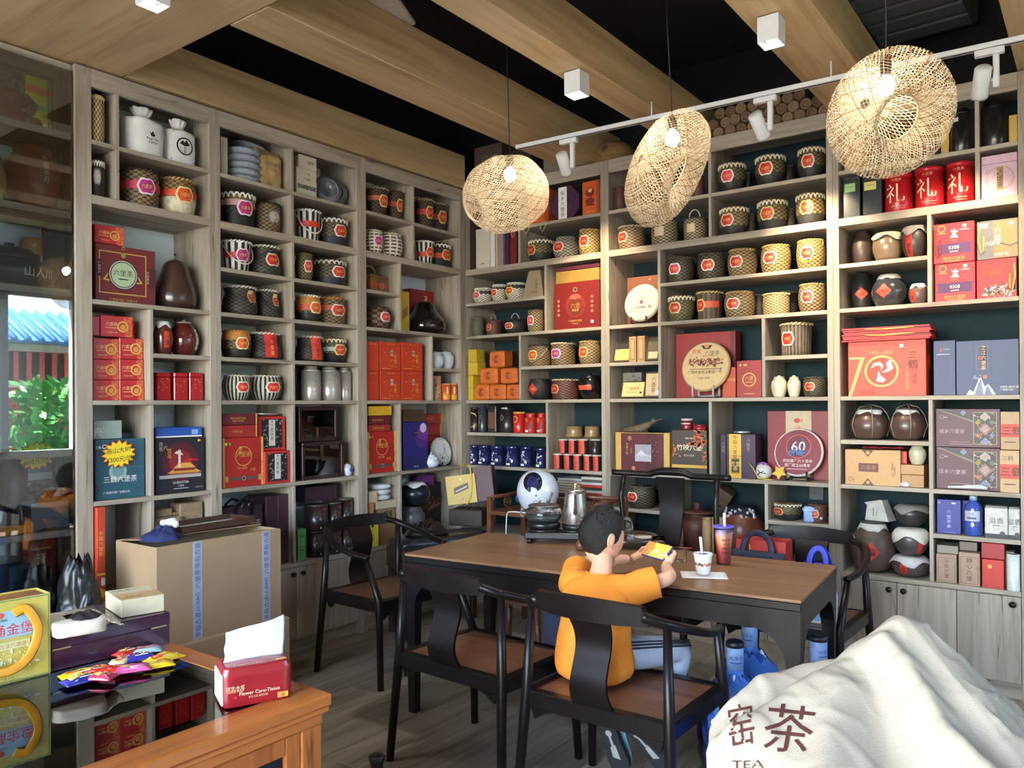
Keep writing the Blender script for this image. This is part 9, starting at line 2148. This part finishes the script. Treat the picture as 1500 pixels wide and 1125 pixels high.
for S_,E_ in((shR,elR),(shL,elL)):
 S_,E_=Vector(S_),Vector(E_);c_=Vector((2.256,-1.922,.742));P_=[c_.lerp(S_,.45)+Vector((0,0,.004)),c_.lerp(S_,.8)+Vector((0,0,.003)),S_+Vector((0,0,-.002)),S_.lerp(E_,.35),S_.lerp(E_,.62),S_.lerp(E_,.68)]
 Q_=[]
 for i in range(5):
  for t in range(4):Q_.append(P_[i].lerp(P_[i+1],t/4))
 Q_.append(P_[-1]);n_=len(Q_)
 tb.tube([tuple(p)for p in Q_],[(.052+.012*min(1,i/n_*2.2)-.004*(i/n_))for i in range(n_)],22)
shirt=tb.build('t_shirt',SHIRT,boy)
for v in shirt.data.vertices:
 n1=noise.noise(v.co*9);n2=noise.noise(Vector((v.co.x*22+v.co.z*8,v.co.y*14,v.co.z*10)));v.co+=v.normal*(.006*n1+.004*n2)
tpv=(2.285,-1.995,.525)
skinned('trousers',[[(tpv,(.080,.060)),(hiR,.066),(tuple((Vector(hiR)+Vector(knR))*.5),.066),(knR,.054),(tuple(Vector(knR)*.7+Vector(anR)*.3),.050),(tuple(Vector(knR)*.25+Vector(anR)*.75),.042)],[(tpv,(.080,.060)),(hiL,.064),(tuple((Vector(hiL)+Vector(knL))*.5),.066),(knL,.056),(tuple(Vector(knL)*.7+Vector(anL)*.3),.050),(tuple(Vector(knL)*.25+Vector(anL)*.75),.042)]],PANTS,boy)
sd=MB();ax=(Vector(knR)-Vector(hiR)).normalized();sdv=ax.cross(Vector((0,0,1))).normalized()
for j in(-1,0,1):
 pts=[]
 for i in range(9):
  f=i/8;c_=Vector(hiR).lerp(Vector(knR),f*.98+.02);rr=.066*(1-f)+.055*f
  an=.75+j*.20;pts.append(tuple(c_+(sdv*cos(an)+Vector((0,0,1))*sin(an))*(rr*.97)))
 sd.tube(pts,.0042,6)
sd.build('side_stripe',C((28,30,40),.7,var=0),boy)
def shoe(label,ank,toe_dir,sole_n):
 A=Vector(ank);td=Vector(toe_dir).normalized();sn=Vector(sole_n).normalized();sn=(sn-td*sn.dot(td)).normalized();sdx=td.cross(sn).normalized()
 def pt(x,y,z):return tuple(A+td*x+sdx*y-sn*z)
 L=.205;mb=MB()
 prof_=[(-.06,.030,.062),(-.04,.036,.072),(.0,.037,.078),(.04,.038,.062),(.08,.042,.048),(.115,.038,.036),(.138,.022,.026)]
 vs=[];fs=[];n=14
 for x,hw,ht in prof_:
  for j in range(n):
   a=2*pi*j/n;vs.append(pt(x,hw*cos(a),-.045+.018+ht/2+(ht/2)*sin(a)))
 for i in range(len(prof_)-1):
  for j in range(n):fs.append((i*n+j,i*n+(j+1)%n,(i+1)*n+(j+1)%n,(i+1)*n+j))
 fs+=[tuple(range(n)),tuple((len(prof_)-1)*n+j for j in range(n))]
 r_=MB().add(vs,fs,0,True).build('shoe',C((150,168,190),.6,var=.2,scale=30),boy)
 so=MB();pts=[(-.066,.026),(-.05,.036),(.0,.036),(.05,.040),(.09,.045),(.12,.038),(.142,.020),(.146,0)]
 pl=[(x,w2)for x,w2 in pts]+[(x,-w2)for x,w2 in pts[::-1]]
 k2=len(pl);so.add([pt(x,y,-.045)for x,y in pl]+[pt(x,y,-.024)for x,y in pl],[tuple(range(k2)),tuple(range(k2,2*k2))[::-1]]+[(i,i+k2,(i+1)%k2+k2,(i+1)%k2)for i in range(k2)])
 so.build('sole',C((36,36,40),.6,var=.1),r_)
 gr=MB()
 gr.add([pt(x,y,-.0462)for x,y in((.02,-.012),(.03,.012),(.075,.016),(.085,-.014))],[(0,1,2,3)]);gr.add([pt(-.03+.014*cos(2*pi*i/12),.014*sin(2*pi*i/12),-.0462)for i in range(12)],[tuple(range(12))]);gr.add([pt(x,y,-.0462)for x,y in((-.02,-.005),(-.02,.005),(.03,.006),(.03,-.006))],[(0,1,2,3)])
 gr.build('sole_patch',C((150,150,146),.6,var=.1),r_)
 st_=MB()
 for sgn in(-1,1):st_.tube([pt(-.03,sgn*.036,.01),pt(.02,sgn*.039,-.005),(pt(.07,sgn*.043,-.012))],.006,6,flat=(.3,1))
 st_.build('shoe_stripe',C((60,130,150),.5,var=.1),r_)
 return r_
shoe('r',(2.41,-1.825,.205),(.55,.22,-.62),(.12,-.85,-.50));shoe('l',(2.285,-1.845,.185),(.15,.30,-.9),(.10,-.93,-.32))
r=thing('smartphone','smartphone held sideways in the boy hands showing a bright game','phone',(0,0,0))
M_=Matrix(((px_.x,py_.x,pn.x,PH.x),(px_.y,py_.y,pn.y,PH.y),(px_.z,py_.z,pn.z,PH.z),(0,0,0,1)))
MB().box(-.078,.078,-.037,.037,-.005,.004,.003,M=M_).build('phone_case',C((44,60,150),.3),r)
dm,mats=decal_meshes(.148,.068,[('r',.5,.5,1,1,(206,176,60)),('p',[(0,0),(.34,0),(.42,.6),(.3,1),(0,1)],(164,116,60)),('p',[(.42,.2),(.8,.1),(.9,.8),(.5,.9)],(236,226,50)),('c',.56,.45,.16,(150,206,190)),('c',.5,.3,.1,(206,120,170)),('c',.8,.2,.13,(190,196,190)),('n',.6,.5,.6,.8,20,.1,(210,220,120),5)],0)
dm.v=[tuple(M_@Vector((x,zz-.034,.0046-y2)))for x,y2,zz in dm.v]
smats=[emit('screen_%d'%i,tuple(c.node_tree.nodes['Principled BSDF'].inputs['Base Color'].default_value[:3])if not c.node_tree.nodes['Principled BSDF'].inputs['Base Color'].is_linked else(tuple(c.node_tree.nodes['Color Ramp'].color_ramp.elements[1].color[:3])),.9)for i,c in enumerate(mats)]
dm.build('screen',smats,r)
# courtyard outside the right window
struct(MB().box(6.9,14,-9,8,-.12,-.02,0).build('courtyard_ground',C((150,148,138),.8,var=.1)))
hb=thing('temple_hall','red walled hall with blue tiled roof across the courtyard','building',(10.6,0,0))
MB().box(0,.3,-6,6,0,2.6,0).build('wall',C((190,62,50),.8,var=.1),hb)
MB().box(-.06,0,-6,6,2.38,2.52,.01).build('eave_beam',C((222,214,206),.7),hb)
fr_=MB().box(-.04,.0,-6,6,1.9,2.38,0).build('lattice_back',C((60,44,48),.8),hb)
for i in range(60):MB().box(-.09,-.05,-5.95+.2*i,-5.87+.2*i,1.86,2.38,.004).build('lattice_bar',C((206,90,76),.7),hb)if-3<-5.95+.2*i<4 else None
MB().box(-.12,.0,-6,6,1.78,1.87,.01).build('sill_rail',C((230,200,196),.7),hb)
tilem=C((70,130,190),.45,var=.15,coat=.4)
rf=MB();rf.add([(-.75,-6,2.50),(-.75,6,2.50),(.4,6,3.05),(.4,-6,3.05)],[(0,3,2,1)]);solidify(rf.build('roof_slope',tilem,hb),.05)
tl=MB().tube([(-.78,0,2.53),(.4,0,3.10)],.05,8).mesh('roof_tile',tilem)
for i in range(42):obj('roof_tile',tl,hb,(0,-4.2+.2*i,0))
def bush(label,x,y,h,w,col,seed,big=False):
 r=thing('garden_shrub',label,'shrub',(x,y,-.02));rg=random.Random(seed);mb=MB()
 for i in range(900):
  a,t_=rg.random()*6.28,rg.random();rr=w*(.25+.75*rg.random())*(.6+.4*sin(pi*t_));z=h*(.12+.88*t_)
  c_=Vector((rr*cos(a),rr*sin(a),z));s=(.09 if not big else.2)*(.6+.8*rg.random());d1=Vector((rg.random()-.5,rg.random()-.5,rg.random()-.3)).normalized();d2=d1 .cross(Vector((rg.random()-.5,rg.random()-.5,.5))).normalized()
  mb.add([tuple(c_),tuple(c_+d1*s*.5+d2*s*.22),tuple(c_+d1*s),tuple(c_+d1*s*.5-d2*s*.22)],[(0,1,2,3)])
 o=mb.build('foliage',C(col,.5,var=.3,scale=4),r);o['kind']='stuff'
 MB().tube([(0,0,0),(.02,0,h*.6)],.03,6).build('stem',C((90,70,50),.8),r)
for i,(x,y,h,w)in enumerate(((8.5,-2.9,1.6,.5),(8.9,-1.5,1.75,.55),(8.6,-.35,1.65,.55),(8.9,.8,1.8,.55),(8.6,1.95,1.6,.5),(7.7,-.9,1.2,.4))):
 bush('green garden shrub in the courtyard, %s along the window'%['first','second','third','fourth','fifth','sixth'][i],x,y,h,w,[(70,150,70),(90,176,90),(60,140,90)][i%3],i,i%2)
for L_,os_ in _labels.items():
 if len(os_)>1 and not all(o.get('group')for o in os_):print('DUP LABEL',L_,len(os_))
for L_ in _labels:
 if not 4<=len(L_.split())<=16:print('LABEL LEN',len(L_.split()),L_)
